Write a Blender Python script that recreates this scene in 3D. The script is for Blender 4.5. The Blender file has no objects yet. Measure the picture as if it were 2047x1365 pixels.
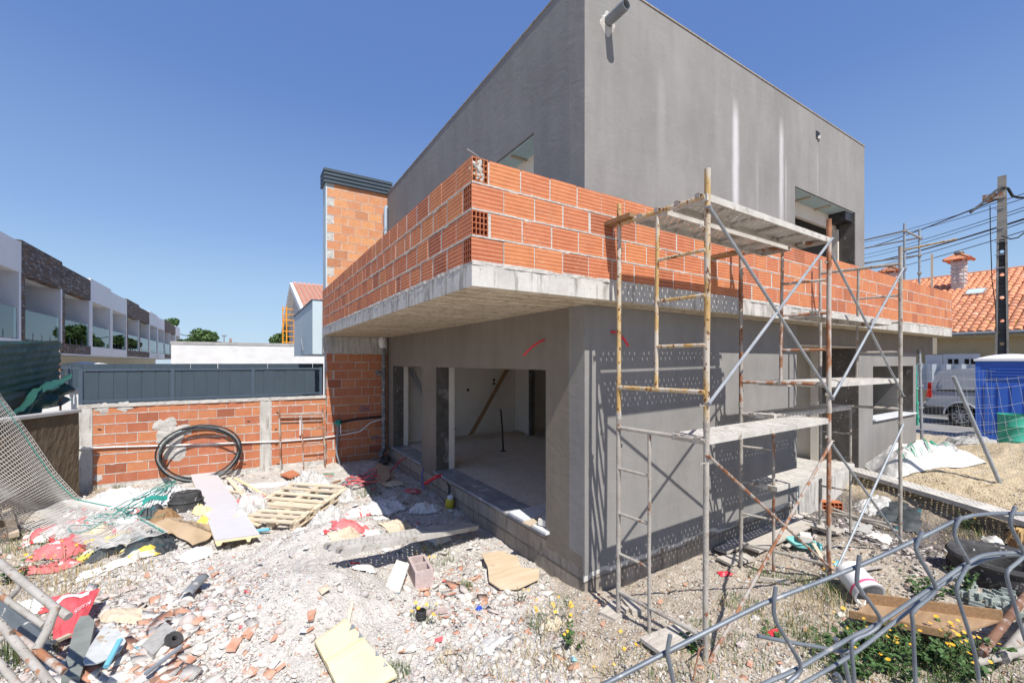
import bpy, math, random
import numpy as np
from mathutils import Vector, Matrix, noise as mnoise
random.seed(7); np.random.seed(7)
C = bpy.context.scene.collection
SC = bpy.context.scene

# ------------------------------------------------------------------ camera
F = 854.7; CU = 1023.5; HV = 724.0; EH = 2.49          # focal length in photo pixels, eye height 2.49 m
AZ = math.radians(57.88); sA, cA = math.sin(AZ), math.cos(AZ)
CX, CY = -2.9922, -3.3504
cd = bpy.data.cameras.new('camera'); cam = bpy.data.objects.new('camera', cd); C.objects.link(cam)
cam.location = (CX, CY, EH); cam.rotation_euler = (math.pi/2, 0, -(math.pi/2-AZ))
cd.sensor_width = 36; cd.lens = F/2047*36; cd.shift_y = 41.5/2047; cd.clip_start = 0.02; cd.clip_end = 2000
SC.camera = cam
# ------------------------------------------------------------------ world, sun
D_SUN = Vector((.113, .723, -1.0)).normalized()
W = bpy.data.worlds.new('World'); SC.world = W; W.use_nodes = True
nt = W.node_tree; bg = nt.nodes['Background']
sk = nt.nodes.new('ShaderNodeTexSky'); sk.sky_type = 'NISHITA'; sk.sun_disc = False
sk.sun_elevation = math.asin(-D_SUN.z); sk.sun_rotation = math.atan2(-D_SUN.x, -D_SUN.y)
sk.altitude = 50; sk.air_density = 1.0; sk.dust_density = 0.25; sk.ozone_density = 1.6
tcw = nt.nodes.new('ShaderNodeTexCoord'); sxw = nt.nodes.new('ShaderNodeSeparateXYZ'); nt.links.new(tcw.outputs['Generated'], sxw.inputs[0])
rw_ = nt.nodes.new('ShaderNodeValToRGB'); e = rw_.color_ramp.elements
e[0].position = 0.0; e[0].color = (2.3, 3.3, 4.5, 1); e[1].position = 1.0; e[1].color = (.45, .95, 2.7, 1)
q = e.new(.15); q.color = (1.92, 2.95, 4.38, 1)
q = e.new(.25); q.color = (1.38, 2.27, 4.1, 1)
q = e.new(.5); q.color = (.72, 1.36, 3.25, 1)
nt.links.new(sxw.outputs[2], rw_.inputs[0])
mw = nt.nodes.new('ShaderNodeMix'); mw.data_type = 'RGBA'; mw.inputs[0].default_value = .85
nt.links.new(sk.outputs[0], mw.inputs[6]); nt.links.new(rw_.outputs[0], mw.inputs[7]); nt.links.new(mw.outputs[2], bg.inputs[0]); bg.inputs[1].default_value = 0.13
sd = bpy.data.lights.new('sun', 'SUN'); sun = bpy.data.objects.new('sun', sd); C.objects.link(sun)
sd.energy = 4.4; sd.angle = math.radians(.5); sd.color = (1.0, .95, .875)
sun.rotation_euler = D_SUN.to_track_quat('-Z', 'Y').to_euler(); sun.location = (0, -20, 40)
SC.view_settings.view_transform = 'Standard'; SC.view_settings.look = 'None'
SC.view_settings.exposure = 0.5; SC.view_settings.gamma = 1.0; SC.view_settings.use_curve_mapping = False
SC.render.engine = 'CYCLES'
SC.cycles.max_bounces = 14; SC.cycles.diffuse_bounces = 10; SC.cycles.transparent_max_bounces = 12

# ------------------------------------------------------------------ measuring helpers (true positions from measured sight lines)
def ray(u, v):
    l = (u-CU)/F
    return Vector((sA*l+cA, -cA*l+sA, -(v-HV)/F))
def PD(u, v, d): return Vector((CX, CY, EH)) + ray(u, v)*d
def PZ(u, v, z=0.0): r = ray(u, v); return PD(u, v, (z-EH)/r.z)
def PX(u, v, x): r = ray(u, v); return PD(u, v, (x-CX)/r.x)
def PY(u, v, y): r = ray(u, v); return PD(u, v, (y-CY)/r.y)

# ------------------------------------------------------------------ mesh builder
class MB:
    def __init__(s): s.v = []; s.f = []
    def add(s, vs, fs):
        n = len(s.v); s.v += [tuple(p) for p in vs]; s.f += [tuple(i+n for i in f) for f in fs]; return s
    def b(s, x0, y0, z0, x1, y1, z1):
        if x0 > x1: x0, x1 = x1, x0
        if y0 > y1: y0, y1 = y1, y0
        if z0 > z1: z0, z1 = z1, z0
        return s.add([(x0,y0,z0),(x1,y0,z0),(x1,y1,z0),(x0,y1,z0),(x0,y0,z1),(x1,y0,z1),(x1,y1,z1),(x0,y1,z1)],
                     [(0,3,2,1),(4,5,6,7),(0,1,5,4),(1,2,6,5),(2,3,7,6),(3,0,4,7)])
    def ob(s, c, X, Y, Z):       # oriented box: centre, half vectors
        c, X, Y, Z = map(Vector, (c, X, Y, Z))
        vs = [c+a*X+b*Y+d*Z for d in (-1,1) for (a,b) in ((-1,-1),(1,-1),(1,1),(-1,1))]
        fs = [(0,3,2,1),(4,5,6,7),(0,1,5,4),(1,2,6,5),(2,3,7,6),(3,0,4,7)]
        if X.cross(Y).dot(Z) < 0: fs = [f[::-1] for f in fs]
        return s.add(vs, fs)
    def rb(s, c, size, rz=0, rx=0, ry=0):
        M = Matrix.Rotation(rz,3,'Z') @ Matrix.Rotation(ry,3,'Y') @ Matrix.Rotation(rx,3,'X')
        return s.ob(c, M@Vector((size[0]/2,0,0)), M@Vector((0,size[1]/2,0)), M@Vector((0,0,size[2]/2)))
    def path(s, pts, r, n=8, caps=True, closed=False):
        pts = [Vector(p) for p in pts]; m = len(pts)
        rs = r if isinstance(r, (list, tuple)) else [r]*m
        up = None; rings = []
        for i, p in enumerate(pts):
            if closed: t = pts[(i+1) % m]-pts[i-1]
            else: t = pts[min(i+1, m-1)]-pts[max(i-1, 0)]
            t.normalize()
            if up is None:
                up = Vector((0,0,1)) if abs(t.z) < .9 else Vector((1,0,0))
            up = (up - t*up.dot(t)).normalized(); sd_ = t.cross(up)
            rings.append([p+(up*math.cos(2*math.pi*k/n)+sd_*math.sin(2*math.pi*k/n))*rs[i] for k in range(n)])
        vs = [q for R in rings for q in R]; fs = []
        for i in range(m if closed else m-1):
            j = (i+1) % m
            for k in range(n):
                k2 = (k+1) % n
                fs.append((i*n+k, i*n+k2, j*n+k2, j*n+k))
        if caps and not closed:
            fs.append(tuple(range(n))[::-1]); fs.append(tuple((m-1)*n+k for k in range(n)))
        return s.add(vs, fs)
    def tube(s, a, b, r, n=10, caps=True): return s.path([a, b], r, n, caps)
    def hollow(s, a, b, r, t=.005, n=16):
        a, b = Vector(a), Vector(b); T = (b-a).normalized()
        up = Vector((0,0,1)) if abs(T.z) < .9 else Vector((1,0,0)); up = (up-T*up.dot(T)).normalized(); sd_ = T.cross(up)
        vs = []
        for p, q in ((a, r), (b, r), (b, r-t), (a, r-t)):
            vs += [p+(up*math.cos(2*math.pi*k/n)+sd_*math.sin(2*math.pi*k/n))*q for k in range(n)]
        fs = []
        for i in range(4):
            j = (i+1) % 4
            for k in range(n): fs.append((i*n+k, i*n+(k+1)%n, j*n+(k+1)%n, j*n+k))
        return s.add(vs, fs)
    def prism(s, poly, z0, z1, M=None):   # poly in xy (ccw), extruded in z; optional 4x4
        n = len(poly)
        vs = [Vector((p[0],p[1],z0)) for p in poly]+[Vector((p[0],p[1],z1)) for p in poly]
        if M: vs = [M@q for q in vs]
        fs = [tuple(range(n))[::-1], tuple(range(n,2*n))]+[(i,(i+1)%n,n+(i+1)%n,n+i) for i in range(n)]
        return s.add(vs, fs)
    def grid(s, nu, nv, fn):
        vs = [fn(i/nu, j/nv) for j in range(nv+1) for i in range(nu+1)]
        fs = [(j*(nu+1)+i, j*(nu+1)+i+1, (j+1)*(nu+1)+i+1, (j+1)*(nu+1)+i) for j in range(nv) for i in range(nu)]
        return s.add(vs, fs)
    def lathe(s, prof, n=24, c=(0,0,0), M=None):
        vs = []
        for r, z in prof:
            for k in range(n):
                a = 2*math.pi*k/n; q = Vector((r*math.cos(a), r*math.sin(a), z))
                if M: q = M@q
                vs.append(q+Vector(c))
        fs = [(i*n+k, i*n+(k+1)%n, (i+1)*n+(k+1)%n, (i+1)*n+k) for i in range(len(prof)-1) for k in range(n)]
        return s.add(vs, fs)

ORG = {}
def setp(o, label=None, cat=None, group=None, kind=None):
    if label: o['label'] = label
    if cat: o['category'] = cat
    if group: o['group'] = group
    if kind: o['kind'] = kind
    return o
def mesh_of(name, mb, mat, org=(0,0,0), smooth=False, ang=35):
    me = bpy.data.meshes.new(name); a = Vector(org)
    me.from_pydata([(p[0]-a.x, p[1]-a.y, p[2]-a.z) for p in mb.v], [], mb.f)
    for m in (mat if isinstance(mat, (list, tuple)) else [mat]): me.materials.append(m)
    if smooth:
        me.shade_smooth(); me.set_sharp_from_angle(angle=math.radians(ang))
    me.update(); return me
def link(name, me, org, parent=None):
    o = bpy.data.objects.new(name, me); C.objects.link(o); org = Vector(org)
    ORG[o.name] = org.copy()
    if parent is not None:
        o.parent = parent; o.location = org-ORG[parent.name]
    else: o.location = org
    return o
def obj(name, mb, mat, parent=None, smooth=False, org=None, ang=35, **k):
    if org is None:
        if parent is not None: org = ORG[parent.name]
        else:
            A = np.array(mb.v); org = ((A[:,0].min()+A[:,0].max())/2, (A[:,1].min()+A[:,1].max())/2, A[:,2].min())
    o = link(name, mesh_of(name, mb, mat, org, smooth, ang), org, parent)
    return setp(o, **k)
def thing(name, loc, label, cat, group=None, kind=None):
    o = link(name, None, loc); o.empty_display_size = .1
    return setp(o, label, cat, group, kind)
def copy_tree(o, delta, label=None, parent=None, rz=None):
    c = o.copy(); C.objects.link(c)
    if parent is not None: c.parent = parent
    else:
        c.location = Vector(o.location)+Vector(delta)
        if rz is not None: c.rotation_euler.z = rz
        if label: c['label'] = label
    ORG[c.name] = ORG[o.name]+Vector(delta)
    for ch in [q for q in ALLCH(o)]: copy_tree(ch, delta, parent=c)
    return c
def ALLCH(o): return [q for q in C.objects if q.parent == o]

# ------------------------------------------------------------------ materials
def ramp(nt, fac, stops):
    r = nt.nodes.new('ShaderNodeValToRGB'); e = r.color_ramp.elements
    while len(e) > 1: e.remove(e[-1])
    e[0].position = stops[0][0]; e[0].color = (*stops[0][1], 1)
    for p, c in stops[1:]:
        q = e.new(p); q.color = (*c, 1)
    nt.links.new(fac, r.inputs[0]); return r.outputs[0]
def tex_noise(nt, vec, scale, detail=4, rough=.55, dist=0):
    n = nt.nodes.new('ShaderNodeTexNoise'); n.inputs['Scale'].default_value = scale
    n.inputs['Detail'].default_value = detail; n.inputs['Roughness'].default_value = rough; n.inputs['Distortion'].default_value = dist
    nt.links.new(vec, n.inputs['Vector']); return n.outputs['Fac']
def mixc(nt, f, a, b, mode='MIX'):
    m = nt.nodes.new('ShaderNodeMix'); m.data_type = 'RGBA'; m.blend_type = mode
    for i, x in ((0, f), (6, a), (7, b)):
        if isinstance(x, (int, float)): m.inputs[i].default_value = x
        elif isinstance(x, tuple): m.inputs[i].default_value = (*x, 1)
        else: nt.links.new(x, m.inputs[i])
    return m.outputs[2]
def mth(nt, op, a, b=0.0, c=0.0):
    m = nt.nodes.new('ShaderNodeMath'); m.operation = op
    for i, x in enumerate((a, b, c)):
        if isinstance(x, (int, float)): m.inputs[i].default_value = x
        else: nt.links.new(x, m.inputs[i])
    return m.outputs[0]
def base_mat(name, shift=True):
    m = bpy.data.materials.new(name); m.use_nodes = True; nt = m.node_tree
    bs = nt.nodes['Principled BSDF']; tc = nt.nodes.new('ShaderNodeTexCoord'); vec = tc.outputs['Object']
    oi = nt.nodes.new('ShaderNodeObjectInfo')
    if shift:
        cb = nt.nodes.new('ShaderNodeVectorMath'); cb.operation = 'ADD'
        sc = nt.nodes.new('ShaderNodeVectorMath'); sc.operation = 'SCALE'; sc.inputs[0].default_value = (37, 53, 71)
        nt.links.new(oi.outputs['Random'], sc.inputs['Scale'])
        nt.links.new(vec, cb.inputs[0]); nt.links.new(sc.outputs[0], cb.inputs[1]); vec2 = cb.outputs[0]
    else: vec2 = vec
    return m, nt, bs, vec, vec2, oi.outputs['Random']
def stretch(nt, vec, s):
    mp = nt.nodes.new('ShaderNodeMapping'); mp.inputs['Scale'].default_value = s
    nt.links.new(vec, mp.inputs[0]); return mp.outputs[0]
def bump(nt, bs, h, strength=.3, dist=.01, prev=None):
    b = nt.nodes.new('ShaderNodeBump'); b.inputs['Strength'].default_value = strength; b.inputs['Distance'].default_value = dist
    nt.links.new(h, b.inputs['Height'])
    if prev is not None: nt.links.new(prev, b.inputs['Normal'])
    nt.links.new(b.outputs[0], bs.inputs['Normal']); return b.outputs[0]
def mk(name, c1, c2=None, scale=6, rough=.8, metal=0, bmp=.25, bscale=None, bdist=.004, spots=None, spots2=None,
       st=(1,1,1), rand=0, detail=5, spec=.35, shift=True, lo=.3, hi=.7):
    """two-tone noise colour + optional spots [(colour, scale, threshold, softness, stretch)] + bump"""
    m, nt, bs, vec, v2, rnd = base_mat(name, shift)
    c2 = c2 or tuple(min(1, x*1.25) for x in c1)
    n = tex_noise(nt, stretch(nt, v2, st), scale, detail)
    col = ramp(nt, n, [(lo, c1), (hi, c2)])
    for sp in (spots, spots2):
        if sp:
            sc_, th, so = sp[1], sp[2], sp[3]
            nn = tex_noise(nt, stretch(nt, v2, sp[4] if len(sp) > 4 else (1,1,1)), sc_, 6, .6)
            fac = ramp(nt, nn, [(th, (0,0,0)), (th+so, (1,1,1))])
            col = mixc(nt, fac, col, sp[0])
    if rand:
        hs = nt.nodes.new('ShaderNodeHueSaturation'); nt.links.new(col, hs.inputs['Color'])
        nt.links.new(mth(nt, 'MULTIPLY_ADD', rnd, rand*2, 1-rand), hs.inputs['Value']); col = hs.outputs[0]
    nt.links.new(col, bs.inputs['Base Color'])
    bs.inputs['Roughness'].default_value = rough; bs.inputs['Metallic'].default_value = metal
    bs.inputs['Specular IOR Level'].default_value = spec
    if bmp:
        bn = tex_noise(nt, stretch(nt, v2, st), bscale or scale*6, 5, .6)
        bump(nt, bs, bn, bmp, bdist)
    return m

def brick_mat(name, base, alt, band, ribs=True, ribw=.0335):
    # fired clay, each brick with its own shade
    m, nt, bs, vec, v2, rnd = base_mat(name)
    n = tex_noise(nt, v2, 9, 5)
    col = ramp(nt, n, [(.3, base), (.7, alt)])
    hs = nt.nodes.new('ShaderNodeHueSaturation'); nt.links.new(col, hs.inputs['Color'])
    rr = ramp(nt, rnd, [(0, (.64,)*3), (.09, (.78,)*3), (.16, (.94,)*3), (1, (1.09,)*3)])
    nt.links.new(rr, hs.inputs['Value'])
    nt.links.new(mth(nt, 'MULTIPLY_ADD', rnd, .014, .492), hs.inputs['Hue'])
    col = hs.outputs[0]
    sx = nt.nodes.new('ShaderNodeSeparateXYZ'); nt.links.new(vec, sx.inputs[0])
    ph = mth(nt, 'MULTIPLY', sx.outputs[2], 2*math.pi/ribw)
    wv = mth(nt, 'SINE', ph)
    if ribs:
        f = ramp(nt, wv, [(.30, (0,0,0)), (.75, (1,1,1))])
        nb = tex_noise(nt, stretch(nt, v2, (3, 3, 60)), 5, 3)
        f = mixc(nt, .7, f, ramp(nt, nb, [(.4,(0,0,0)),(.7,(1,1,1))]), 'MULTIPLY')
        f2 = mth(nt, 'MULTIPLY', f, .8)
        col = mixc(nt, f2, col, band)
    # fine extrusion lines and mortar smears
    ln = tex_noise(nt, stretch(nt, v2, (1, 1, 40)), 9, 4, .7)
    col = mixc(nt, ramp(nt, ln, [(.62,(0,0,0)),(.7,(.55,)*3)]), col, tuple(x*.55 for x in base))
    sm = tex_noise(nt, stretch(nt, v2, (1, 1, 1.6)), 60, 8, .8)
    sm2 = tex_noise(nt, v2, 4, 2)
    smf = mth(nt, 'MULTIPLY', ramp(nt, sm, [(.55,(0,0,0)),(.63,(1,1,1))]), ramp(nt, sm2, [(.5,(.12,.12,.12)),(.66,(1,1,1))]))
    col = mixc(nt, mth(nt, 'MULTIPLY', smf, .8), col, (.50,.44,.39))
    nt.links.new(col, bs.inputs['Base Color']); bs.inputs['Roughness'].default_value = .75
    bs.inputs['Specular IOR Level'].default_value = .25
    h = mth(nt, 'ADD', mth(nt, 'MULTIPLY', wv, .5 if ribs else 0.0), mth(nt, 'MULTIPLY', ln, .9))
    bump(nt, bs, h, .5, .004)
    return m

def plaster_mat(name, c1, c2, blotch=.5, streaks=None):
    m, nt, bs, vec, v2, rnd = base_mat(name, False)
    n = tex_noise(nt, vec, .9, 6, .6); n2 = tex_noise(nt, stretch(nt, vec, (2.2,2.2,.5)), 1.6, 6, .65)
    a = mth(nt, 'MULTIPLY_ADD', n, .5, mth(nt, 'MULTIPLY', n2, .5))
    col = ramp(nt, a, [(.33, c1), (.5, tuple((x+y)/2 for x, y in zip(c1, c2))), (.66, c2)])
    fine = tex_noise(nt, vec, 60, 5, .7)
    col = mixc(nt, .22, col, ramp(nt, fine, [(.3,(.45,)*3),(.7,(1.0,)*3)]), 'MULTIPLY')
    # trowel sweeps
    tr = tex_noise(nt, stretch(nt, vec, (1,1,1.6)), 3.2, 3, .5, 1.6)
    if streaks:      # lime runs: list of (axis, centre, half width, z top, z bottom)
        sx = nt.nodes.new('ShaderNodeSeparateXYZ'); nt.links.new(vec, sx.inputs[0])
        wob = mth(nt, 'MULTIPLY_ADD', tex_noise(nt, vec, 2, 3), .06, -.03)
        X = mth(nt, 'ADD', sx.outputs[0], wob); Z = sx.outputs[2]
        for (cx, hw, zt, zb, op) in streaks:
            d = mth(nt, 'DIVIDE', mth(nt, 'ABSOLUTE', mth(nt, 'SUBTRACT', X, cx)), hw)
            fx = ramp(nt, d, [(.25,(1,1,1)),(1.0,(0,0,0))])
            mr = nt.nodes.new('ShaderNodeMapRange'); nt.links.new(Z, mr.inputs[0])
            mr.inputs[1].default_value = zt; mr.inputs[2].default_value = zt-.35
            mr2 = nt.nodes.new('ShaderNodeMapRange'); nt.links.new(Z, mr2.inputs[0])
            mr2.inputs[1].default_value = zb-.2; mr2.inputs[2].default_value = zb+.9
            f = mth(nt, 'MULTIPLY', mth(nt, 'MULTIPLY', fx, mr.outputs[0]), mth(nt, 'MULTIPLY', mr2.outputs[0], op))
            col = mixc(nt, f, col, (.62,.61,.62))
    nt.links.new(col, bs.inputs['Base Color']); bs.inputs['Roughness'].default_value = .9
    bs.inputs['Specular IOR Level'].default_value = .2
    b1 = bump(nt, bs, tr, .22, .02)
    bump(nt, bs, fine, .35, .004, b1)
    return m

def concrete_mat(name, c1, c2, dark, boards=None, pits=True):
    m, nt, bs, vec, v2, rnd = base_mat(name, False)
    a = tex_noise(nt, vec, 2.2, 8, .65); col = ramp(nt, a, [(.3, c1), (.68, c2)])
    st_ = tex_noise(nt, stretch(nt, vec, (5,5,.7)), 3.0, 6, .7)
    col = mixc(nt, ramp(nt, st_, [(.50,(0,0,0)),(.66,(.8,)*3)]), col, dark)
    h = tex_noise(nt, vec, 28, 6, .7)
    if pits:
        vo = nt.nodes.new('ShaderNodeTexVoronoi'); vo.inputs['Scale'].default_value = 22; nt.links.new(stretch(nt, vec, (1,1,1.3)), vo.inputs['Vector'])
        pf = mth(nt, 'MULTIPLY', ramp(nt, vo.outputs['Distance'], [(.06,(1,1,1)),(.16,(0,0,0))]), ramp(nt, tex_noise(nt, vec, 3.1, 3), [(.5,(0,0,0)),(.6,(1,1,1))]))
        col = mixc(nt, mth(nt,'MULTIPLY',pf,.8), col, tuple(x*.3 for x in dark)); h = mth(nt, 'SUBTRACT', h, pf)
    if boards:
        ax, w = boards
        sx = nt.nodes.new('ShaderNodeSeparateXYZ'); nt.links.new(vec, sx.inputs[0])
        fr = mth(nt, 'FRACT', mth(nt, 'DIVIDE', mth(nt, 'ADD', sx.outputs[ax], mth(nt,'MULTIPLY',tex_noise(nt,vec,1.3,3),.012)), w))
        ln = ramp(nt, mth(nt, 'ABSOLUTE', mth(nt, 'SUBTRACT', fr, .5)), [(.40,(0,0,0)),(.49,(1,1,1))])
        ln = mth(nt, 'MULTIPLY', ln, ramp(nt, tex_noise(nt, stretch(nt, vec, (.6,.6,.6)), 5, 5), [(.32,(0,0,0)),(.5,(1,1,1))]))
        col = mixc(nt, mth(nt,'MULTIPLY',ln,.95), col, dark)
        bd = mth(nt, 'FRACT', mth(nt, 'MULTIPLY', mth(nt, 'FLOOR', mth(nt, 'DIVIDE', sx.outputs[ax], w)), .618))
        col = mixc(nt, .35, col, ramp(nt, bd, [(0,(.62,.58,.52)),(1,(1,1,1))]), 'MULTIPLY')
        h = mth(nt, 'ADD', h, mth(nt, 'MULTIPLY', ln, 1.2))
    nt.links.new(col, bs.inputs['Base Color']); bs.inputs['Roughness'].default_value = .88
    bs.inputs['Specular IOR Level'].default_value = .2
    bump(nt, bs, h, .5, .008)
    return m

M = {}
M['brick'] = brick_mat('ribbed_clay_brick', (.43,.135,.060), (.52,.18,.080), (.68,.36,.20))
M['brick_cell'] = brick_mat('clay_brick_end', (.34,.11,.05), (.42,.145,.065), (.6,.3,.16), ribs=False)
M['brick_pale'] = brick_mat('chimney_clay_brick', (.52,.22,.10), (.60,.28,.135), (.66,.38,.21))
M['brick_smooth'] = brick_mat('smooth_clay_brick', (.44,.155,.075), (.50,.195,.10), (.6,.24,.12), ribs=False)
M['brick_in'] = mk('brick_hole_clay', (.42,.12,.05), (.5,.16,.07), 20)
M['mortar'] = mk('mortar', (.42,.40,.37), (.58,.555,.52), 14, .95, bmp=.9, bscale=45, bdist=.012)
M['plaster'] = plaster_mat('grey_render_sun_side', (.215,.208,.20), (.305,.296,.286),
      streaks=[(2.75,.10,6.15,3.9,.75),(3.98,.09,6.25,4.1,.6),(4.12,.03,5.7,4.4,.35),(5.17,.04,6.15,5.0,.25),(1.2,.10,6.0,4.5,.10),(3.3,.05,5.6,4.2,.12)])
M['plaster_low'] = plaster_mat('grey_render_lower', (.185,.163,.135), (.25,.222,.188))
M['stipple'] = mk('shade_toned_render_splashed', (.075,.068,.062), (.13,.118,.105), 5, .8, bmp=.7, bscale=60, spots=((.55,.54,.53), 34, .655, .02, (1,1,.55)), shift=False, spots2=((.3,.29,.28),2.2,.60,.1))  # base darkened to carry the shade of the reveals; pale spots are splashes
M['whiteplaster'] = mk('white_gypsum', (.66,.605,.53), (.72,.67,.60), 3, .9, bmp=.2)
M['interior'] = mk('interior_render', (.58,.55,.50), (.68,.65,.60), 1.5, .9, bmp=.2)
M['concrete'] = concrete_mat('board_marked_concrete', (.40,.385,.36), (.60,.585,.55), (.20,.18,.155))
M['soffit'] = concrete_mat('slab_soffit_boards', (.50,.43,.32), (.66,.59,.47), (.17,.115,.06), boards=(1,.2), pits=False)
M['foundation'] = concrete_mat('foundation_concrete', (.30,.265,.225), (.42,.375,.325), (.17,.145,.12), boards=(2,.21))
M['floor'] = concrete_mat('dusty_floor', (.56,.525,.48), (.68,.645,.595), (.42,.39,.36), pits=False)
M['marble'] = mk('grey_marble', (.16,.18,.22), (.36,.40,.45), 7, .4, bmp=.05, st=(1,.4,1), shift=False, spots=((.55,.54,.52), 5, .56, .1))
M['whitestone'] = mk('white_marble_dusty', (.55,.58,.62), (.70,.72,.75), 3, .5, bmp=.1)
M['wood'] = mk('weathered_wood', (.42,.34,.25), (.58,.49,.38), 5, .8, bmp=.5, st=(1,12,12), bdist=.004)
M['wood_x'] = mk('planks_grey_wood', (.40,.36,.31), (.55,.51,.46), 4, .85, bmp=.5, st=(1,14,14), bdist=.004, spots=((.62,.6,.57), 9, .6, .1))
M['wood_brown'] = mk('brown_wood', (.22,.13,.065), (.34,.21,.11), 4, .7, bmp=.4, st=(1,12,12))
M['pine'] = mk('pale_pine', (.56,.46,.33), (.68,.59,.46), 5, .8, bmp=.3, st=(1,10,10), rand=.1)
M['pvc'] = mk('grey_pvc', (.17,.19,.21), (.25,.27,.29), 4, .45, bmp=.1, spots=((.5,.48,.45), 12, .62, .08))
M['pvc_dirty'] = mk('grey_pvc_mortar_splashed', (.12,.13,.145), (.20,.21,.22), 5, .7, bmp=.4, spots=((.42,.40,.37), 14, .56, .06))
M['bluegrey_pipe'] = mk('blue_grey_pipe', (.26,.32,.40), (.32,.38,.46), 3, .4, bmp=.05)
M['black'] = mk('black_plastic', (.018,.018,.02), (.04,.04,.042), 6, .5, bmp=.1, spots=((.25,.24,.23), 8, .66, .1))
M['red'] = mk('red_conduit', (.60,.03,.05), (.70,.05,.07), 6, .4, bmp=.1)
M['redbag'] = mk('red_printed_sack', (.56,.10,.11), (.66,.20,.20), 4, .6, bmp=.5, bscale=22, bdist=.01, spots=((.72,.68,.66), 5.5, .57, .03))
M['redbag2'] = mk('red_sack_paper', (.60,.07,.085), (.68,.13,.14), 3, .6, bmp=.4, bscale=14, bdist=.01)
M['white'] = mk('white_plastic', (.72,.72,.72), (.80,.80,.80), 3, .5, bmp=.2, spots=((.5,.47,.42), 5, .66, .12))
M['whitebag'] = mk('white_woven_bag', (.56,.55,.53), (.70,.69,.67), 3, .75, bmp=.6, bscale=14, bdist=.02)
M['green'] = mk('green_strap', (.03,.30,.18), (.06,.40,.26), 6, .5)
M['teal'] = mk('teal_rope', (.02,.24,.20), (.05,.36,.30), 6, .6)
M['blue'] = mk('blue_plastic', (.02,.06,.45), (.03,.09,.55), 3, .4)
M['cyan'] = mk('cyan_plastic', (.12,.38,.52), (.20,.48,.60), 3, .4)
M['cardboard'] = mk('cardboard', (.40,.29,.18), (.50,.38,.25), 3, .85, bmp=.2)
M['yellow'] = mk('yellow_plastic', (.62,.48,.04), (.7,.58,.10), 4, .5)
M['cream'] = mk('cream_insulation_foam', (.72,.60,.33), (.78,.68,.42), 3, .85, bmp=.2)
M['panel'] = mk('lilac_white_metal_panel', (.56,.55,.57), (.63,.62,.64), 2, .45, bmp=.05, st=(1,8,1), spots=((.48,.45,.42), 6, .62, .15))
M['tarp'] = mk('white_tarp', (.56,.555,.55), (.70,.70,.69), 2, .6, bmp=.6, bscale=9, bdist=.03)
M['block_grey'] = mk('grey_concrete_block', (.30,.295,.28), (.42,.41,.39), 30, .95, bmp=.8, bscale=90)
M['block_pink'] = mk('pinkish_concrete_block', (.42,.33,.31), (.54,.44,.42), 30, .95, bmp=.8, bscale=90)
M['rust'] = mk('rusty_steel', (.20,.085,.045), (.36,.17,.09), 10, .85, bmp=.6, bscale=60, spots=((.40,.365,.33), 9, .46, .07, (1,1,.4)), rand=.1)
M['scaf_yellow'] = mk('worn_yellow_paint_tube', (.40,.25,.09), (.52,.36,.16), 6, .75, bmp=.7, bscale=50, spots=((.50,.45,.38), 10, .46, .12, (1,1,.4)), spots2=((.15,.06,.03), 34, .575, .04, (1,1,.6)), rand=.06)
M['scaf_grey'] = mk('mortar_coated_tube', (.27,.245,.215), (.42,.39,.35), 9, .9, bmp=1, bscale=45, bdist=.006, spots=((.20,.10,.055), 13, .60, .07, (1,1,.5)), rand=.08)
M['galv'] = mk('galvanised_tube', (.26,.285,.31), (.38,.41,.44), 8, .5, metal=.3, bmp=.3, spots=((.40,.36,.33), 12, .62, .06))
M['wire'] = mk('galvanised_fence_wire', (.135,.155,.18), (.22,.245,.27), 30, .55, metal=.4, bmp=.3, bscale=200, bdist=.001, spots=((.34,.33,.32), 60, .62, .06))
M['plankm'] = mk('mortar_covered_steel_plank', (.42,.40,.37), (.58,.56,.52), 5, .9, bmp=.7, bscale=40, bdist=.005, spots=((.26,.22,.18), 9, .60, .08))
M['anthracite'] = mk('anthracite_cladding', (.045,.065,.085), (.055,.078,.10), 2, .5, bmp=.02)
M['anthracite2'] = mk('anthracite_rail', (.06,.085,.115), (.07,.095,.13), 2, .45, bmp=.02)
M['whitewall'] = mk('white_painted_wall', (.60,.60,.60), (.69,.69,.685), 2, .85, bmp=.6, bscale=4, bdist=.03)
M['white_house'] = mk('white_house_paint', (.70,.71,.73), (.74,.75,.77), 1, .8, bmp=.05)
M['bluewall'] = mk('pale_blue_render', (.44,.53,.58), (.50,.59,.64), 1.4, .85, bmp=.2)
M['greycap'] = mk('grey_wall_cap', (.28,.28,.28), (.42,.41,.40), 4, .9)
M['stuccowall'] = mk('shade_dark_stained_render', (.085,.064,.042), (.16,.125,.085), 3, .92, bmp=.8, bscale=20, bdist=.01, st=(1,1,.5), spots=((.08,.06,.045), 5, .58, .15, (1,1,.5)))  # base tone darkened to hold the wall's shade; stretched spots are stains
M['net'] = None
M['spray'] = mk('blue_spray_paint', (.01,.10,.28), (.02,.14,.34), 8, .7, bmp=0)
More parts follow.
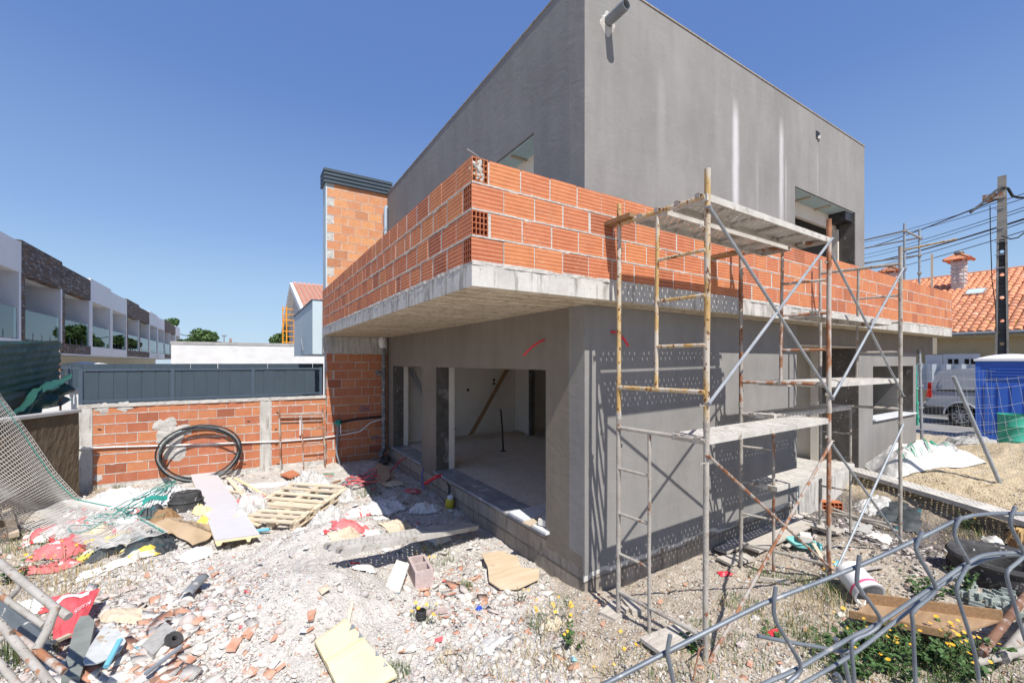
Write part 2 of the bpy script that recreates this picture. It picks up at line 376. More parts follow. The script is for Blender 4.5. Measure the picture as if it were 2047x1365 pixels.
# ------------------------------------------------------------------ terrain
def _hash(ix, iy, s):
    n = (ix*374761393 + iy*668265263 + s*974634777) & 0xffffffff
    n = ((n ^ (n >> 13))*1274126177) & 0xffffffff
    return ((n ^ (n >> 16)) & 0xffff)/65535.0
def vnoise(x, y, s=0):
    x = np.asarray(x, float); y = np.asarray(y, float)
    ix = np.floor(x).astype(np.int64); iy = np.floor(y).astype(np.int64); fx = x-ix; fy = y-iy
    fx = fx*fx*(3-2*fx); fy = fy*fy*(3-2*fy)
    a = _hash(ix,iy,s); b = _hash(ix+1,iy,s); c = _hash(ix,iy+1,s); d = _hash(ix+1,iy+1,s)
    return (a*(1-fx)+b*fx)*(1-fy)+(c*(1-fx)+d*fx)*fy
def fbm(x, y, s=0, o=4):
    t = 0; a = .5
    for k in range(o): t = t+a*(vnoise(x*2**k, y*2**k, s+k)-.5); a *= .55
    return t
def gs(x, y, cx, cy, rx, ry=None, a=0):
    ry = ry or rx; ca, sa = math.cos(a), math.sin(a); dx = x-cx; dy = y-cy
    u = (dx*ca+dy*sa)/rx; v = (-dx*sa+dy*ca)/ry
    return np.exp(-(u*u+v*v))
def sst(a, b, x): t = np.clip((x-a)/(b-a), 0, 1); return t*t*(3-2*t)
def hbase(x, y):
    x = np.asarray(x, float); y = np.asarray(y, float)
    left = sst(.6, -.6, x)
    h = left*(.06+.10*sst(2, 7, y))
    h = h + .38*gs(x, y, -2.0, 2.5, .8, .6)*left + .40*gs(x, y, -2.5, 1.1, .85, .75) + .16*gs(x, y, -3.9, .9, 1.1, .9)*1.0
    h = h + .10*gs(x, y, -1.4, 4.6, .8) + .16*gs(x, y, -4.2, 4.6, 1.0, 1.4)
    right = sst(5.3, 7.2, x)
    h = h + right*.42
    h = h + .62*gs(x, y, 9.4, -1.95, 1.7, 1.5) + .12*gs(x, y, 7.4, -.9, .9, .5)
    h = h + .28*gs(x, y, 11.3, .3, .6, 1.6)
    h = h - .12*gs(x, y, 5.2, -1.4, 1.0, 1.0)*sst(6.4, 5.6, x)
    h = h + .09*gs(x, y, 1.0, -1.2, 2.0, .7)+ .10*gs(x, y, 2.4, -1.4, .5) + .10*gs(x, y, -.2, -1.6, 1.2)+.05*gs(x, y, 4.2, -.9, .8)
    h = h + .10*np.clip(fbm(x*2.6, y*2.6, 44, 3), -.2, .4)*sst(6.2, 7.4, x)+.11*fbm(x*1.9, y*1.9, 51, 3)*left
    far = sst(11.6, 12.8, x)
    h = h*(1-far)+.45*far
    return h
def h_at(x, y):
    rough = 1-sst(12, 13, np.asarray(x, float))
    return hbase(x, y)+rough*(.10*fbm(np.asarray(x)*1.3, np.asarray(y)*1.3, 3, 3)+.07*fbm(np.asarray(x)*6, np.asarray(y)*6, 9, 4))
_hx0, _hy0, _hs = -7.5, -5.0, .02
_HG = h_at(*np.meshgrid(_hx0+_hs*np.arange(1001), _hy0+_hs*np.arange(701)))
_HL = _HG.tolist()
def H(x, y):
    a, b = (x-_hx0)/_hs, (y-_hy0)/_hs
    if not (0 <= a < 999 and 0 <= b < 699): return float(h_at(x, y))
    i, j = int(a), int(b); a -= i; b -= j
    return (_HL[j][i]*(1-a)+_HL[j][i+1]*a)*(1-b)+(_HL[j+1][i]*(1-a)+_HL[j+1][i+1]*a)*b
def G(u, v, up=0.0):           # where the sight line through photo point (u, v) meets the ground
    z = 0.1
    for _ in range(12):
        p = PZ(u, v, z); z = .5*z+.5*H(p.x, p.y)
    p = PZ(u, v, z); return Vector((p.x, p.y, H(p.x, p.y)+up))

def axis(lo, hi, step, far, grow=1.22):
    a = list(np.arange(lo, hi+1e-6, step)); s = step
    x = a[-1]
    while x < far: s *= grow; x += s; a.append(x)
    s = step; x = a[0]; b = []
    while x > -far: s *= grow; x -= s; b.append(x)
    return np.array(b[::-1]+a)
ax_ = axis(-6.4, 8.6, .032, 500); ay_ = axis(-3.2, 7.3, .032, 500)
GXm, GYm = np.meshgrid(ax_, ay_)
GZm = h_at(GXm, GYm)
# crusty small relief where the rubble lies
mask = 1-sst(8.6, 10, GXm); mask = mask*(1-sst(8, 9, np.abs(GYm)))
GZm = GZm+mask*(.045*fbm(GXm*15, GYm*15, 21, 3))
co = np.stack([GXm.ravel(), GYm.ravel(), GZm.ravel()], 1).astype(np.float32)
nx, ny = len(ax_), len(ay_)
idx = np.arange(nx*ny).reshape(ny, nx)
qs = np.stack([idx[:-1,:-1], idx[:-1,1:], idx[1:,1:], idx[1:,:-1]], -1).reshape(-1, 4)
def np_mesh(name, co, quads, n=4):
    me = bpy.data.meshes.new(name)
    me.vertices.add(len(co)); me.vertices.foreach_set('co', co.astype(np.float32).ravel())
    me.loops.add(quads.size); me.loops.foreach_set('vertex_index', quads.astype(np.int32).ravel())
    me.polygons.add(len(quads)); me.polygons.foreach_set('loop_start', np.arange(0, quads.size, n, dtype=np.int32))
    me.update(calc_edges=True); return me
gme = np_mesh('ground', co, qs)
gme.shade_smooth()
def ground_mat():
    m, nt, bs, vec, v2, rnd = base_mat('rubble_and_earth', False)
    geo = nt.nodes.new('ShaderNodeNewGeometry'); P = geo.outputs['Position']
    big = tex_noise(nt, P, .9, 5, .6); med = tex_noise(nt, P, 7, 6, .65); fine = tex_noise(nt, P, 38, 6, .7); vf = tex_noise(nt, P, 150, 3, .7)
    white = ramp(nt, med, [(.3, (.50,.46,.42)), (.5, (.60,.57,.53)), (.7, (.70,.675,.64))])
    earth = ramp(nt, med, [(.3, (.40,.335,.26)), (.55, (.53,.46,.375)), (.7, (.60,.54,.455))])
    sand = ramp(nt, med, [(.3, (.50,.40,.26)), (.7, (.64,.54,.385))])
    sx = nt.nodes.new('ShaderNodeSeparateXYZ'); nt.links.new(P, sx.inputs[0])
    X = mth(nt, 'ADD', sx.outputs[0], mth(nt, 'MULTIPLY_ADD', big, 1.6, -.8)); Y = mth(nt, 'ADD', sx.outputs[1], mth(nt, 'MULTIPLY_ADD', med, 1.0, -.5))
    def mr(v, a, b):
        r = nt.nodes.new('ShaderNodeMapRange'); r.interpolation_type = 'SMOOTHSTEP'; nt.links.new(v, r.inputs[0]); r.inputs[1].default_value = a; r.inputs[2].default_value = b; return r.outputs[0]
    # fresh lime rubble left of the house; plain soil right of a slanted line and along the sun-lit wall
    s = mth(nt, 'ADD', X, mth(nt, 'MULTIPLY', Y, .55)); s2 = mth(nt, 'SUBTRACT', X, mth(nt, 'MULTIPLY', Y, .55))
    f = mth(nt, 'MAXIMUM', mr(s2, -.9, -.1), mr(X, -4.3, -5.0))
    col = mixc(nt, f, white, earth)
    grey = mixc(nt, ramp(nt, big, [(.5,(0,0,0)),(.62,(.5,.5,.5))]), col, (.50,.46,.41))
    col = grey
    lh = mth(nt, 'MULTIPLY', mth(nt,'MULTIPLY', mr(X, -4.0, -3.1), mr(X, -.9, -1.5)), mth(nt,'MULTIPLY', mr(Y, -.8, .1), mr(Y, 4.2, 3.2)))
    col = mixc(nt, mth(nt,'MULTIPLY',lh,.6), col, ramp(nt, med, [(.35,(.60,.57,.53)),(.65,(.74,.715,.68))]))
    pit = mth(nt, 'MULTIPLY', mth(nt,'MULTIPLY', mr(X, 3.6, 4.4), mr(X, 6.6, 6.0)), mr(Y, -2.6, -1.6))
    col = mixc(nt, mth(nt,'MULTIPLY',pit,.9), col, ramp(nt, fine, [(.35,(.045,.040,.045)),(.6,(.20,.18,.175))]))
    fs = mth(nt, 'MULTIPLY', mr(X, 5.9, 6.6), mr(X, 12.2, 11.0))
    col = mixc(nt, fs, col, sand)
    fr = mr(X, 10.6, 11.2); col = mixc(nt, mth(nt,'MULTIPLY',fr,.8), col, earth)
    fine_m = ramp(nt, fine, [(.3, (.60,)*3), (.62, (1,1,1))])
    col = mixc(nt, .6, col, fine_m, 'MULTIPLY')
    vo = nt.nodes.new('ShaderNodeTexVoronoi'); vo.inputs['Scale'].default_value = 34; nt.links.new(P, vo.inputs['Vector'])
    near = mth(nt, 'SUBTRACT', 1.0, fr)
    chip = mth(nt, 'MULTIPLY', ramp(nt, vo.outputs['Color'], [(.86,(0,0,0)),(.9,(1,1,1))]), ramp(nt, vo.outputs['Distance'], [(.3,(1,1,1)),(.5,(0,0,0))]))
    chip = mth(nt, 'MULTIPLY', mth(nt,'MULTIPLY',chip, near), mth(nt,'SUBTRACT',1.0,fs))
    col = mixc(nt, mth(nt,'MULTIPLY',chip,.75), col, mixc(nt, ramp(nt, med, [(.45,(0,0,0)),(.5,(1,1,1))]), (.52,.22,.12), (.62,.60,.58)))
    nt.links.new(col, bs.inputs['Base Color']); bs.inputs['Roughness'].default_value = .95; bs.inputs['Specular IOR Level'].default_value = .1
    h = mth(nt, 'ADD', fine, mth(nt, 'MULTIPLY', vf, .35)); h = mth(nt,'ADD',h, mth(nt,'MULTIPLY',ramp(nt, vo.outputs['Distance'], [(.1,(1,1,1)),(.55,(0,0,0))]), .5))
    bump(nt, bs, h, .85, .022)
    return m
gme.materials.append(ground_mat())
ground = bpy.data.objects.new('ground', gme); C.objects.link(ground); ground['kind'] = 'structure'
# the asphalt road beyond the plot, and its kerb
M['asphalt'] = mk('asphalt', (.20,.195,.19), (.27,.26,.25), 3, .95, bmp=.5, bscale=60)
M['kerb'] = mk('kerb_stone', (.42,.40,.37), (.52,.50,.47), 5, .9)
rd = MB(); rd.b(13.2, -60, .30, 19.0, 90, .4545); o = obj('road', rd, M['asphalt']); o['kind'] = 'structure'
kb = MB(); kb.b(13.0, -60, .3, 13.2, 90, .53); kb.b(19.0, -60, .3, 19.2, 90, .56)
o = obj('kerb', kb, M['kerb']); o['kind'] = 'structure'

M['limesmear'] = mk('lime_mortar_smear', (.50,.485,.45), (.64,.62,.59), 8, .95, bmp=.8, bscale=40)
# ------------------------------------------------------------------ the house under construction
house = thing('house_under_construction', (0, 0, 0), 'two storey house shell under construction in grey cement render with a bare brick balcony parapet', 'house')
Zb, Zt, ZR, ZP = 3.086, 3.27, 6.615, 4.11      # slab bottom, slab top, roof, parapet top
BX, BY = -1.477, -.344                         # balcony corner
YB = 7.2
XE = 11.08
# foundation plinth
fd = MB(); fd.b(.015, .015, -.6, 4.457, .25, .47); fd.b(.015, .25, -.6, .30, YB+.02, .47)
obj('foundation', fd, M['foundation'], house)
# lower left wall (faces -X): piers, lintel, under-sill strip
lw = MB()
def seg(mb, y0, y1, z0, z1, t=.25): mb.b(0, y0, z0, t, y1, z1)
seg(lw, .25, .673, .47, 2.40); seg(lw, 4.05, 4.75, .36, 2.40); seg(lw, 6.71, YB, .36, 2.40)
seg(lw, .25, YB, 2.40, Zb)
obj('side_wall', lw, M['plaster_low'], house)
# thin render coat with a torn lower edge, along both faces of the lower storey
def coat(mb, axis_, a0, a1, zt, zfun, face, t, n=90):
    pts = []
    for i in range(n+1):
        a = a0+(a1-a0)*i/n; pts.append((a, zfun(a)))
    for i in range(n):
        (a, za), (b, zb) = pts[i], pts[i+1]
        q = [(a,za),(b,zb),(b,zt),(a,zt)]
        if axis_ == 'x': o_ = [(p[0], face, p[1]) for p in q]; in_ = [(p[0], face+t, p[1]) for p in q]
        else: o_ = [(face, p[0], p[1]) for p in q][::-1]; in_ = [(face+t, p[0], p[1]) for p in q][::-1]
        mb.add(o_+in_, [(0,1,2,3),(0,4,5,1),(2,6,7,3)]+([(3,7,4,0)] if i == 0 else [])+([(1,5,6,2)] if i == n-1 else []))
def cap_ends(): pass
def edge(a, s, z0, amp): return z0+amp*float(fbm(np.array(a*5.0), np.array(s*1.0), 5, 5))+(-.05 if vnoise(a*2.7, s, 77) > .72 else 0)*amp*6
ct = MB(); coat(ct, 'x', 0.0, 4.457, .47, lambda a: edge(a, 1, .30, .10), 0.0, .03, 160)
obj('render_coat', ct, M['plaster'], house)
ct = MB(); coat(ct, 'x', 0.004, 4.45, .40, lambda a: edge(a, 1, .30, .10)-.02-.09*max(0, float(vnoise(a*3.1, 4., 61))-.35), 0.010, .02, 220)
obj('lime_smear', ct, M['limesmear'], house)
ct = MB(); coat(ct, 'y', 0.032, .673, .47, lambda a: edge(a, 2, .33, .07), 0.0, .03, 40)
obj('render_coat', ct, M['plaster_low'], house)
# lower right wall (faces -Y)
rw = MB(); rw.b(0, 0, .47, 4.457, .25, Zb)
obj('front_wall', rw, M['plaster'], house)
rw = MB(); rw.b(4.457, .02, 2.78, 6.835, .27, Zb)
obj('porch_lintel', rw, M['plaster_low'], house)
pb = MB(); pb.b(4.457, .0, 2.755, 6.835, .28, 2.778); obj('lintel_batten', pb, M['wood'], house)
pf = MB(); pf.b(4.46, .01, -.4, 6.83, 3.0, .50); obj('porch_floor', pf, M['concrete'], house)
# right hand block with its window
rb_ = MB(); x0, x1 = 6.835, 9.961
rb_.b(x0, 0, -.2, 7.502, .25, 2.69); rb_.b(9.79, 0, -.2, x1, .25, 2.69); rb_.b(7.502, 0, -.2, 9.79, .25, 1.335); rb_.b(7.502, 0, 2.41, 9.79, .25, 2.69)
rb_.b(x1-.25, .25, -.2, x1, 3, 2.69)
obj('front_wall', rb_, M['plaster'], house)
rl = MB(); rl.b(6.835, .0, 2.69, 11.46, .25, Zb-.002); obj('ring_beam', rl, M['plaster_low'], house)
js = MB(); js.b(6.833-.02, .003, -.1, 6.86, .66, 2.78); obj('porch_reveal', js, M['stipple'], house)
js = MB(); js.b(6.80, .662, .5, 6.98, .80, 2.77); obj('door_jamb', js, M['whiteplaster'], house)
sl = MB(); sl.b(7.48, -.05, 1.335, 9.84, .27, 1.365); obj('window_sill', sl, M['whitestone'], house)
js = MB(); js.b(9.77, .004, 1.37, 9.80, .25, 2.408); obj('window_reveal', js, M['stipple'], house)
js = MB(); js.b(9.72, .252, 1.37, 9.80, .34, 2.408); obj('window_jamb', js, M['whiteplaster'], house)
js = MB(); js.b(7.50, .27, 1.1, 7.56, 3.2, 2.6); js.b(7.0, 3.2, .4, 9.8, 3.3, 3.0); js.b(8.6, 1.4, .5, 8.7, 3.2, 2.8); obj('inner_wall', js, M['interior'], house)
# window jambs of the side wall
for y in (4.05, 6.71):
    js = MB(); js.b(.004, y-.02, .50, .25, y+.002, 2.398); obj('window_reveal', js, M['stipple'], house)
    js = MB(); js.b(.252, y-.03, .50, .36, y+.04, 2.398); obj('window_jamb', js, M['whiteplaster'], house)
for y0, y1 in ((.66, 4.06), (4.745, 6.715)):
    js = MB(); js.b(-.05, y0, .47, .36, y1, .502); obj('window_sill', js, M['marble'], house)
js = MB(); js.b(-.055, .60, .505, .55, 1.42, .535); obj('window_sill', js, M['whitestone'], house)
# ground floor room
fl = MB(); fl.b(.37, .27, .3, 3.6, 7.0, .497); fl.b(3.6, .27, .3, 7.0, 7.0, .495); obj('room_floor', fl, M['floor'], house)
iw = MB(); iw.b(.26, 7.0, .3, 7.0, 7.15, 3.0); iw.b(3.6, 6.28, .4, 3.72, 6.99, 3.0); iw.b(3.6, 4.9, .4, 3.72, 5.45, 3.0); iw.b(3.6, 5.45, 2.55, 3.72, 6.28, 3.0)
obj('inner_wall', iw, M['whiteplaster'], house)
iw = MB(); iw.b(.262, .252, .5, 4.45, .30, 3.0); obj('inner_wall', iw, M['whiteplaster'], house)
iw = MB(); iw.b(3.59, 6.20, .5, 3.73, 6.28, 2.55); iw.b(3.59, 5.45, .5, 3.73, 5.52, 2.55); obj('door_jamb', iw, M['stipple'], house)
for bx_ in ((5.6, 3.21, .4, 5.7, 6.99, 3.0), (4.46, 3.1, .5, 6.0, 3.2, 3.0), (7.01, .7, .3, 7.1, 7.1, 3.0)):
    iw = MB(); iw.b(*bx_); obj('inner_wall', iw, M['interior'], house)
for (x, z) in ((.95, 1.75), (2.1, 1.75), (2.9, 2.0), (2.9, 1.9), (1.25, 1.05), (1.5, 1.1)):
    sk_ = MB(); sk_.lathe([(.035,0),(.04,.012),(.0,.012)], 10, (x, 6.985, z), Matrix.Rotation(math.pi/2, 3, 'X')); obj('socket_box', sk_, M['black'], house)
# slab
sb = MB(); sb.b(BX, BY, Zb+.004, XE, YB-.005, Zt); 
obj('balcony_slab', sb, M['concrete'], house)
so = MB(); so.b(BX+.004, BY+.004, Zb, XE-.004, YB-.008, Zb+.006); obj('slab_soffit', so, M['soffit'], house)
# upper storey
UX, UY = 7.09, YB-.02
up = MB(); t = .25
up.b(0, 0, Zt, 4.401, t, ZR); up.b(6.673, 0, Zt, UX, t, ZR); up.b(4.401, 0, 5.277, 6.673, t, ZR)
obj('upper_front_wall', up, M['plaster'], house)
up = MB()
up.b(0, t, Zt, t, .918, ZR); up.b(0, .918, 5.285, t, 3.2, ZR); up.b(0, 3.2, Zt, t, UY, ZR)
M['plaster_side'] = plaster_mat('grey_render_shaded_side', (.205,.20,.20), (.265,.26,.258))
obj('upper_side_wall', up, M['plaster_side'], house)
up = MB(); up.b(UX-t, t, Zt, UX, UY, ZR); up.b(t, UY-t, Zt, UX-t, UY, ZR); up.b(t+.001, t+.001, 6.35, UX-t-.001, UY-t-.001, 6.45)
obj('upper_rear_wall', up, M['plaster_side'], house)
iw = MB(); iw.b(t+.001, 3.3, Zt, UX-t-.002, 3.4, 6.34); iw.b(3.4, 3.4, Zt, 3.5, 6.9, 6.34); iw.b(.9, .3, Zt, 3.3, .33, 6.3); iw.b(3.3, .3, Zt, 3.4, 3.2, 6.3); obj('inner_wall', iw, M['interior'], house)
cp = MB()
for (a, b_, c_, d_) in ((-.01, -.01, UX+.01, .26), (-.01, .26, .26, UY), (UX-.26, .26, UX+.01, UY)):
    cp.b(a, b_, ZR+.001, c_, d_, ZR+.018)
obj('parapet_coping', cp, M['foundation'], house)
# shutter boxes over the two openings, seen from below
M['foam_blue'] = mk('pale_blue_insulation', (.36,.50,.55), (.44,.58,.62), 5, .6, bmp=.1)
sh = MB(); sh.b(4.402, .03, 5.26, 6.672, .30, 5.275); s1 = obj('shutter_box', sh, M['foam_blue'], house)
sh = MB(); sh.b(4.402, .30, 5.02, 6.672, .36, 5.276); obj('shutter_lintel', sh, M['whiteplaster'], house)
for x in (5.0, 5.75): sh = MB(); sh.b(x, .03, 5.235, x+.035, .30, 5.259); obj('shutter_batten', sh, M['wood'], s1)
sh = MB(); sh.b(6.33, .03, 5.1, 6.67, .30, 5.259); obj('motor_housing', sh, M['black'], s1)
sh = MB(); sh.b(.03, .92, 5.265, .30, 3.198, 5.28); s1 = obj('shutter_box', sh, M['foam_blue'], house)
sh = MB(); sh.b(.30, .92, 5.02, .36, 3.198, 5.282); obj('shutter_lintel', sh, M['whiteplaster'], house)
for y in (1.5, 2.2, 2.9): sh = MB(); sh.b(.03, y, 5.24, .30, y+.035, 5.264); obj('shutter_batten', sh, M['wood'], s1)
js = MB(); js.b(6.652, .004, Zt, 6.676, .25, 5.26); obj('window_reveal', js, M['stipple'], house)
js = MB(); js.b(6.60, .252, Zt, 6.676, .40, 5.02); obj('window_jamb', js, M['whiteplaster'], house)
sk_ = MB(); sk_.b(5.55, 3.27, 5.05, 5.85, 3.298, 5.2); obj('socket_box', sk_, M['black'], house)
# rain spout with mortar collar, vent hole
sp = MB(); sp.hollow((.325, .05, 6.15), (.325, -.27, 6.15), .055, .006); obj('rain_spout', sp, M['pvc'], house, smooth=True)
sp = MB()
sp.grid(24, 4, lambda a, b: (.325+(.055+b*.055*(1+.5*math.sin(5*a*6.283)*math.sin(2+3*a*6.283)))*math.cos(a*6.283), -.012*(1-b)-.001, 6.145+(.055+b*.06*(1+.5*math.cos(4*a*6.283)))*math.sin(a*6.283)-.02*b))
obj('mortar_collar', sp, M['mortar'], house)
sp = MB(); sp.b(5.10, -.004, 6.22, 5.24, .02, 6.36); vh = obj('vent_hole', sp, M['black'], house)
sp = MB(); sp.rb((5.19, -.015, 6.25), (.05, .03, .06), .3, .2, .5); obj('vent_rubble', sp, M['mortar'], vh)
# red conduits
def tubeobj(name, pts, r, mat, parent, n=8, **k): 
    mb = MB(); mb.path(pts, r, n); return obj(name, mb, mat, parent, smooth=True, **k)
tubeobj('conduit', [(.01,.703,2.75),PX(1080,682,-.06),PX(1065,692,-.14),PX(1046,711,-.20)], .012, M['red'], house)
tubeobj('conduit', [PY(1220,663,.01),PY(1230,664,-.04),PY(1240,670,-.08),PY(1249,680,-.10),PY(1256,692,-.11)], .013, M['red'], house)
tubeobj('conduit', [PX(885,950,.0), PX(885,950,-.02)+Vector((-.1,0,0)), PX(862,962,-.1)+Vector((-.12,0,-.02))], .03, M['red'], house)
tubeobj('conduit', [PX(846,935,-.01), PX(843,950,-.04), PX(845,970,-.06), PX(850,982,-.1)], .009, M['blue'], house)
tubeobj('conduit', [PX(810,915,0.01), PX(800,921,-.1), PX(790,932,-.2), PX(778,945,-.35)], .014, M['red'], house)
# lime stained pocket at plinth corner and gate-like grating under the porch lintel
# brick parapet on the balcony
core = MB()
core.b(BX+.011, BY+.011, Zt, XE-.01, BY+.14, ZP-.012); core.b(BX+.011, BY+.14, Zt, BX+.14, YB-.03, ZP-.012)
core = MB(); L = XE-BX
def rough_face(mb, P0, U, V, nu, nv, N, amp, s):
    P0, U, V, N = map(Vector, (P0, U, V, N))
    A, B = np.meshgrid(np.linspace(0,1,nu+1), np.linspace(0,1,nv+1))
    lim = .010 if (s < 40 and s not in (15,16)) else .02
    K = np.minimum(fbm(A*U.length*9, B*V.length*9, s, 4)*amp, lim)
    Pn = np.array(P0)+A[...,None]*np.array(U)+B[...,None]*np.array(V)+K[...,None]*np.array(N)
    mb.add(Pn.reshape(-1,3).tolist(), [(j*(nu+1)+i, j*(nu+1)+i+1, (j+1)*(nu+1)+i+1, (j+1)*(nu+1)+i) for j in range(nv) for i in range(nu)])
L = XE-BX
core.b(BX+.292, BY+.0035, Zt, XE-.006, BY+.05, ZP-.016); core.b(BX+.0035, BY+.292, Zt, BX+.05, YB-.03, ZP-.016)
core.b(BX+.147, BY+.004, Zt+.21, BX+.30, BY+.05, Zt+.42); core.b(BX+.147, BY+.004, Zt+.63, BX+.30, BY+.05, ZP-.016); core.b(BX+.004, BY+.147, Zt, BX+.05, BY+.30, Zt+.21); core.b(BX+.004, BY+.147, Zt+.42, BX+.05, BY+.30, Zt+.63)
def joint_strip(mb, P0, U, z0_, z1_, N, s):
    # squeezed mortar following one bed joint, its lips uneven
    P0, U, N = np.array(P0, float), np.array(U, float), np.array(N, float); n = int(np.linalg.norm(U)/.022)
    t = np.linspace(0, 1, n+1); a = t*np.linalg.norm(U)*22
    lo = fbm(a, a*0+s, s, 3)*.012+(vnoise(a*.35, a*0+s, s) > .80)*-.014; hi = fbm(a, a*0+s+9, s+3, 3)*.010; pr = .0015+.006*np.clip(fbm(a*1.4, a*0+3, s+7, 3)+.12, -.3, .5)
    rows = [(z0_+lo, -.004), (z0_+.003+lo*.5, 1), ((z0_+z1_)/2+0*lo, 1.15), (z1_-.002+hi*.5, .8), (z1_+hi, -.004)]
    V = []
    for zz_, k in rows:
        q = P0+t[:,None]*U; off = (pr*k if k > 0 else 0*pr+k); q = q+off[:,None]*N; q[:,2] = zz_; V.append(q)
    V = np.stack(V).reshape(-1,3).tolist(); m = n+1
    mb.add(V, [(r*m+i, r*m+i+1, (r+1)*m+i+1, (r+1)*m+i) for r in range(4) for i in range(n)])
for k in range(4):
    zj = Zt-.002+k*(ZP-Zt)/4
    joint_strip(core, (BX, BY, 0), (L-.01,0,0), zj-.001, zj+.0165, (0,-1,0), 81+k); joint_strip(core, (BX, YB-.03, 0), (0,-(YB-.03-BY),0), zj-.001, zj+.0165, (-1,0,0), 91+k)
    core.b(BX+.003, BY+.003, zj, BX+.30, BY+.30, zj+.0125)

rough_face(core, (BX+.01, BY+.01, ZP-.012), (L-.02, 0, 0), (0, .13, 0), 300, 6, (0,0,1), .02, 7)
rough_face(core, (BX+.01, BY+.14, ZP-.012), (.13, 0, 0), (0, YB-.03-BY-.14, 0), 6, 200, (0,0,1), .02, 7)
core.b(BX+.30, BY+.135, Zt, XE-.01, BY+.14, ZP-.015); core.b(BX+.135, BY+.30, Zt, BX+.14, YB-.03, ZP-.015); core.b(XE-.04, BY+.01, Zt, XE+.004, BY+.14, ZP-.02)
par = obj('parapet', core, M['mortar'], house)
def brick_mesh(name, L, h, d, mat, holes=None, org_front=True):
    """hollow clay brick: long face in xz at y=0 facing -Y, x 0..L, y 0..d"""
    mb = MB(); e = .004
    prof = [(0+e,0),(L-e,0),(L,e),(L,d),(0,d),(0,e)]
    mb.prism(prof, 0, h); return mesh_of(name, mb, mat)
def hole_mesh(name, wd, h, dep, mat, nx_=4, nz_=4, fill=0):
    """end face of a hollow brick in xz at y=0 facing -Y with recessed cells"""
    mb = MB(); t_ = .0085; cw = (wd-t_*(nx_+1))/nx_; ch = (h-t_*(nz_+1))/nz_
    xs = [0]; 
    for i in range(nx_): xs += [t_+i*(cw+t_), t_+i*(cw+t_)+cw]
    xs += [wd]; zs = [0]
    for i in range(nz_): zs += [t_+i*(ch+t_), t_+i*(ch+t_)+ch]
    zs += [h]
    for i in range(len(xs)-1):
        for j in range(len(zs)-1):
            a, b, c_, d_ = xs[i], xs[i+1], zs[j], zs[j+1]
            if i % 2 == 1 and j % 2 == 1:
                q = .17
                mb.add([(a,0,c_),(b,0,c_),(b,0,d_),(a,0,d_),(a,q,c_),(b,q,c_),(b,q,d_),(a,q,d_)], [(4,5,6,7),(0,1,5,4),(1,2,6,5),(2,3,7,6),(3,0,4,7)])
            else: mb.add([(a,0,c_),(b,0,c_),(b,0,d_),(a,0,d_)], [(0,1,2,3)])
    mb.add([(0,0,0),(wd,0,0),(wd,dep,0),(0,dep,0),(0,0,h),(wd,0,h),(wd,dep,h),(0,dep,h)], [(4,5,6,7),(1,2,6,5),(3,0,4,7),(0,3,2,1)])
    me = mesh_of(name, mb, mat); me.materials.append(M['brick'])
    for p in me.polygons[-4:]: p.material_index = 1
    return me
BH = .1925
BR = {}
def lay(parent, name, mesh, org, rz=0, sx=1.0, jig=.0015):
    o = bpy.data.objects.new(name, mesh); C.objects.link(o); o.parent = parent
    o.location = Vector(org)-ORG[parent.name]+Vector((random.uniform(-jig,jig), random.uniform(-jig,jig), random.uniform(-jig,jig)))
    o.rotation_euler = (random.uniform(-.006,.006), random.uniform(-.008,.008), rz+random.uniform(-.006,.006)); o.scale = (sx, 1, 1)
    return o
bm30 = brick_mesh('brick', .30, BH, .12, M['brick'])
hm = hole_mesh('brick_end', .145, BH, .29, M['brick_cell'])
CR = (ZP-Zt)/4
for k in range(4):
    z = Zt+.0135+k*CR
    end_on_right = (k % 2 == 1)
    # right face runs +X from the corner
    x = BX
    if end_on_right:
        lay(par, 'brick', hm, (x, BY-.002, z)); x += .145+(.028 if k == 1 else .012)
    else:
        x += .29+.008
    while x < XE-.02:
        w = random.choice((.30,.30,.30,.30,.30,.297)); 
        if x > 9.6 and random.random() < .35: w = .15
        w = min(w, XE-x); sx = w/.30
        if sx > .15: lay(par, 'brick', bm30, (x, BY, z), 0, sx)
        x += w+(random.uniform(.022,.03) if (random.random() < .10 or (k == 0 and x < BX+.1) or (x > 9.6 and random.random() < .6)) else random.uniform(.006,.012))
    # left face runs +Y from the corner; mesh faces -X when rotated -90
    y = BY
    if not end_on_right:
        lay(par, 'brick', hm, (BX-.002, BY+.003+.145, z), -math.pi/2); y += .15+.02
    else: y += .29+.01
    while y < YB-.06:
        w = min(.30 if random.random() < .85 else .15, YB-.04-y)
        gp = random.uniform(.022,.034) if random.random() < (.8 if y < 2.4 else .25) else random.uniform(.006,.012)
        if w > .05: lay(par, 'brick', bm30, (BX, y+w, z), -math.pi/2, w/.30)
        y += w+gp
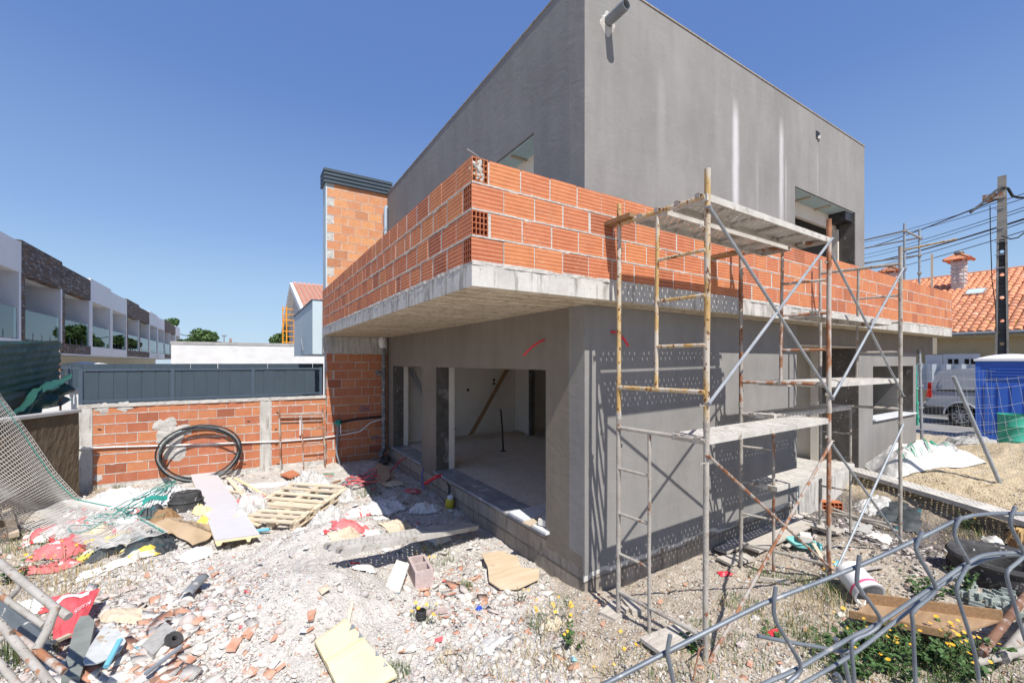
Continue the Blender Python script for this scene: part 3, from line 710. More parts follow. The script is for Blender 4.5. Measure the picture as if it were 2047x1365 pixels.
# mortar plug in the top corner brick
pl = MB()
def blob(mb, c, r, n=2, sc=(1,1,1), seed=0, amp=.3):
    import bmesh
    bm = bmesh.new(); bmesh.ops.create_icosphere(bm, subdivisions=n, radius=1)
    vs = []
    for v in bm.verts:
        q = v.co; k = 1+amp*mnoise.noise(q*1.7+Vector((seed,seed*.7,0)))
        vs.append((c[0]+q.x*k*r*sc[0], c[1]+q.y*k*r*sc[1], c[2]+q.z*k*r*sc[2]))
    mb.add(vs, [tuple(x.index for x in f.verts) for f in bm.faces]); bm.free()
blob(pl, (BX+.062, BY+.03, Zt+3*CR+.12), .055, 3, (1,.75,1.35), 3, .8); blob(pl, (BX+.085, BY+.03, Zt+3*CR+.075), .04, 3, (1,.85,1.3), 9, .8)
obj('mortar_plug', pl, M['mortar'], par)
tubeobj('rebar_stub', [(BX+.09,BY+.06,ZP-.03),(BX+.09,BY+.06,ZP+.035),(BX-.03,BY+.02,ZP+.05)], .006, M['galv'], par)
# mortar squeezed out under the first course
sq = MB()
rough_face(sq, (BX, BY-.004, Zt-.012), (L, 0, 0), (0, 0, .035), 400, 3, (0,-1,0), .03, 15)
rough_face(sq, (BX-.004, YB-.03, Zt-.012), (0, -(YB-BY-.04), 0), (0, 0, .035), 260, 3, (-1,0,0), .03, 16)
obj('mortar_bed', sq, M['mortar'], par)
# timber blocks left poking out of the parapet
for (x, z, ln) in ((-.06, 3.80, .42), (1.62, 3.70, .38)):
    wbk = MB(); wbk.b(x, BY-ln+.1, z, x+.13, BY+.02, z+.035); obj('timber_block', wbk, M['wood_brown'], par)

# ------------------------------------------------------------------ brick chimney stack at the end of the balcony
XL, XR = -1.40, .02
ch = thing('brick_chimney', (XL, YB, 0), 'tall pale brick chimney stack with a dark louvred metal cap rising beside the balcony', 'chimney')
cc = MB(); cc.b(XL+.02, YB+.004, 0, XR, YB+.03, 6.6)
for k in range(33):
    zj = .087+.2*k
    if zj < 2.7: joint_strip(cc, (XL+.02, YB, 0), (XR-XL-.02,0,0), zj, zj+.013, (0,-1,0), 200+k)
    elif zj > 3.0: joint_strip(cc, (XL+.02, YB, 0), (XR-XL-.02,0,0), 3.09+.2*(k-15)-.013, 3.09+.2*(k-15), (0,-1,0), 200+k)
cc.b(XL+.03, YB+.02, 0, XR, YB+.40, 6.62)
obj('mortar_core', cc, M['mortar'], ch)
sd_ = MB(); sd_.b(XL+.0, YB+.0, 3.6, XL+.028, YB+.41, 6.62); obj('rendered_side', sd_, M['bluewall'], ch)
sd_ = MB(); sd_.b(XL-.05, YB-.01, 2.70, XR+.02, YB+.2, 3.075); obj('concrete_beam', sd_, M['concrete'], ch)
bp30 = brick_mesh('brick', .30, .186, .12, M['brick_pale']); bs30 = brick_mesh('brick', .30, .186, .12, M['brick_smooth'])
z = .10; k = 0
while z < 6.55:
    if 2.60 < z < 3.0: z = 3.09
    mesh = bs30 if z < 2.7 else bp30
    x = XL+.03+(0 if k % 2 else .15)*(1 if z > 3 else 1)
    if not k % 2:
        if z < 3: lay(ch, 'brick', mesh, (XL+.02, YB, z), 0, .42)
    while x < XR-.05:
        w = min(.30, XR-x); 
        if w > .06: lay(ch, 'brick', mesh, (x, YB, z), 0, w/.30)
        x += w+random.uniform(.006,.012)
    z += .2; k += 1
for z in (3.75, 4.15, 4.55, 4.95, 5.35, 5.75, 6.15):
    pm = MB(); blob(pm, (XL+.10, YB+.01, z+.0), .085, 3, (.9,.18,1.15), z*3, .7); obj('mortar_patch', pm, M['mortar'], ch)
cap = MB(); 
for i in range(4): cap.b(XL-.05+.0*i, YB-.06, 6.60+i*.085, XR+.1, YB+.47, 6.655+i*.085)
cap.b(XL-.02, YB-.03, 6.62, XR+.07, YB+.44, 6.93)
obj('louvred_cap', cap, M['anthracite'], ch)
# downpipes
dp = thing('downpipe', (-.1, YB-.1, .5), 'blue grey rain downpipe beside the upper brick chimney', 'pipe')
tubeobj('pipe', [(-.02,YB-.02,6.3),(-.06,YB-.08,6.22),(-.06,YB-.08,3.3)], .045, M['bluegrey_pipe'], dp, 12)
for z in (5.7, 4.6, 3.8): cl = MB(); cl.tube((-.06,YB-.08,z),(-.06,YB-.08,z+.06), .052, 14); obj('pipe_collar', cl, M['bluegrey_pipe'], dp, smooth=True)
dq = thing('downpipe', (-.12, YB-.16, .4), 'dark plastic downpipe splashed with mortar in the corner of the brick wall and render', 'pipe')
tubeobj('pipe', [(-.12,YB-.14,3.0),(-.12,YB-.14,2.5),(-.12,YB-.14,.52)], .05, M['pvc_dirty'], dq, 14)
tubeobj('pipe_elbow', [(-.12,YB-.14,.52),(-.14,YB-.2,.40),(-.28,YB-.45,.33)], .056, M['pvc_dirty'], dq, 14)
tubeobj('pipe_branch', [(-.12,YB-.14,2.20),(-.30,YB-.16,2.24)], .05, M['pvc_dirty'], dq, 14)
cl = MB(); blob(cl, (-.14,YB-.14,2.98), .1, 2, (1.1,.8,1.6), 4, .5); obj('white_sealed_joint', cl, M['white'], dq)
# ------------------------------------------------------------------ scaffolding
def perforated_mesh(name, Lp, Wp, hgt, step=.040, hr=.0085, nx_=None):
    """steel scaffold plank: perforated deck, folded sides, cross ribs below. x 0..L, y 0..W, deck top at z=0"""
    mb = MB(); m0 = .035; nxx = int((Lp-2*m0)/step); nyy = max(3, int((Wp-.05)/step))
    sx = (Lp-2*m0)/nxx; sy = (Wp-.04)/nyy
    idx = {}
    def vid(x, y, z=0.0):
        k = (round(x,5), round(y,5), round(z,5))
        if k not in idx: idx[k] = len(mb.v); mb.v.append((x, y, z))
        return idx[k]
    for i in range(nxx):
        for j in range(nyy):
            x0_, y0_ = m0+i*sx, .02+j*sy; cx, cy = x0_+sx/2, y0_+sy/2
            c4 = [vid(x0_,y0_), vid(x0_+sx,y0_), vid(x0_+sx,y0_+sy), vid(x0_,y0_+sy)]
            if (i+j) % 2 == 0 and (i % 16) < 14:
                ring = [vid(cx+hr*.8*math.cos(a), cy+hr*1.45*math.sin(a)) for a in [math.radians(-135+45*k) for k in range(8)]]
                for q in range(4):
                    r0, r1, r2 = ring[2*q], ring[(2*q+1)%8], ring[(2*q+2)%8]
                    mb.f.append((c4[q], c4[(q+1)%4], r2, r1, r0))
            else: mb.f.append(tuple(c4))
    t = .0
    mb.b(0,0,-.004,m0,Wp,0); mb.b(Lp-m0,0,-.004,Lp,Wp,0); mb.b(m0,0,-.004,Lp-m0,.02,0); mb.b(m0,Wp-.02,-.004,Lp-m0,Wp,0)
    mb.b(0,0,-hgt,Lp,.003,-.004); mb.b(0,Wp-.003,-hgt,Lp,Wp,-.004); mb.b(0,.003,-hgt,Lp,.02,-hgt+.003); mb.b(0,Wp-.02,-hgt,Lp,Wp-.003,-hgt+.003)
    for k in range(1, 5): mb.b(Lp*k/5-.02,.004,-hgt*.55,Lp*k/5+.02,Wp-.004,-.006)
    mb.b(0.001,.004,-hgt,.004,Wp-.004,-.005); mb.b(Lp-.004,.004,-hgt,Lp-.001,Wp-.004,-.005)
    return mesh_of(name, mb, M['plankm'])
FR = {1: (Vector((-.001,-.47,.08)), Vector((.07,-1.32,.09))), 2: (Vector((2.036,-.48,.06)), Vector((2.283,-1.29,.20))), 3: (Vector((4.134,-.46,.06)), Vector((4.339,-1.30,.10)))}
def frame_tube(name, a, b, r, mat, par, n=12):
    mb = MB(); a, b = Vector(a), Vector(b); k = 7
    pts = [a+(b-a)*i/k for i in range(k+1)]
    pts = [p+Vector((random.uniform(-1,1), random.uniform(-1,1), 0))*.0018 if 0 < i < k else p for i, p in enumerate(pts)]
    rr = [r*random.uniform(.97,1.07) for _ in pts]
    mb.path(pts, rr, n); return obj(name, mb, mat, par, smooth=True)
def scaffold(i, label):
    A, B = FR[i]
    t = thing('ladder_scaffold', A, label, 'scaffolding', 'scaffold frames standing along the front wall')
    up_m = M['scaf_yellow'] if i == 1 else M['rust']; lo_m = M['scaf_grey']
    def on(s, z): p = A.lerp(B, s); return Vector((p.x, p.y, z))
    lean = {1: (Vector((.012,0,0)), Vector((.03,-.0,0))), 2: (Vector((0,0,0)),)*2, 3: (Vector((0,0,0)),)*2}[i]
    sp = 1.72
    zt = 3.98
    for q, (P, ln) in enumerate(((A, lean[0]), (B, lean[1]))):
        lo_p = [Vector((P.x,P.y,P.z+.0))+ln*0, Vector((P.x,P.y,1.98))+ln*.5]; hi_p = [Vector((P.x,P.y,1.98))+ln*.5, Vector((P.x,P.y,zt+(.03 if q else 0)))+ln]
        frame_tube('post', lo_p[0], lo_p[1], .0212, lo_m if not (i == 2 and q == 1) else M['rust'], t)
        frame_tube('post', hi_p[0], hi_p[1], .0206 if q == 0 else .0225, up_m if i != 3 else M['scaf_grey'], t)
        cl = MB(); cl.tube(Vector((P.x,P.y,1.95))+ln*.5, Vector((P.x,P.y,2.02))+ln*.5, .0255, 12); obj('coupling', cl, lo_m, t, smooth=True)
        for z in (.75, 1.7, 2.15, 3.55):
            pn = MB(); s_ = 1 if q == 0 else -1
            d = Vector((.045, .0, 0)) if q == 0 else Vector((-.05,.01,0))
            b0 = Vector((P.x,P.y,z)); pn.tube(b0, b0+d, .006, 6); pn.tube(b0+d+Vector((0,0,-.016)), b0+d+Vector((0,0,.016)), .007, 6); obj('wing_pin', pn, lo_m, t)
    um = up_m if i == 1 else M['scaf_grey'] if i == 3 else M['rust']
    def bar(nm, s0, s1, z, m, r=.0165, dip=0):
        a, b = on(s0, z), on(s1, z-dip); frame_tube(nm, a, b, r, m, t, 10)
    # upper frame: ladder rungs on the outer side
    bar('crossbar', 0, 1, 3.785, up_m if i != 3 else M['scaf_grey'], .021); bar('crossbar', 0, 1, 2.255, up_m if i == 1 else M['scaf_grey'] if i == 3 else M['rust'], .019)
    frame_tube('inner_upright', on(.48, 2.25), on(.50, 3.78), .0165, um, t)
    for z in (3.37, 3.015, 2.625): bar('rung', .49, 1, z, um, .0145)
    # lower frame: ladder rungs on the wall side
    bar('crossbar', 0, 1, 1.875, lo_m, .0185); bar('crossbar', 0, 1, .335, lo_m, .0175)
    frame_tube('inner_upright', on(.40, .12), on(.40, 1.86), .0155, M['scaf_grey'] if i != 2 else M['rust'], t)
    for z in (1.49, 1.07, .69): bar('rung', 0, .40, z, lo_m, .0135)
    return t
scaffold(1, 'yellow painted scaffold frame nearest the house corner, mortar crusted below')
scaffold(2, 'rust brown scaffold frame, the middle one of three, holding both top planks')
scaffold(3, 'grey scaffold frame farthest right, in front of the window of the side block')
# diagonal braces, each its own bar
def P(i, s, z): A, B = FR[i]; p = A.lerp(B, s); return Vector((p.x, p.y-.03, z))
for (a, b, m, lb) in ((P(1,1,3.70), P(2,1,2.12), 'galv', 'silver diagonal brace falling right from top of yellow scaffold post'), (P(1,1,2.17), P(2,1,3.80), 'galv', 'silver diagonal brace rising right to top of rusty scaffold post'),
                  (P(1,1,1.76), P(2,1,.30), 'rust', 'thin rusty brace falling right from mortar crusted post below the low plank'), (P(1,1,.16), P(2,1,1.66), 'rust', 'orange rusty brace rising right from the foot of the nearest post'),
                  (P(2,1,3.62), P(3,1,2.05), 'galv', 'silver brace falling from middle frame top, right scaffold bay'), (P(2,1,2.10), P(3,1,3.72), 'galv', 'pale brace rising to the top of the farthest right frame'),
                  (P(2,1,1.62), P(3,1,.10), 'galv', 'thin silver brace falling to the foot of farthest right frame'), (P(2,1,.2), P(3,1,1.68), 'galv', 'silver brace rising from the rusty middle post foot')):
    mb = MB(); mb.tube(a, b, .0135, 8)
    for p in (a, b): mb.tube(p+Vector((0,-.018,0)), p+Vector((0,.04,0)), .008, 6)
    obj('scaffold_brace', mb, M[m], smooth=True, label=lb, cat='brace', group='diagonal braces of the scaffolding')
# planks
pmesh = perforated_mesh('scaffold_plank', 2.20, .31, .055); pmesh2 = perforated_mesh('scaffold_plank', 2.06, .31, .055)
def plank(mesh, a, rz, tilt, label, ry=0):
    t = thing('scaffold_plank', a, label, 'plank', 'perforated steel scaffold planks')
    t.rotation_euler = (tilt, ry, rz)
    o = bpy.data.objects.new('deck', mesh); C.objects.link(o); o.parent = t
    for k, (x, y) in enumerate(((-.05,.05),(-.05,.24),(mesh['L']-.01,.05),(mesh['L']-.01,.24))):
        hk = MB(); hk.b(x,y-.02,.0,x+.06,y+.02,.006); q = -.05 if k < 2 else mesh['L']+.05
        hk.b(q-.003,y-.02,-.035,q+.003,y+.02,.003)
        h = obj('hook', hk, M['scaf_grey'], None); h.parent = t; h.location = (0,0,0); 
        me = h.data
        for v in me.vertices: v.co = v.co
        h.location = Vector(ORG[h.name])
    return t
pmesh['L'] = 2.20; pmesh2['L'] = 2.06
rzp = math.atan2(-1.18+1.225, 2.55-.206)
plank(pmesh, (.06,-1.34,3.805), 0.012, 0, 'top perforated plank on the outer side, spanning the yellow and rusty frames')
plank(pmesh, (.03,-.97,3.80), 0.012, 0, 'top perforated plank beside the outer one, nearer the brick parapet')
plank(pmesh, (.07,-1.32,1.895), 0.012, 0, 'low perforated plank caked in pale mortar between nearest two scaffold frames')
plank(pmesh2, (2.24,-1.22,3.035), 0.0, 0, 'single plank at parapet slab height in the right scaffold bay')
plank(pmesh2, (2.28,-1.27,2.275), -0.01, 0, 'front plank of the pair at head height in the right scaffold bay')
plank(pmesh2, (2.17,-.92,2.275), -0.01, 0, 'rear plank of the pair at head height in the right scaffold bay')
plank(pmesh2, (2.07,-.84,1.895), 0.0, 0, 'dark shaded plank close to the wall below the pair in the right bay')
plank(pmesh2, (2.08,-.87,1.09), 0.0, 0, 'lowest plank of the right scaffold bay, mortar covered, near the porch step')
# wooden blocks under the first post
for (u, v, sz, rz, lb) in ((1228,1246,(.26,.17,.028),.25,'thin split board under the foot of nearest scaffold post'), (1262,1233,(.24,.10,.04),1.2,'squared timber offcut beside the split board at the post foot')):
    g = PZ(u, v, .0); mb = MB(); mb.rb((g.x, g.y, H(g.x,g.y)+.03), sz, rz, .03); mb.rb((g.x-.01, g.y, H(g.x,g.y)), sz, rz+.1, .0)
    obj('timber_block', mb, M['wood_x'], label=lb, cat='wood')
# loose rod and a stick leaning at the outer foot
tb = MB(); tb.path([G(1385,1365,.02), G(1398,1345,.12)+Vector((0,0,.06)), PY(1415,1290,-1.25)], .006, 6); obj('rusty_rod', tb, M['rust'], smooth=True, label='short rusty rod stuck in the soil by the nearest scaffold foot', cat='rod')
# ------------------------------------------------------------------ right-hand background
M['tile'] = mk('clay_roof_tile', (.50,.19,.10), (.66,.31,.18), 3, .85, bmp=.3, rand=.22, spots=((.42,.27,.05), 7, .60, .05), spots2=((.5,.40,.36),3,.60,.12))
M['yellowwall'] = mk('ochre_render', (.46,.37,.22), (.53,.43,.27), 2, .9, bmp=.3)
M['glass'] = mk('dark_window_glass', (.012,.014,.016), (.02,.022,.024), 1, .08, bmp=0, spec=.6)
M['corr'] = mk('corrugated_sheet', (.46,.50,.54), (.54,.58,.62), 1, .4, metal=.3, bmp=0)
M['stone'] = mk('rough_stone', (.28,.26,.24), (.50,.47,.44), 9, .95, bmp=1, bscale=14, bdist=.05)
nb = thing('neighbour_house', (21.3, 0, .4), 'single storey ochre house with orange clay tile roof and white shuttered window across the road', 'house')
nw = MB(); nw.b(21.3, -16, .3, 34, 9.0, 3.62); obj('wall', nw, M['yellowwall'], nb)
x0r, z0r, x1r, z1r = 20.9, 3.66, 28.2, 6.95
rfb = MB(); rfb.add([(x0r,-17,z0r-.06),(x0r,9.5,z0r-.06),(x1r,9.5,z1r-.06),(x1r,-17,z1r-.06),(35.5,9.5,z0r-.06),(35.5,-17,z0r-.06)], [(0,3,2,1),(3,5,4,2),(1,2,4),(0,5,3)])
roof = obj('roof', rfb, M['tile'], nb)
# barrel tiles: real rows, the nearest 300 as parts
def tile_mesh():
    mb = MB(); n = 5; L_, w = .42, .115
    for i in range(n):
        a0, a1 = math.pi*i/n, math.pi*(i+1)/n
        mb.add([(0,-w*math.cos(a0),.075*math.sin(a0)+.02),(0,-w*math.cos(a1),.075*math.sin(a1)+.02),(L_,-w*.85*math.cos(a1),.065*math.sin(a1)),(L_,-w*.85*math.cos(a0),.065*math.sin(a0))], [(0,1,2,3)])
    mb.add([(0,-w*math.cos(math.pi*i/n),.075*math.sin(math.pi*i/n)+.02) for i in range(n+1)]+[(0.004,-w*.8*math.cos(math.pi*i/n),.055*math.sin(math.pi*i/n)+.015) for i in range(n+1)], [(i,i+1,n+2+i,n+1+i) for i in range(n)])
    return mb
tm = mesh_of('roof_tile', tile_mesh(), M['tile'], smooth=True)
slope = math.atan2(z1r-z0r, x1r-x0r); Ls = math.hypot(z1r-z0r, x1r-x0r)
ncol = 62; cnt = 0; rest = MB(); tmb = tile_mesh()
Rt = Matrix.Rotation(-slope, 3, 'Y')
for r_ in range(int(Ls/.36)):
    for c_ in range(-9, ncol-9+20):
        y = -7+c_*.235+.0; 
        if y < -5.5 or y > 9.4: continue
        s = r_*.36; p = Vector((x0r+s*math.cos(slope)-.03, y, z0r+s*math.sin(slope)-.02))
        u = CU+F*((sA*(p.x-CX)-cA*(p.y-CY))/(cA*(p.x-CX)+sA*(p.y-CY)))
        if u > 2090: continue
        if u < 1780: continue
        if cnt < 300 and r_ < 11 and u > 1895:
            o = bpy.data.objects.new('roof_tile', tm); C.objects.link(o); o.parent = roof; o.location = p-ORG[roof.name]; o.rotation_euler = (random.uniform(-.03,.03), -slope, random.uniform(-.03,.03)); cnt += 1
        else:
            j = random.uniform(-.01,.01); rest.add([p+Rt@Vector((q[0],q[1]+j,q[2]+j*.4)) for q in tmb.v], tmb.f)
o = obj('tile_courses', rest, M['tile'], roof, smooth=True); o['kind'] = 'stuff'
rt = MB()
for i in range(70): y = -5.5+i*.215; rt.path([(x1r,y,z1r-.03),(x1r,y+.25,z1r-.02)], [.13,.115], 8)
obj('ridge_tiles', rt, M['tile'], roof, smooth=True)
gt = MB(); gt.path([(x0r-.06,-17,z0r-.06),(x0r-.06,9.5,z0r-.06)], .07, 8); obj('gutter', gt, M['pvc'], nb, smooth=True)
fs = MB(); fs.b(x0r+.02,-17,3.45,21.3,9.5,3.60); obj('eaves', fs, M['yellowwall'], nb)
def chimney_n(x, y, zt, par):
    c = MB(); zc = zt-1.2; rows = 6
    c.b(x-.22,y-.22,zc-1.2,x+.22,y+.22,zt-.06)
    o = obj('stone_chimney', c, M['mortar'], par)
    for k in range(rows*1):
        for (a, b_) in ((-1,0),(0,-1),(0,1)):
            for h_ in (-.14,.14):
                q = MB(); off = (.13 if k % 2 else .0)
                px_, py_ = (x-.22, y+h_*.75+off*.2) if a else (x+h_*.75, y+b_*.22)
                blob(q, (px_, py_, zc+.12+k*.185), .11, 1, (.6 if a else 1.05, 1.05 if a else .6, .72), k+h_, .3)
                obj('stone', q, M['chstone'], o, smooth=True)
    cp_ = MB()
    for s_ in (-1,1):
        cp_.add([(x-.05*0,y,zt+.30),(x-.42,y+s_*.5,zt+.03),(x+.42,y+s_*.5,zt+.03)],[(0,1,2)])
    cp_.add([(x,y,zt+.34),(x-.48,y-.48,zt+.02),(x+.48,y-.48,zt+.02),(x+.48,y+.48,zt+.02),(x-.48,y+.48,zt+.02)], [(0,2,1),(0,3,2),(0,4,3),(0,1,4),(1,2,3,4)])
    for k in range(4):
        a0 = math.pi/4+k*math.pi/2
        cp_.path([(x,y,zt+.36),(x+.62*math.cos(a0),y+.62*math.sin(a0),zt+.02)], [.05,.08], 6)
    obj('chimney_cap', cp_, M['tile'], o, smooth=True)
    bl = MB(); blob(bl, (x,y,zt+.38), .16, 2, (1.2,1.2,.7), 2, .2); obj('cap_finial', bl, M['pvc'], o, smooth=True)
    lg = MB()
    for (a,b_) in ((-.2,-.2),(.2,-.2),(.2,.2),(-.2,.2)): lg.b(x+a-.04,y+b_-.04,zt-.1,x+a+.04,y+b_+.04,zt+.05)
    obj('cap_legs', lg, M['mortar'], o)
M['chstone'] = mk('whitewashed_stone', (.44,.40,.40), (.64,.60,.59), 12, .9, bmp=.5)
pc = PX(1917, 560, 26.2); chimney_n(pc.x, pc.y, 7.38, roof)
pc = PX(1782, 560, 28.5); chimney_n(pc.x, pc.y, 7.65, roof)
# skylight
pk = PX(1950, 592, 25.2); a = slope
sk1 = MB(); sk1.ob((pk.x, pk.y, z0r+(pk.x-x0r)*math.tan(slope)+.08), Rt@Vector((.38,0,0)), (0,.33,0), Rt@Vector((0,0,.05))); s1 = obj('skylight', sk1, M['rust'], roof)
sk1 = MB(); sk1.ob((pk.x, pk.y, z0r+(pk.x-x0r)*math.tan(slope)+.13), Rt@Vector((.30,0,0)), (0,.27,0), Rt@Vector((0,0,.01))); obj('pane', sk1, M['bluewall'], s1)
# window with shutter
def nwin(u0, v0, u1, v1, x):
    a, b = PX(u0, v1, x), PX(u1, v0, x); return min(a.y,b.y), a.z, max(a.y,b.y), b.z
y0, z0, y1, z1 = nwin(1886, 707, 1960, 745, 21.28)
fm = MB(); fm.b(21.22, y0, z0-.6, 21.30, y1, z1); fw = obj('window', fm, M['white_house'], nb)
yy = y0+.05; W4 = (y1-y0-.1)/2
for k in range(2):
    for a in range(2):
        for b_ in range(3):
            pn = MB(); pn.b(21.205, yy+k*W4+.07+a*(W4-.12)/2, z1-.15-.33*(b_+1), 21.218, yy+k*W4+.07+(a+1)*(W4-.12)/2-.05, z1-.15-.33*b_-.05); obj('pane', pn, M['glass'], fw)
y0, z0, y1, z1 = nwin(1850, 709, 1884, 748, 21.2)
shx = MB(); shx.b(21.18, y0, z0-.5, 21.24, y1, z1); s_ = obj('shutter', shx, M['white_house'], nb)
for k in range(9): q = MB(); q.b(21.16, y0+.08, z0-.45+k*.12, 21.178, y1-.08, z0-.39+k*.12); obj('slat', q, M['white_house'], s_)
# boundary wall of the neighbour: stone base, ochre band, corrugated sheet
bw = thing('boundary_wall', (19.6, 2, .5), 'low ochre and rubble stone wall topped with corrugated grey sheeting beside the van', 'wall')
q = MB(); q.b(19.6,-8,.4,19.9,12,1.42); obj('wall', q, M['yellowwall'], bw)
q = MB(); q.b(19.55,-8,.4,19.6,12,.95); obj('stone_base', q, M['stone'], bw)
q = MB(); n = 200; pts = []
for i in range(n+1): y = -8+20*i/n; pts.append((19.5+(.08 if (i//2) % 2 else 0), y))
for i in range(n): (xa,ya),(xb,yb) = pts[i],pts[i+1]; q.add([(xa,ya,1.42),(xb,yb,1.42),(xb,yb,2.42),(xa,ya,2.42)],[(0,3,2,1)])
o = obj('corrugated_sheet', q, M['corr'], bw)
q = MB()
for i in range(160):
    a = random.uniform(-3,8); blob(q, (19.48, a, random.uniform(.5,.95)), random.uniform(.08,.17), 1, (.6,1.2,.8), i, .5)
o = obj('rubble_stones', q, M['stone'], bw); o['kind'] = 'stuff'
# white van
M['vanpaint'] = mk('silver_white_paint', (.36,.38,.41), (.42,.44,.47), 1, .35, metal=.15, bmp=0, spec=.5)
M['tyre'] = mk('tyre_rubber', (.02,.02,.02), (.045,.043,.04), 8, .8, bmp=.3)
M['bumper'] = mk('black_bumper', (.035,.035,.037), (.05,.05,.05), 3, .6, bmp=.1)
M['taillight'] = mk('red_lens', (.55,.02,.01), (.62,.03,.02), 3, .2, bmp=0)
M['rim'] = mk('silver_hubcap', (.42,.43,.44), (.5,.5,.5), 3, .35, metal=.5, bmp=0)
VX, VW = 16.35, 1.72; vr = PX(1853, 850, VX).y      # rear of the van
van = thing('parked_van', (VX+VW/2, vr-2, .455), 'silver white van parked beyond the plot, its rear end left of the blue cabin', 'van')
Zg = .455
side = [(0,.36),(-.02,.75),(.06,1.15),(.20,1.62),(.34,1.78),(.60,1.82),(2.2,1.83),(2.7,1.72),(3.3,1.18),(4.1,.98),(4.28,.8),(4.3,.36)]
def arch(cx, r=.37, z=.36):
    return [(cx+r*math.cos(a), z+r*math.sin(a)) for a in [math.pi*k/10 for k in range(11)]]
low = [(0,.36)]+[(.92-.37,.36)][:0]
poly = side[:]
bot = []
for cx in (3.55, .80): bot += arch(cx)
poly2 = side+bot                                  # arches cut the sill
mb = MB()
nP = len(poly2)
def vy(s): return vr-s
out = []
for (s, z) in poly2: out.append((VX+.05*max(0,(z-1.0))*1.6, vy(s), Zg+z))
inn = [(VX+VW-.05*max(0,(z-1.0))*1.6, vy(s), Zg+z) for (s, z) in poly2]
mb.add(out+inn, [tuple(range(nP)), tuple(range(nP, 2*nP))[::-1]]+[(i, nP+i, nP+(i+1)%nP, (i+1)%nP) for i in range(nP)])
body = obj('body', mb, M['vanpaint'], van)
def vq(pts, name, mat, par, off=.006, th=.02):   # panel on the van's near side, given in (s,z)
    m2 = MB(); f = [(VX+.08*max(0,(z-1.0))-off, vy(s), Zg+z) for s, z in pts]; g = [(p[0]+th, p[1], p[2]) for p in f]; k = len(pts)
    m2.add(f+g, [tuple(range(k)), tuple(range(k,2*k))[::-1]]+[(i,k+i,k+(i+1)%k,(i+1)%k) for i in range(k)]); return obj(name, m2, mat, par)
vq([(.24,1.16),(.34,1.50),(.50,1.56),(1.35,1.58),(1.35,1.16)][::-1], 'blank_side_panel', M['vanpaint'], body, .012)
vq([(.24,1.10),(.24,1.155),(1.5,1.155),(1.5,1.10)], 'trim_strip', M['bumper'], body, .013)
vq([(1.50,1.12),(1.50,1.58),(2.35,1.60),(2.35,1.12)], 'side_window', M['glass'], body, .012)
vq([(2.42,1.12),(2.42,1.60),(2.70,1.58),(3.15,1.14)], 'side_window', M['glass'], body, .012)
vq([(-.015,.88),(.02,1.36),(.11,1.36),(.12,.88)][::-1], 'taillight', M['taillight'], van, .02, .16)
q = MB(); q.b(VX-.03, vy(-.13), Zg+.30, VX+VW+.03, vy(.46), Zg+.62); bp = obj('rear_bumper', q, M['bumper'], van)
md = bp.modifiers.new('bevel', 'BEVEL'); md.width = .08; md.segments = 3
q = MB(); q.b(VX+.02, vy(1.2), Zg+.22, VX+VW-.02, vy(3.1), Zg+.36); obj('sill', q, M['bumper'], van)
for cx in (.80, 3.55):
    ar = MB(); ar.path([(VX-.008, vy(cx+.40*math.cos(a)), Zg+.36+.40*math.sin(a)) for a in [math.pi*k/12 for k in range(13)]], .028, 6); obj('wheel_arch', ar, M['vanpaint'], body, smooth=True)
    wl = thing('wheel', (VX+.1, vy(cx), Zg+.31), None, None); wl.parent = van; wl.location = ORG[wl.name]-ORG[van.name]
    Rm = Matrix.Rotation(-math.pi/2, 3, 'Y'); c_ = (VX+.1, vy(cx), Zg+.31)
    q = MB(); q.lathe([(.20,-.10),(.29,-.10),(.315,-.06),(.315,.06),(.29,.10),(.22,.11),(.20,.07)], 28, c_, Rm); obj('tyre', q, M['tyre'], wl, smooth=True)
    q = MB(); q.lathe([(.20,.06),(.215,.085),(.19,.09),(.0,.075)], 28, c_, Rm); obj('rim', q, M['rim'], wl, smooth=True)
    hub = MB()
    for k in range(9):
        a = 2*math.pi*k/9; d = Vector((0, math.cos(a), math.sin(a))); n_ = Vector((0,-math.sin(a), math.cos(a)))
        c0 = Vector(c_)+d*.135+Vector((-.092,0,0)); 
        hub.add([c0-d*.045-n_*.018, c0-d*.045+n_*.018, c0+d*.05+n_*.036, c0+d*.05-n_*.036], [(0,3,2,1)])
    obj('rim_slots', hub, M['tyre'], wl)
    q = MB(); q.b(VX+.25, vy(cx)-.38, Zg+.36, VX+.3, vy(cx)+.38, Zg+.75); obj('arch_liner', q, M['bumper'], van)
# portable toilet
M['bluecabin'] = mk('blue_cabin_plastic', (.028,.10,.44), (.04,.13,.52), 1.5, .45, bmp=.12)
TX = PD(1952, 800, 10.9); Tb = .50
Rz = .20
tl = thing('portable_toilet', (TX.x, TX.y, Tb), 'blue portable toilet cabin with pale domed roof behind the bent wire fence', 'toilet')
_rd = ray(1948, 724).normalized(); dn = (Matrix.Rotation(-.03, 3, 'Z')@Vector((_rd.x, _rd.y, 0))).normalized(); dr = Vector((dn.y, -dn.x, 0))
o0 = Vector((TX.x, TX.y, Tb)); Wt, Dt, Ht = 1.15, 1.15, 2.02
def cab(name, a0, a1, b0, b1, z0, z1, mat, par):
    q = MB(); q.ob(o0+dr*((a0+a1)/2)+dn*((b0+b1)/2)+Vector((0,0,(z0+z1)/2)), dr*(a1-a0)/2, dn*(b1-b0)/2, (0,0,(z1-z0)/2)); return obj(name, q, mat, par)
bd = cab('body', 0, Wt, 0, Dt, .05, Ht, M['bluecabin'], tl)
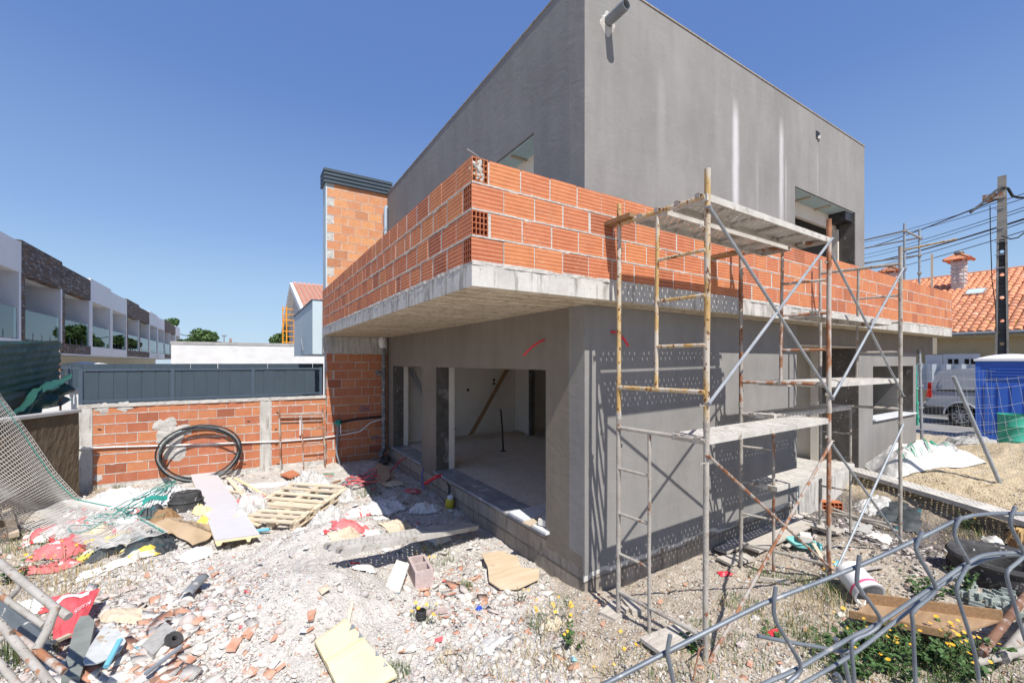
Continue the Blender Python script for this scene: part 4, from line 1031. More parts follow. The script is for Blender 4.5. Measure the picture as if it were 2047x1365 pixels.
cab('corner_post', -.02, .07, -.02, .07, .0, Ht+.01, M['bluecabin'], tl); cab('corner_post', Wt-.07, Wt+.02, -.02, .07, .0, Ht+.01, M['bluecabin'], tl)
for k in range(4): cab('vent_slat', .22, Wt-.22, -.022, 0, Ht-.18-.075*k-.03, Ht-.18-.075*k, M['bluecabin'], tl)
for (a0,a1) in ((.14,.30),(.36,.52),(.58,.74),(.80,.98)): cab('wall_rib', a0, a1, -.018, 0, .25, Ht-.6, M['bluecabin'], tl)
q = MB()
def domef(a, b):
    x_ = -.05+(Wt+.1)*a; y_ = -.05+(Dt+.1)*b; h_ = .05+.13*(1-abs(2*a-1)**2.2)*(1-abs(2*b-1)**2.5)
    return tuple(o0+dr*x_+dn*y_+Vector((0,0,Ht+h_)))
q.grid(10, 10, domef); 
q.ob(o0+dr*Wt/2+dn*Dt/2+Vector((0,0,Ht+.03)), dr*(Wt/2+.05), dn*(Dt/2+.05), (0,0,.03)); obj('domed_roof', q, M['white_house'], tl, smooth=True)
# green barrel
g = PD(2030, 880, 9.7); q = MB(); q.lathe([(.0,0),(.26,0),(.275,.04),(.275,.28),(.285,.30),(.275,.32),(.275,.60),(.285,.62),(.275,.64),(.275,.86),(.29,.88),(.265,.88),(.255,.80),(.25,.1)], 28, (g.x, g.y, 1.31-.88))
M['greenbarrel'] = mk('green_barrel', (.03,.30,.20), (.06,.40,.29), 4, .5, bmp=.1, spots=((.3,.45,.40), 6, .6, .1))
obj('barrel', q, M['greenbarrel'], smooth=True, label='open green plastic barrel in front of the blue cabin at the right edge', cat='barrel')
# utility pole: tapered concrete H section with round windows
pp = PD(2003, 700, 13.0); up_ = thing('utility_pole', (pp.x, pp.y, .45), 'tall tapered concrete utility pole with round holes behind the blue cabin', 'utility pole')
M['poleconc'] = mk('pole_concrete', (.20,.185,.165), (.30,.28,.25), 4, .9, bmp=.5); M['poledark'] = mk('pole_web', (.06,.06,.06), (.10,.10,.10), 4, .9)
def pw(z): return .165-.075*(z/7.7)
fd_ = (sA*0+cA, sA)    # towards depth
_rd = ray(2003, 724); dp_ = Vector((_rd.x, _rd.y, 0)).normalized(); rt_ = Vector((dp_.y, -dp_.x, 0)); pb_ = Vector((pp.x, pp.y, .45))
mbp = MB()
for s_ in (-1, 1):
    for k in range(8):
        za, zb = k*.96, (k+1)*.96; wa, wb = pw(za), pw(zb); fa = .07 if k < 6 else .0
        def cr(z, w):
            i_ = w-.05 if k < 6 else 0
            return [pb_+rt_*(s_*w)+dp_*(-.09)+Vector((0,0,z)), pb_+rt_*(s_*i_)+dp_*(-.09)+Vector((0,0,z)), pb_+rt_*(s_*i_)+dp_*.09+Vector((0,0,z)), pb_+rt_*(s_*w)+dp_*.09+Vector((0,0,z))]
        A_, B_ = cr(za+1e-4, wa), cr(zb-1e-4, wb)
        fsx = [(0,1,5,4),(1,2,6,5),(2,3,7,6),(3,0,4,7),(4,5,6,7),(0,3,2,1)]
        mbp.add(A_+B_, fsx)
obj('flanges', mbp, M['poleconc'], up_)
wbm = MB()     # web with round holes
zc = .15
while zc < 5.7:
    h_ = .70; w = pw(zc+h_/2)-.045; n = 8
    cx0 = pb_+Vector((0,0,zc+h_/2)); r_ = .05
    ring = [cx0+rt_*(r_*math.cos(math.pi/4*k-3*math.pi/4))+Vector((0,0,r_*math.sin(math.pi/4*k-3*math.pi/4))) for k in range(8)]
    cor = [cx0+rt_*(-w)+Vector((0,0,-h_/2)), cx0+rt_*w+Vector((0,0,-h_/2)), cx0+rt_*w+Vector((0,0,h_/2)), cx0+rt_*(-w)+Vector((0,0,h_/2))]
    for q_ in range(4):
        wbm.add([cor[q_], cor[(q_+1)%4], ring[(2*q_+2)%8], ring[(2*q_+1)%8], ring[2*q_]], [(0,1,2,3,4)])
    zc += h_
    wbm.ob(pb_+Vector((0,0,zc)), rt_*w, dp_*.05, (0,0,.02))
obj('web', wbm, M['poledark'], up_)
br = MB(); br.ob(pb_+rt_*(-.16)+Vector((0,0,7.1)), rt_*.24, dp_*.12, (0,0,.09)); obj('wooden_bracket', br, M['rust'], up_)
cl = MB()
for z in (4.9, 5.3, 5.7, 6.1, 6.7): cl.ob(pb_+rt_*(-.05)+dp_*(-.10)+Vector((0,0,z)), rt_*.10, dp_*.012, (0,0,.012))
obj('cable_clamps', cl, M['galv'], up_)
# cables
def catn(p, q, sag, n=16): return [Vector(p).lerp(Vector(q), t/n)+Vector((0,0,-sag*4*(t/n)*(1-t/n))) for t in range(n+1)]
M['cable'] = mk('black_cable', (.012,.012,.014), (.03,.03,.03), 3, .6, bmp=0)
top = pb_+Vector((0,0,7.6))
cabs = [ (PD(1995,398,12.9), PD(1730,497,30), .3, .03, 'thick black cable arching over the utility pole head and falling to the left'),
  (PD(2075,378,13.5), PD(1720,481,32), .5, .016, 'highest thin cable, passing above the pole head'), (PD(2075,388,13.5), PD(1720,486,32), .5, .016, 'thin cable just under the highest one'),
  (PD(2075,405,13.2), PD(1715,512,31), .5, .016, 'thin cable crossing the pole below the bracket, upper of two'), (PD(2075,411,13.2), PD(1715,519,31), .5, .016, 'thin cable crossing the pole below the bracket, lower of two'),
  (PD(2060,434,12.6), PD(1715,530,30), .45, .038, 'thick bundled cable crossing the pole at its clamps'), (PD(2060,440,12.6), PD(1715,538,30), .6, .018, 'cable hanging just under the bundled one'),
  (PD(2060,458,12.6), PD(1715,552,30), .4, .018, 'lowest cable crossing the pole above its first hole') ]
for (a, b, s_, r_, lb) in cabs:
    q = MB(); q.path(catn(a, b, s_*.3), r_*.8, 6); obj('overhead_cable', q, M['cable'], smooth=True, label=lb, cat='cable', group='overhead cables')
q = MB(); q.path([PD(1940,425,12.9), PD(1965,405,12.9), PD(1990,382,12.9), PD(2003,375,12.9), PD(2015,377,12.9), PD(2024,392,12.9), PD(2035,395,12.9), PD(2060,396,12.9)], .035, 8); obj('overhead_cable', q, M['cable'], smooth=True, label='heavy cable loop with connector bent over the pole top', cat='cable', group='overhead cables')
q = MB(); q.path([PD(1979,412,12.8), PD(1980,470,12.8), PD(1983,560,12.8), PD(1990,612,12.8), PD(1991,665,12.85)], .012, 6); obj('hanging_cable', q, M['cable'], smooth=True, label='thin cable hanging down from the bracket left of the pole', cat='cable')
q = MB(); q.path([PD(2003,472,12.8), PD(2020,478,12.8), PD(2035,475,12.8), PD(2060,456,12.8)], .02, 6); obj('hanging_cable', q, M['cable'], smooth=True, label='slack black cable sagging right of the pole', cat='cable')
# tube scaffold behind, on the terrace
ts = thing('tube_scaffold', (10.6, .8, Zt), 'grey tube and clamp scaffold guard standing beyond the end of the upper storey', 'scaffolding')
def tb2(name, a, b, r=.026, m='galv'): q = MB(); q.tube(a, b, r, 10); return obj(name, q, M[m], ts, smooth=True)
dA, dB = 11.0, 11.6
a1 = PD(1808,447,dA); tb2('upright', a1, (a1.x,a1.y,Zt)); b1 = PD(1838,458,dB); tb2('upright', b1, (b1.x,b1.y,Zt))
tb2('ledger', PD(1720,482,14.5), PD(1808,462,dA), .024, 'scaf_grey'); tb2('ledger', PD(1808,461,dA), PD(1842,477,dB), .024, 'scaf_grey'); tb2('ledger', PD(1720,498,15), PD(1840,475,dB), .024, 'scaf_grey')
tb2('ledger', PD(1808,500,dA), PD(1912,478,10.3), .026, 'scaf_yellow'); tb2('ledger', PD(1720,527,14.8), PD(1842,510,dB), .024, 'scaf_grey')
for (u, v, d) in ((1808,462,dA),(1840,476,dB),(1808,500,dA),(1838,511,dB),(1808,538,dA),(1838,546,dB)):
    p = PD(u, v, d); q = MB(); q.rb(p, (.09,.09,.05), .3); q.tube(p-Vector((.09,.0,0)), p+Vector((.09,0,0)), .01, 6); obj('clamp', q, M['scaf_grey'], ts)
q = MB(); p = PY(1863,592,BY+.07); q.rb((p.x,p.y,ZP+.30), (.075,.04,.95), .2, .0, .04); obj('timber_stake', q, M['wood'], label='upright grey timber stake standing on the parapet near its right end', cat='wood')
# green and grey tubes at right edge of the block
for (u, v0, v1, m, d, lb) in ((1838,700,882,'galv',9.75,'grey upright tube with clamps just right of the side block'), (1829,730,850,'greenbarrel',10.1,'green painted tube leaning beside the grey one')):
    p = PD(u, v0, d); b = PD(u+5, v1, d); q = MB(); q.tube(p, b, .028, 10)
    for k in range(4): c_ = p.lerp(b, .15+.24*k); q.tube(c_-Vector((.07,-.03,0)), c_+Vector((.07,-.03,0)), .012, 6); q.tube(c_-Vector((0,0,.03)), c_+Vector((0,0,.03)), .036, 10)
    obj('scaffold_tube', q, M[m], smooth=True, label=lb, cat='tube')
# leaning tube and the bent wire fence with it
q = MB(); q.tube(PD(1906,752,6.9), G(2000,966,-.02), .028, 12); obj('fence_post', q, M['galv'], smooth=True, label='grey tube post leaning over the sand heap in front of the wire fence', cat='post')
M['finewire'] = mk('fine_galvanised_wire', (.30,.32,.32), (.42,.44,.44), 20, .5, metal=.3, bmp=0)
fc = thing('wire_fence', PD(1960, 900, 7.4), 'sagging welded wire fence panel hanging in front of the blue cabin', 'fence')
fr = MB()
def fpt(a, b):       # a along, b down
    u = 1905+ (2100-1905)*a + 42*b; v = 754 - 15*a + b*205 + 12*math.sin(3*a+b*2); d = 7.0+.5*a-.25*b
    return PD(u, v, d)
for i in range(10):
    fr.path([fpt(i/9, 0)+Vector((0,0,.04))]+[fpt(i/9+ .006*math.sin(9*b), b/8) for b in range(9)], .0019, 4)
for b in (0, .08, .26, .42, .50, .58, .74, .88, 1.0): fr.path([fpt(a/12, b) for a in range(13)], .0019, 4)
o = obj('wire_grid', fr, M['finewire'], fc); o['kind'] = 'stuff'
fr2 = MB()
for i in range(18): u = 1845+i*8; fr2.path([PD(u, 740, 9.0), PD(u+2, 800, 9.0), PD(u+3, 872, 9.0)], .0012, 4)
for b in range(8): v = 745+b*17; fr2.path([PD(1842, v, 9.0), PD(1900, v-2, 9.0), PD(1990, v-4, 9.0)], .0012, 4)
o = obj('wire_fence', fr2, M['finewire'], label='fine upright wire mesh in front of the parked van', cat='fence')
# ------------------------------------------------------------------ left background
YW = 7.2
yw = thing('brick_boundary_wall', (-3.5, YW, 0), 'low unrendered orange brick wall with concrete posts at the back of the yard', 'wall')
XW0 = -5.47
zt_w = 1.70
rc = MB(); rc.b(XW0, YW+.005, .1, XL, YW+.03, zt_w-.01)
for k in range(9): joint_strip(rc, (XW0+.17, YW, 0), (XL-XW0-.17,0,0), .253+.183*k, .253+.183*k+.018, (0,-1,0), 300+k)
if 1: rc.b(XW0, YW+.02, 0, XL, YW+.16, zt_w)
core = obj('mortar_core', rc, M['mortar'], yw)
bt = MB(); rough_face(bt, (XW0+.1, YW-.012, -.1), (XL-XW0-.1, 0, 0), (0,0,.36), 160, 22, (0,-1,0), .05, 42); bt.b(XW0+.1, YW-.005, -.2, XL-.02, YW+.01, .245)
obj('footing', bt, M['concrete'], yw)
cpn = MB(); rough_face(cpn, (XW0-.03, YW-.02, zt_w-.03), (XL-XW0+.03, 0, 0), (0,0,.06), 200, 6, (0,-1,0), .03, 43); cpn.b(XW0-.03, YW-.012, zt_w-.02, XL, YW+.19, zt_w+.026)
obj('mortar_capping', cpn, M['mortar'], yw)
for (a, b_, w_) in ((XW0-.02, XW0+.17, 0), (-2.69, -2.50, 0)):
    q = MB(); q.b(a, YW-.012, -.1, b_, YW+.15, zt_w+.0); obj('concrete_post', q, M['concrete'], yw)
bw30 = brick_mesh('brick', .30, .163, .10, M['brick_smooth'])
k = 0; z = .27
while z < zt_w-.06:
    h_ = .163
    for (a, b_) in ((XW0+.175, -2.70), (-2.48, XL+.01)):
        x = a
        if k % 2: 
            lay(yw, 'brick', bw30, (x, YW, z), 0, .5); x += .158
        while x < b_-.05:
            w = min(.30, b_-x)
            if w > .06: lay(yw, 'brick', bw30, (x, YW, z), 0, w/.3, .003)
            x += w+random.uniform(.006, .011)
    z += .183; k += 1
for i, (u, v, s_) in enumerate(((345,872,.20),(352,905,.14),(330,850,.15),(365,862,.12),(205,815,.10),(250,812,.09),(197,955,.06))):
    p = PY(u, v, YW-.0); q = MB(); blob(q, p, s_, 3, (1.1,.12,.9), i*2.3, .8); obj('mortar_patch', q, M['mortar'], yw, smooth=True)
for (u, v) in ((199,858),(555,825),(552,858),(553,889),(556,927),(497,842),(489,927)):
    p = PY(u, v, YW-.003); q = MB(); q.rb(p, (.05,.006,.02), 0, 0, .3); obj('brick_hole', q, M['black'], yw)
# anthracite sheet fence on the brick wall
def sheet_fence(name, x0_, x1_, y, z0_, z1_, label, posts, step=.24, rail=True):
    t = thing(name, ((x0_+x1_)/2, y, z0_), label, 'fence', 'dark sheet metal fences')
    x = x0_; n = int((x1_-x0_)/step)
    me = None
    for i in range(n):
        if me is None:
            q = MB(); q.b(0,0,0,step-.018,.02,z1_-z0_); q.b(step-.018,.008,0,step,.022,z1_-z0_); me = mesh_of('panel_strip', q, M['anthracite'])
        lay(t, 'panel_strip', me, (x0_+i*step, y-.012, z0_), 0, 1, .0006)
    if rail:
        for z in (z0_-.03, z1_+.0):
            q = MB(); q.b(x0_-.04, y-.03, z, x1_+.02, y+.03, z+.035); obj('rail', q, M['anthracite2'], t)
    for px_ in posts:
        q = MB(); q.b(px_-.028, y-.034, z0_-.09, px_+.028, y+.034, z1_+.05); obj('post', q, M['anthracite2'], t)
    return t
xp = [PY(u, 760, YW+.08).x for u in (162, 346, 506, 641)]
sheet_fence('metal_fence', xp[0]+.05, xp[3]-.02, YW+.08, 1.80, 2.33, 'dark grey vertical sheet fence mounted on top of the orange brick wall', xp, .2)
sheet_fence('metal_fence', -7.2, -.9, 11.0, 1.2, 2.45, 'farther dark grey sheet fence seen over the first one', [-7.1], .3, False)
sheet_fence('metal_fence', PY(60,760,9.2).x, PY(158,760,9.2).x, 9.2, 1.95, 2.35, 'short dark fence section with rail left of the long one, above a white wall', [PY(140,760,9.2).x], .24)
q = MB(); q.b(-9.2, 9.25, .2, PY(160,760,9.2).x, 9.4, 1.90); obj('white_garden_wall', q, M['whitewall'], label='low white wall below the short dark fence behind the green net', cat='wall')
# slanted concrete yard wall on the left
a0, a1, a2 = PZ(0,842,1.66), PZ(158,818,1.70), PZ(-420,905,1.62)
wn = thing('yard_side_wall', (a1.x, a1.y, 0), 'stained brown rendered wall closing the yard on the left under the green net', 'wall')
q = MB(); nrm = Vector((a1.y-a2.y, -(a1.x-a2.x), 0)).normalized()
q.grid(120, 30, lambda a, b: tuple(Vector((a2.x+(a1.x-a2.x)*a, a2.y+(a1.y-a2.y)*a, -.2+(1.86*b)))+nrm*(.02*float(fbm(np.array(a*60.), np.array(b*16.), 50, 4)))))
bk = [Vector((a2.x, a2.y, -.2))-nrm*.16, Vector((a1.x, a1.y, -.2))-nrm*.16]
q.add([bk[0],bk[1],bk[1]+Vector((0,0,1.86)),bk[0]+Vector((0,0,1.86))],[(3,2,1,0)])
obj('wall_face', q, M['stuccowall'], wn)
q = MB(); mid = (Vector((a2.x,a2.y,0))+Vector((a1.x,a1.y,0)))/2; dv = Vector((a1.x-a2.x, a1.y-a2.y, 0))
q.ob(mid-nrm*.07+Vector((0,0,1.675)), dv/2, nrm*.11, (0,0,.022)); obj('wall_cap', q, M['greycap'], wn)
# green shade net
def net_mat():
    m, nt, bs, vec, v2, rnd = base_mat('green_shade_net', False)
    n = tex_noise(nt, stretch(nt, vec, (1,1,6)), 40, 5, .7); col = ramp(nt, n, [(.35,(.012,.058,.05)),(.6,(.022,.10,.085)),(.74,(.10,.22,.195))])
    nt.links.new(col, bs.inputs['Base Color']); bs.inputs['Roughness'].default_value = .5
    bs.inputs['Alpha'].default_value = .985
    bump(nt, bs, n, .6, .01); return m
M['net'] = net_mat()
def fold_net(name, P4, nu, nv, amp, label, seed, cat='net', mat='net', fn=None):
    a, b, c_, d_ = [Vector(p) for p in P4]; nn = (b-a).cross(d_-a).normalized(); q = MB()
    def f(s, t):
        p = a.lerp(b, s).lerp(d_.lerp(c_, s), t)
        k = float(fbm(np.array(s*7.+t*3), np.array(t*3.), seed, 4))*amp
        if fn: k += fn(s, t)
        return tuple(p+nn*k)
    q.grid(nu, nv, f); return obj(name, q, M[mat], smooth=True, ang=80, label=label, cat=cat)
nd = 7.2
fold_net('shade_net', (PD(-60,680,6.2), PD(124,683,8.6), PD(112,806,8.5), PD(-60,852,6.3)), 90, 60, .10, 'dark green shade net stretched over the left yard wall', 61,
         fn=lambda s, t: .05*math.sin(16*t+9*s)*max(0, t-.45)+.012*math.sin(60*t+5*s))
q = MB()
def flap(s, t):
    k_ = float(fbm(np.array(s*6.), np.array(t*5.), 64, 3))
    u = 20+120*s+(-6)*t; v = 818-74*s+t*(18+25*(1-s)+34*s)+6*math.sin(9*s)+14*k_; 
    return tuple(PD(u, v, 7.0+1.6*s-.25*math.sin(3*t+1)*1)+Vector((0,0,0))+Vector((.10,-.06,0))*(math.sin(13*t+7*s)+3*k_))
q.grid(40, 24, flap); obj('loose_net_flap', q, M['net'], smooth=True, ang=80, label='crumpled loose corner of green net flapping over the yard wall', cat='net')
q = MB(); q.tube(PD(118,690,8.62), PD(121,822,8.62), .018, 8); obj('net_pole', q, M['rust'], smooth=True, label='thin rusty pole holding the torn edge of green net', cat='pole')
# white rendered wall and sheet behind
q = MB(); ya = 17.0; pA, pB = PY(342,683,ya), PY(640,688,ya)
q.b(pA.x, ya, .2, pB.x+.6, ya+.2, 3.17); w_ = obj('white_wall', q, M['whitewall'], label='long white rough rendered blank wall beyond the dark fences', cat='wall')
q = MB(); q.b(pA.x-.02, ya-.02, 3.171, pB.x+.6, ya+.22, 3.28); obj('wall_cap', q, M['greycap'], w_)
# pale blue cantilevered neighbour volume
bl = thing('neighbour_balcony_block', (-1.6, 9, 2.7), 'pale blue cantilevered upper volume of the neighbouring house', 'building')
xs_ = -1.62; zz0, zz1 = PX(588,712,xs_).z, PX(588,634,xs_).z; yE = PX(588,700,xs_).y
q = MB(); q.b(xs_, YB+.45, zz0, 4, yE, zz1); obj('volume', q, M['bluewall'], bl)
q = MB(); q.b(xs_-.02, YB+.45, zz1+.001, 4, yE+.02, zz1+.04); obj('coping', q, M['anthracite2'], bl)
q = MB(); q.b(xs_+1.5, YB+.45, .2, 4, yE, zz0-.002); obj('lower_wall', q, M['white_house'], bl)
q = MB(); p = PX(601,677,xs_-.03); p2 = PX(606,702,xs_-.03); q.path([p, p+Vector((0,-.12,0)), p2], .015, 6); obj('drain_pipe', q, M['pvc'], bl)
# white gabled house with orange scaffold
gy = 26.0
gb = thing('gabled_house', (1, gy, 0), 'white gabled house with fresh orange tile roof behind the pale blue volume', 'house')
gA = PD(579,565,25); gE = PX(613,645,gA.x); half = gA.y-gE.y
th0 = math.atan2(gA.z-gE.z, half)
q = MB(); Mx = Matrix(((0,0,1,gA.x+.35),(1,0,0,0),(0,1,0,0),(0,0,0,1)))
q.prism([(gE.y+.3, .3),(gA.y+half-.3, .3),(gA.y+half-.3, gE.z+.15),(gA.y, gA.z-.25),(gE.y+.3, gE.z+.15)], 0, 9, Mx); obj('wall', q, M['interior'], gb)
Mx = Matrix(((0,0,1,gA.x),(1,0,0,0),(0,1,0,0),(0,0,0,1)))
q = MB(); q.prism([(gE.y,gE.z-.28),(gE.y,gE.z),(gA.y,gA.z),(gA.y+half,gE.z),(gA.y+half,gE.z-.28),(gA.y,gA.z-.28)], 0, .16, Mx); q.prism([(gE.y+.01,gE.z-.25),(gE.y+.01,gE.z-.03),(gA.y,gA.z-.03),(gA.y+half,gE.z-.03),(gA.y+half,gE.z-.25),(gA.y,gA.z-.25)], .17, 9.3, Mx); obj('roof_edge', q, M['white_house'], gb)
q = MB(); sd2 = Vector((0,-math.cos(th0),-math.sin(th0))); nn_ = Vector((0,-math.sin(th0),math.cos(th0))); sln = math.hypot(half, gA.z-gE.z)
for c_ in range(36):
    for r_ in range(int(sln/.36)+1):
        p = Vector((gA.x+.28+c_*.25, gA.y, gA.z+.02))+sd2*(r_*.36); L_ = min(.40, sln-r_*.36)
        if L_ < .05: continue
        for i in range(3):
            a0_, a1_ = math.pi*i/3, math.pi*(i+1)/3
            pts_ = [p+Vector((.115*math.cos(a),0,0))+nn_*(.06*math.sin(a)) for a in (a0_, a1_)]
            q.add([pts_[0], pts_[1], pts_[1]+sd2*L_+nn_*.03, pts_[0]+sd2*L_+nn_*.03], [(0,1,2,3)])
M['tile_new'] = mk('fresh_clay_tile', (.58,.27,.18), (.66,.34,.24), 2, .8, bmp=.2)
o = obj('tile_courses', q, M['tile_new'], gb, smooth=True); o['kind'] = 'stuff'
M['orange'] = mk('orange_scaffold_paint', (.75,.30,.03), (.82,.38,.05), 3, .5, bmp=0)
os_ = thing('orange_scaffold', PD(590, 690, 24), 'orange ladder frame scaffold in front of the white gable', 'scaffolding')
def ot(n, a, b, r=.035): q = MB(); q.tube(a, b, r, 6); obj(n, q, M['orange'], os_)
for u in (565.5, 573, 588): ot('post', PD(u, 612 if u < 588 else 640, 23.5), PD(u, 740, 23.5))
for v in (618, 640, 662, 684): ot('rung', PD(565, v, 23.5), PD(586 if v < 630 else 600, v+1, 23.5), .028)
for v in (629, 651, 673): ot('rung', PD(573, v, 23.5), PD(588, v, 23.5), .022)
ot('diagonal', PD(566, 655, 23.5), PD(573, 618, 23.5), .02)
# parasol and lamp posts far away
q = MB(); p = PD(168, 729, 20); q.lathe([(1.15,0),(.0,.16)], 8, p); q.tube(p+Vector((0,0,-2)), p+Vector((0,0,.1)), .03, 6); obj('parasol', q, M['white'], label='open white parasol top peeking over the dark fence', cat='parasol')
q = MB(); p = PD(448, 690, 40); q.tube(p, PD(448, 671, 40), .05, 6); q.tube(PD(444,671,40), PD(452,671,40), .07, 6); obj('lamp_post', q, M['galv'], label='small twin headed lamp post above the white wall', cat='lamp post')
q = MB(); p = PD(461, 690, 40); q.tube(p, PD(461, 676, 40), .10, 6); obj('chimney_pipe', q, M['rust'], label='short dark flue poking up above the white wall', cat='pipe')
q = MB(); q.path(catn(PD(360,668,38), PD(590,692,44), .4), .03, 4); obj('overhead_cable', q, M['cable'], label='faint cable low in the sky above the white wall', cat='cable')
q = MB(); q.path(catn(PD(420,682,38), PD(590,690,44), .2), .03, 4); obj('overhead_cable', q, M['cable'], label='second faint cable touching the top of the white wall', cat='cable')
# terrace row
def slate_mat():
    m, nt, bs, vec, v2, rnd = base_mat('split_slate_cladding')
    geo = nt.nodes.new('ShaderNodeNewGeometry')
    mp = stretch(nt, v2, (3.6, 3.6, 17)); vo = nt.nodes.new('ShaderNodeTexVoronoi'); vo.inputs['Scale'].default_value = 1.0; nt.links.new(mp, vo.inputs['Vector'])
    sp = nt.nodes.new('ShaderNodeSeparateColor'); nt.links.new(vo.outputs['Color'], sp.inputs[0])
    col = ramp(nt, sp.outputs[0], [(0,(.07,.06,.06)),(.3,(.14,.12,.115)),(.5,(.24,.12,.06)),(.65,(.34,.18,.09)),(.75,(.17,.165,.17)),(1,(.30,.27,.25))])
    col = mixc(nt, ramp(nt, vo.outputs['Distance'], [(.35,(0,0,0)),(.6,(.6,)*3)]), col, (.03,.028,.028))
    nt.links.new(col, bs.inputs['Base Color']); bs.inputs['Roughness'].default_value = .85
    bump(nt, bs, sp.outputs[1], .9, .03); return m
M['slate'] = slate_mat()
def glass_clear():
    m = bpy.data.materials.new('balustrade_glass'); m.use_nodes = True; nt = m.node_tree; bs = nt.nodes['Principled BSDF']
    bs.inputs['Base Color'].default_value = (.75,.87,.84,1); bs.inputs['Roughness'].default_value = .02; bs.inputs['Transmission Weight'].default_value = .0
    tr = nt.nodes.new('ShaderNodeBsdfTransparent'); tr.inputs[0].default_value = (.72,.84,.82,1)
    gl = nt.nodes.new('ShaderNodeBsdfGlossy'); gl.inputs['Roughness'].default_value = .02; gl.inputs[0].default_value = (.9,.95,.95,1)
    fr = nt.nodes.new('ShaderNodeFresnel'); fr.inputs[0].default_value = 1.75
    mx = nt.nodes.new('ShaderNodeMixShader'); nt.links.new(fr.outputs[0], mx.inputs[0]); nt.links.new(tr.outputs[0], mx.inputs[1]); nt.links.new(gl.outputs[0], mx.inputs[2])
    nt.links.new(mx.outputs[0], nt.nodes['Material Output'].inputs[0]); return m
M['bglass'] = glass_clear()
Xr = -9.3; bay = 3.83
def house_bay(y0, stone, zt, label):
    t = thing('terraced_house', (Xr-3, y0, .2), label, 'house', 'terraced houses in a row')
    m = M['slate'] if stone else M['white_house']
    f = .14; zo0, zo1 = 3.26, 5.48
    def bx(n, *a, mat=None, par=t): q = MB(); q.b(*a); return obj(n, q, mat or m, par)
    bx('parapet', Xr-.3, y0, zo1, Xr, y0+bay-.02, zt)
    bx('fin_wall', Xr-1.8, y0, zo0, Xr-.002, y0+f+.12, zo1-.002, mat=m if False else M['white_house'])
    bx('fin_face', Xr-.02, y0-.002, 2.9, Xr+.004, y0+f+.13, zo1-.001)
    bx('far_fin_wall', Xr-1.8, y0+bay-.2, zo0, Xr-.002, y0+bay-.02, zo1-.002, mat=M['white_house'])
    bx('ceiling', Xr-1.8, y0, zo1+.001, Xr-.301, y0+bay-.02, zo1+.25, mat=M['white_house'])
    bx('back_wall', Xr-2.0, y0, 2.85, Xr-1.8, y0+bay-.02, zt-.1, mat=M['white_house'])
    bx('roof', Xr-9, y0, zt-.25, Xr-.301, y0+bay-.02, zt-.12, mat=M['white_house'])
    w = bx('window', Xr-1.805, y0+1.2, zo0+.05, Xr-1.77, y0+2.9, zo0+2.1, mat=M['anthracite2']); bx('pane', Xr-1.77, y0+1.26, zo0+.1, Xr-1.762, y0+2.84, zo0+2.04, mat=M['glass'], par=w)
    bx('balcony_edge', Xr-1.8, y0, 2.86, Xr+.001, y0+bay-.02, zo0-.001)
    bx('lower_wall', Xr-2.4, y0, .2, Xr-2.2, y0+bay-.02, 2.85, mat=M['yellowpale'])
    bx('lower_soffit', Xr-2.4, y0, 2.80, Xr-.01, y0+bay-.02, 2.858, mat=M['white_house'])
    bx('glass_panel', Xr-.05, y0+.28, zo0+.02, Xr-.035, y0+bay-.25, zo0+1.02, mat=M['bglass'])
    for k in range(3): bx('glass_post', Xr-.09, y0+1.0+k*.8, zo0, Xr-.03, y0+1.05+k*.8, zo0+.26, mat=M['anthracite2'])
    return t
M['yellowpale'] = mk('cream_render', (.55,.52,.42), (.6,.57,.47), 2, .9)
ys = 17.55-2*bay
names = ['white fronted terrace house at the far left edge behind the green net', 'white terrace house just before the first slate clad one', 'first slate clad terrace house, tallest, right above the net pole', 'second slate clad terrace house joined to the first',
  'white terrace house directly right of the nearest slate pair', 'white terrace house just left of the second slate pair', 'third slate clad terrace house, middle of the row', 'fourth slate clad terrace house beside the third',
  'small far white terrace house after the second slate pair', 'small far white terrace house before the last slate pair', 'tiny far slate clad terrace house with plants on its roof', 'tiny farthest slate clad terrace house', 'last white terrace house touching the blank white wall']
for k in range(13):
    stone = (k % 4) in (2, 3)
    house_bay(ys+k*bay, stone, 6.62-(.11 if k % 2 else 0)-.012*k+(.0), names[k])
# trees behind
M['leaf_pine'] = mk('pine_leaves', (.05,.10,.03), (.10,.17,.055), 2, .7, bmp=0, rand=.2)
M['bark'] = mk('bark', (.12,.09,.065), (.2,.16,.12), 6, .95, bmp=.6)
def leaf_cloud(mb, c, r, n, size, seed, sq=.7):
    rs = random.Random(seed)
    for _ in range(n):
        while True:
            q = Vector((rs.uniform(-1,1), rs.uniform(-1,1), rs.uniform(-1,1)))
            if .35 < q.length < 1: break
        p = Vector(c)+Vector((q.x*r, q.y*r, q.z*r*sq))
        a = Vector((rs.uniform(-1,1), rs.uniform(-1,1), rs.uniform(-1,1))).normalized(); b = a.cross(Vector((rs.uniform(-1,1), rs.uniform(-1,1), rs.uniform(-1,1)))).normalized()
        s_ = size*rs.uniform(.6,1.3)
        mb.add([p-a*s_, p+b*s_*.4, p+a*s_, p-b*s_*.4], [(0,1,2,3)])
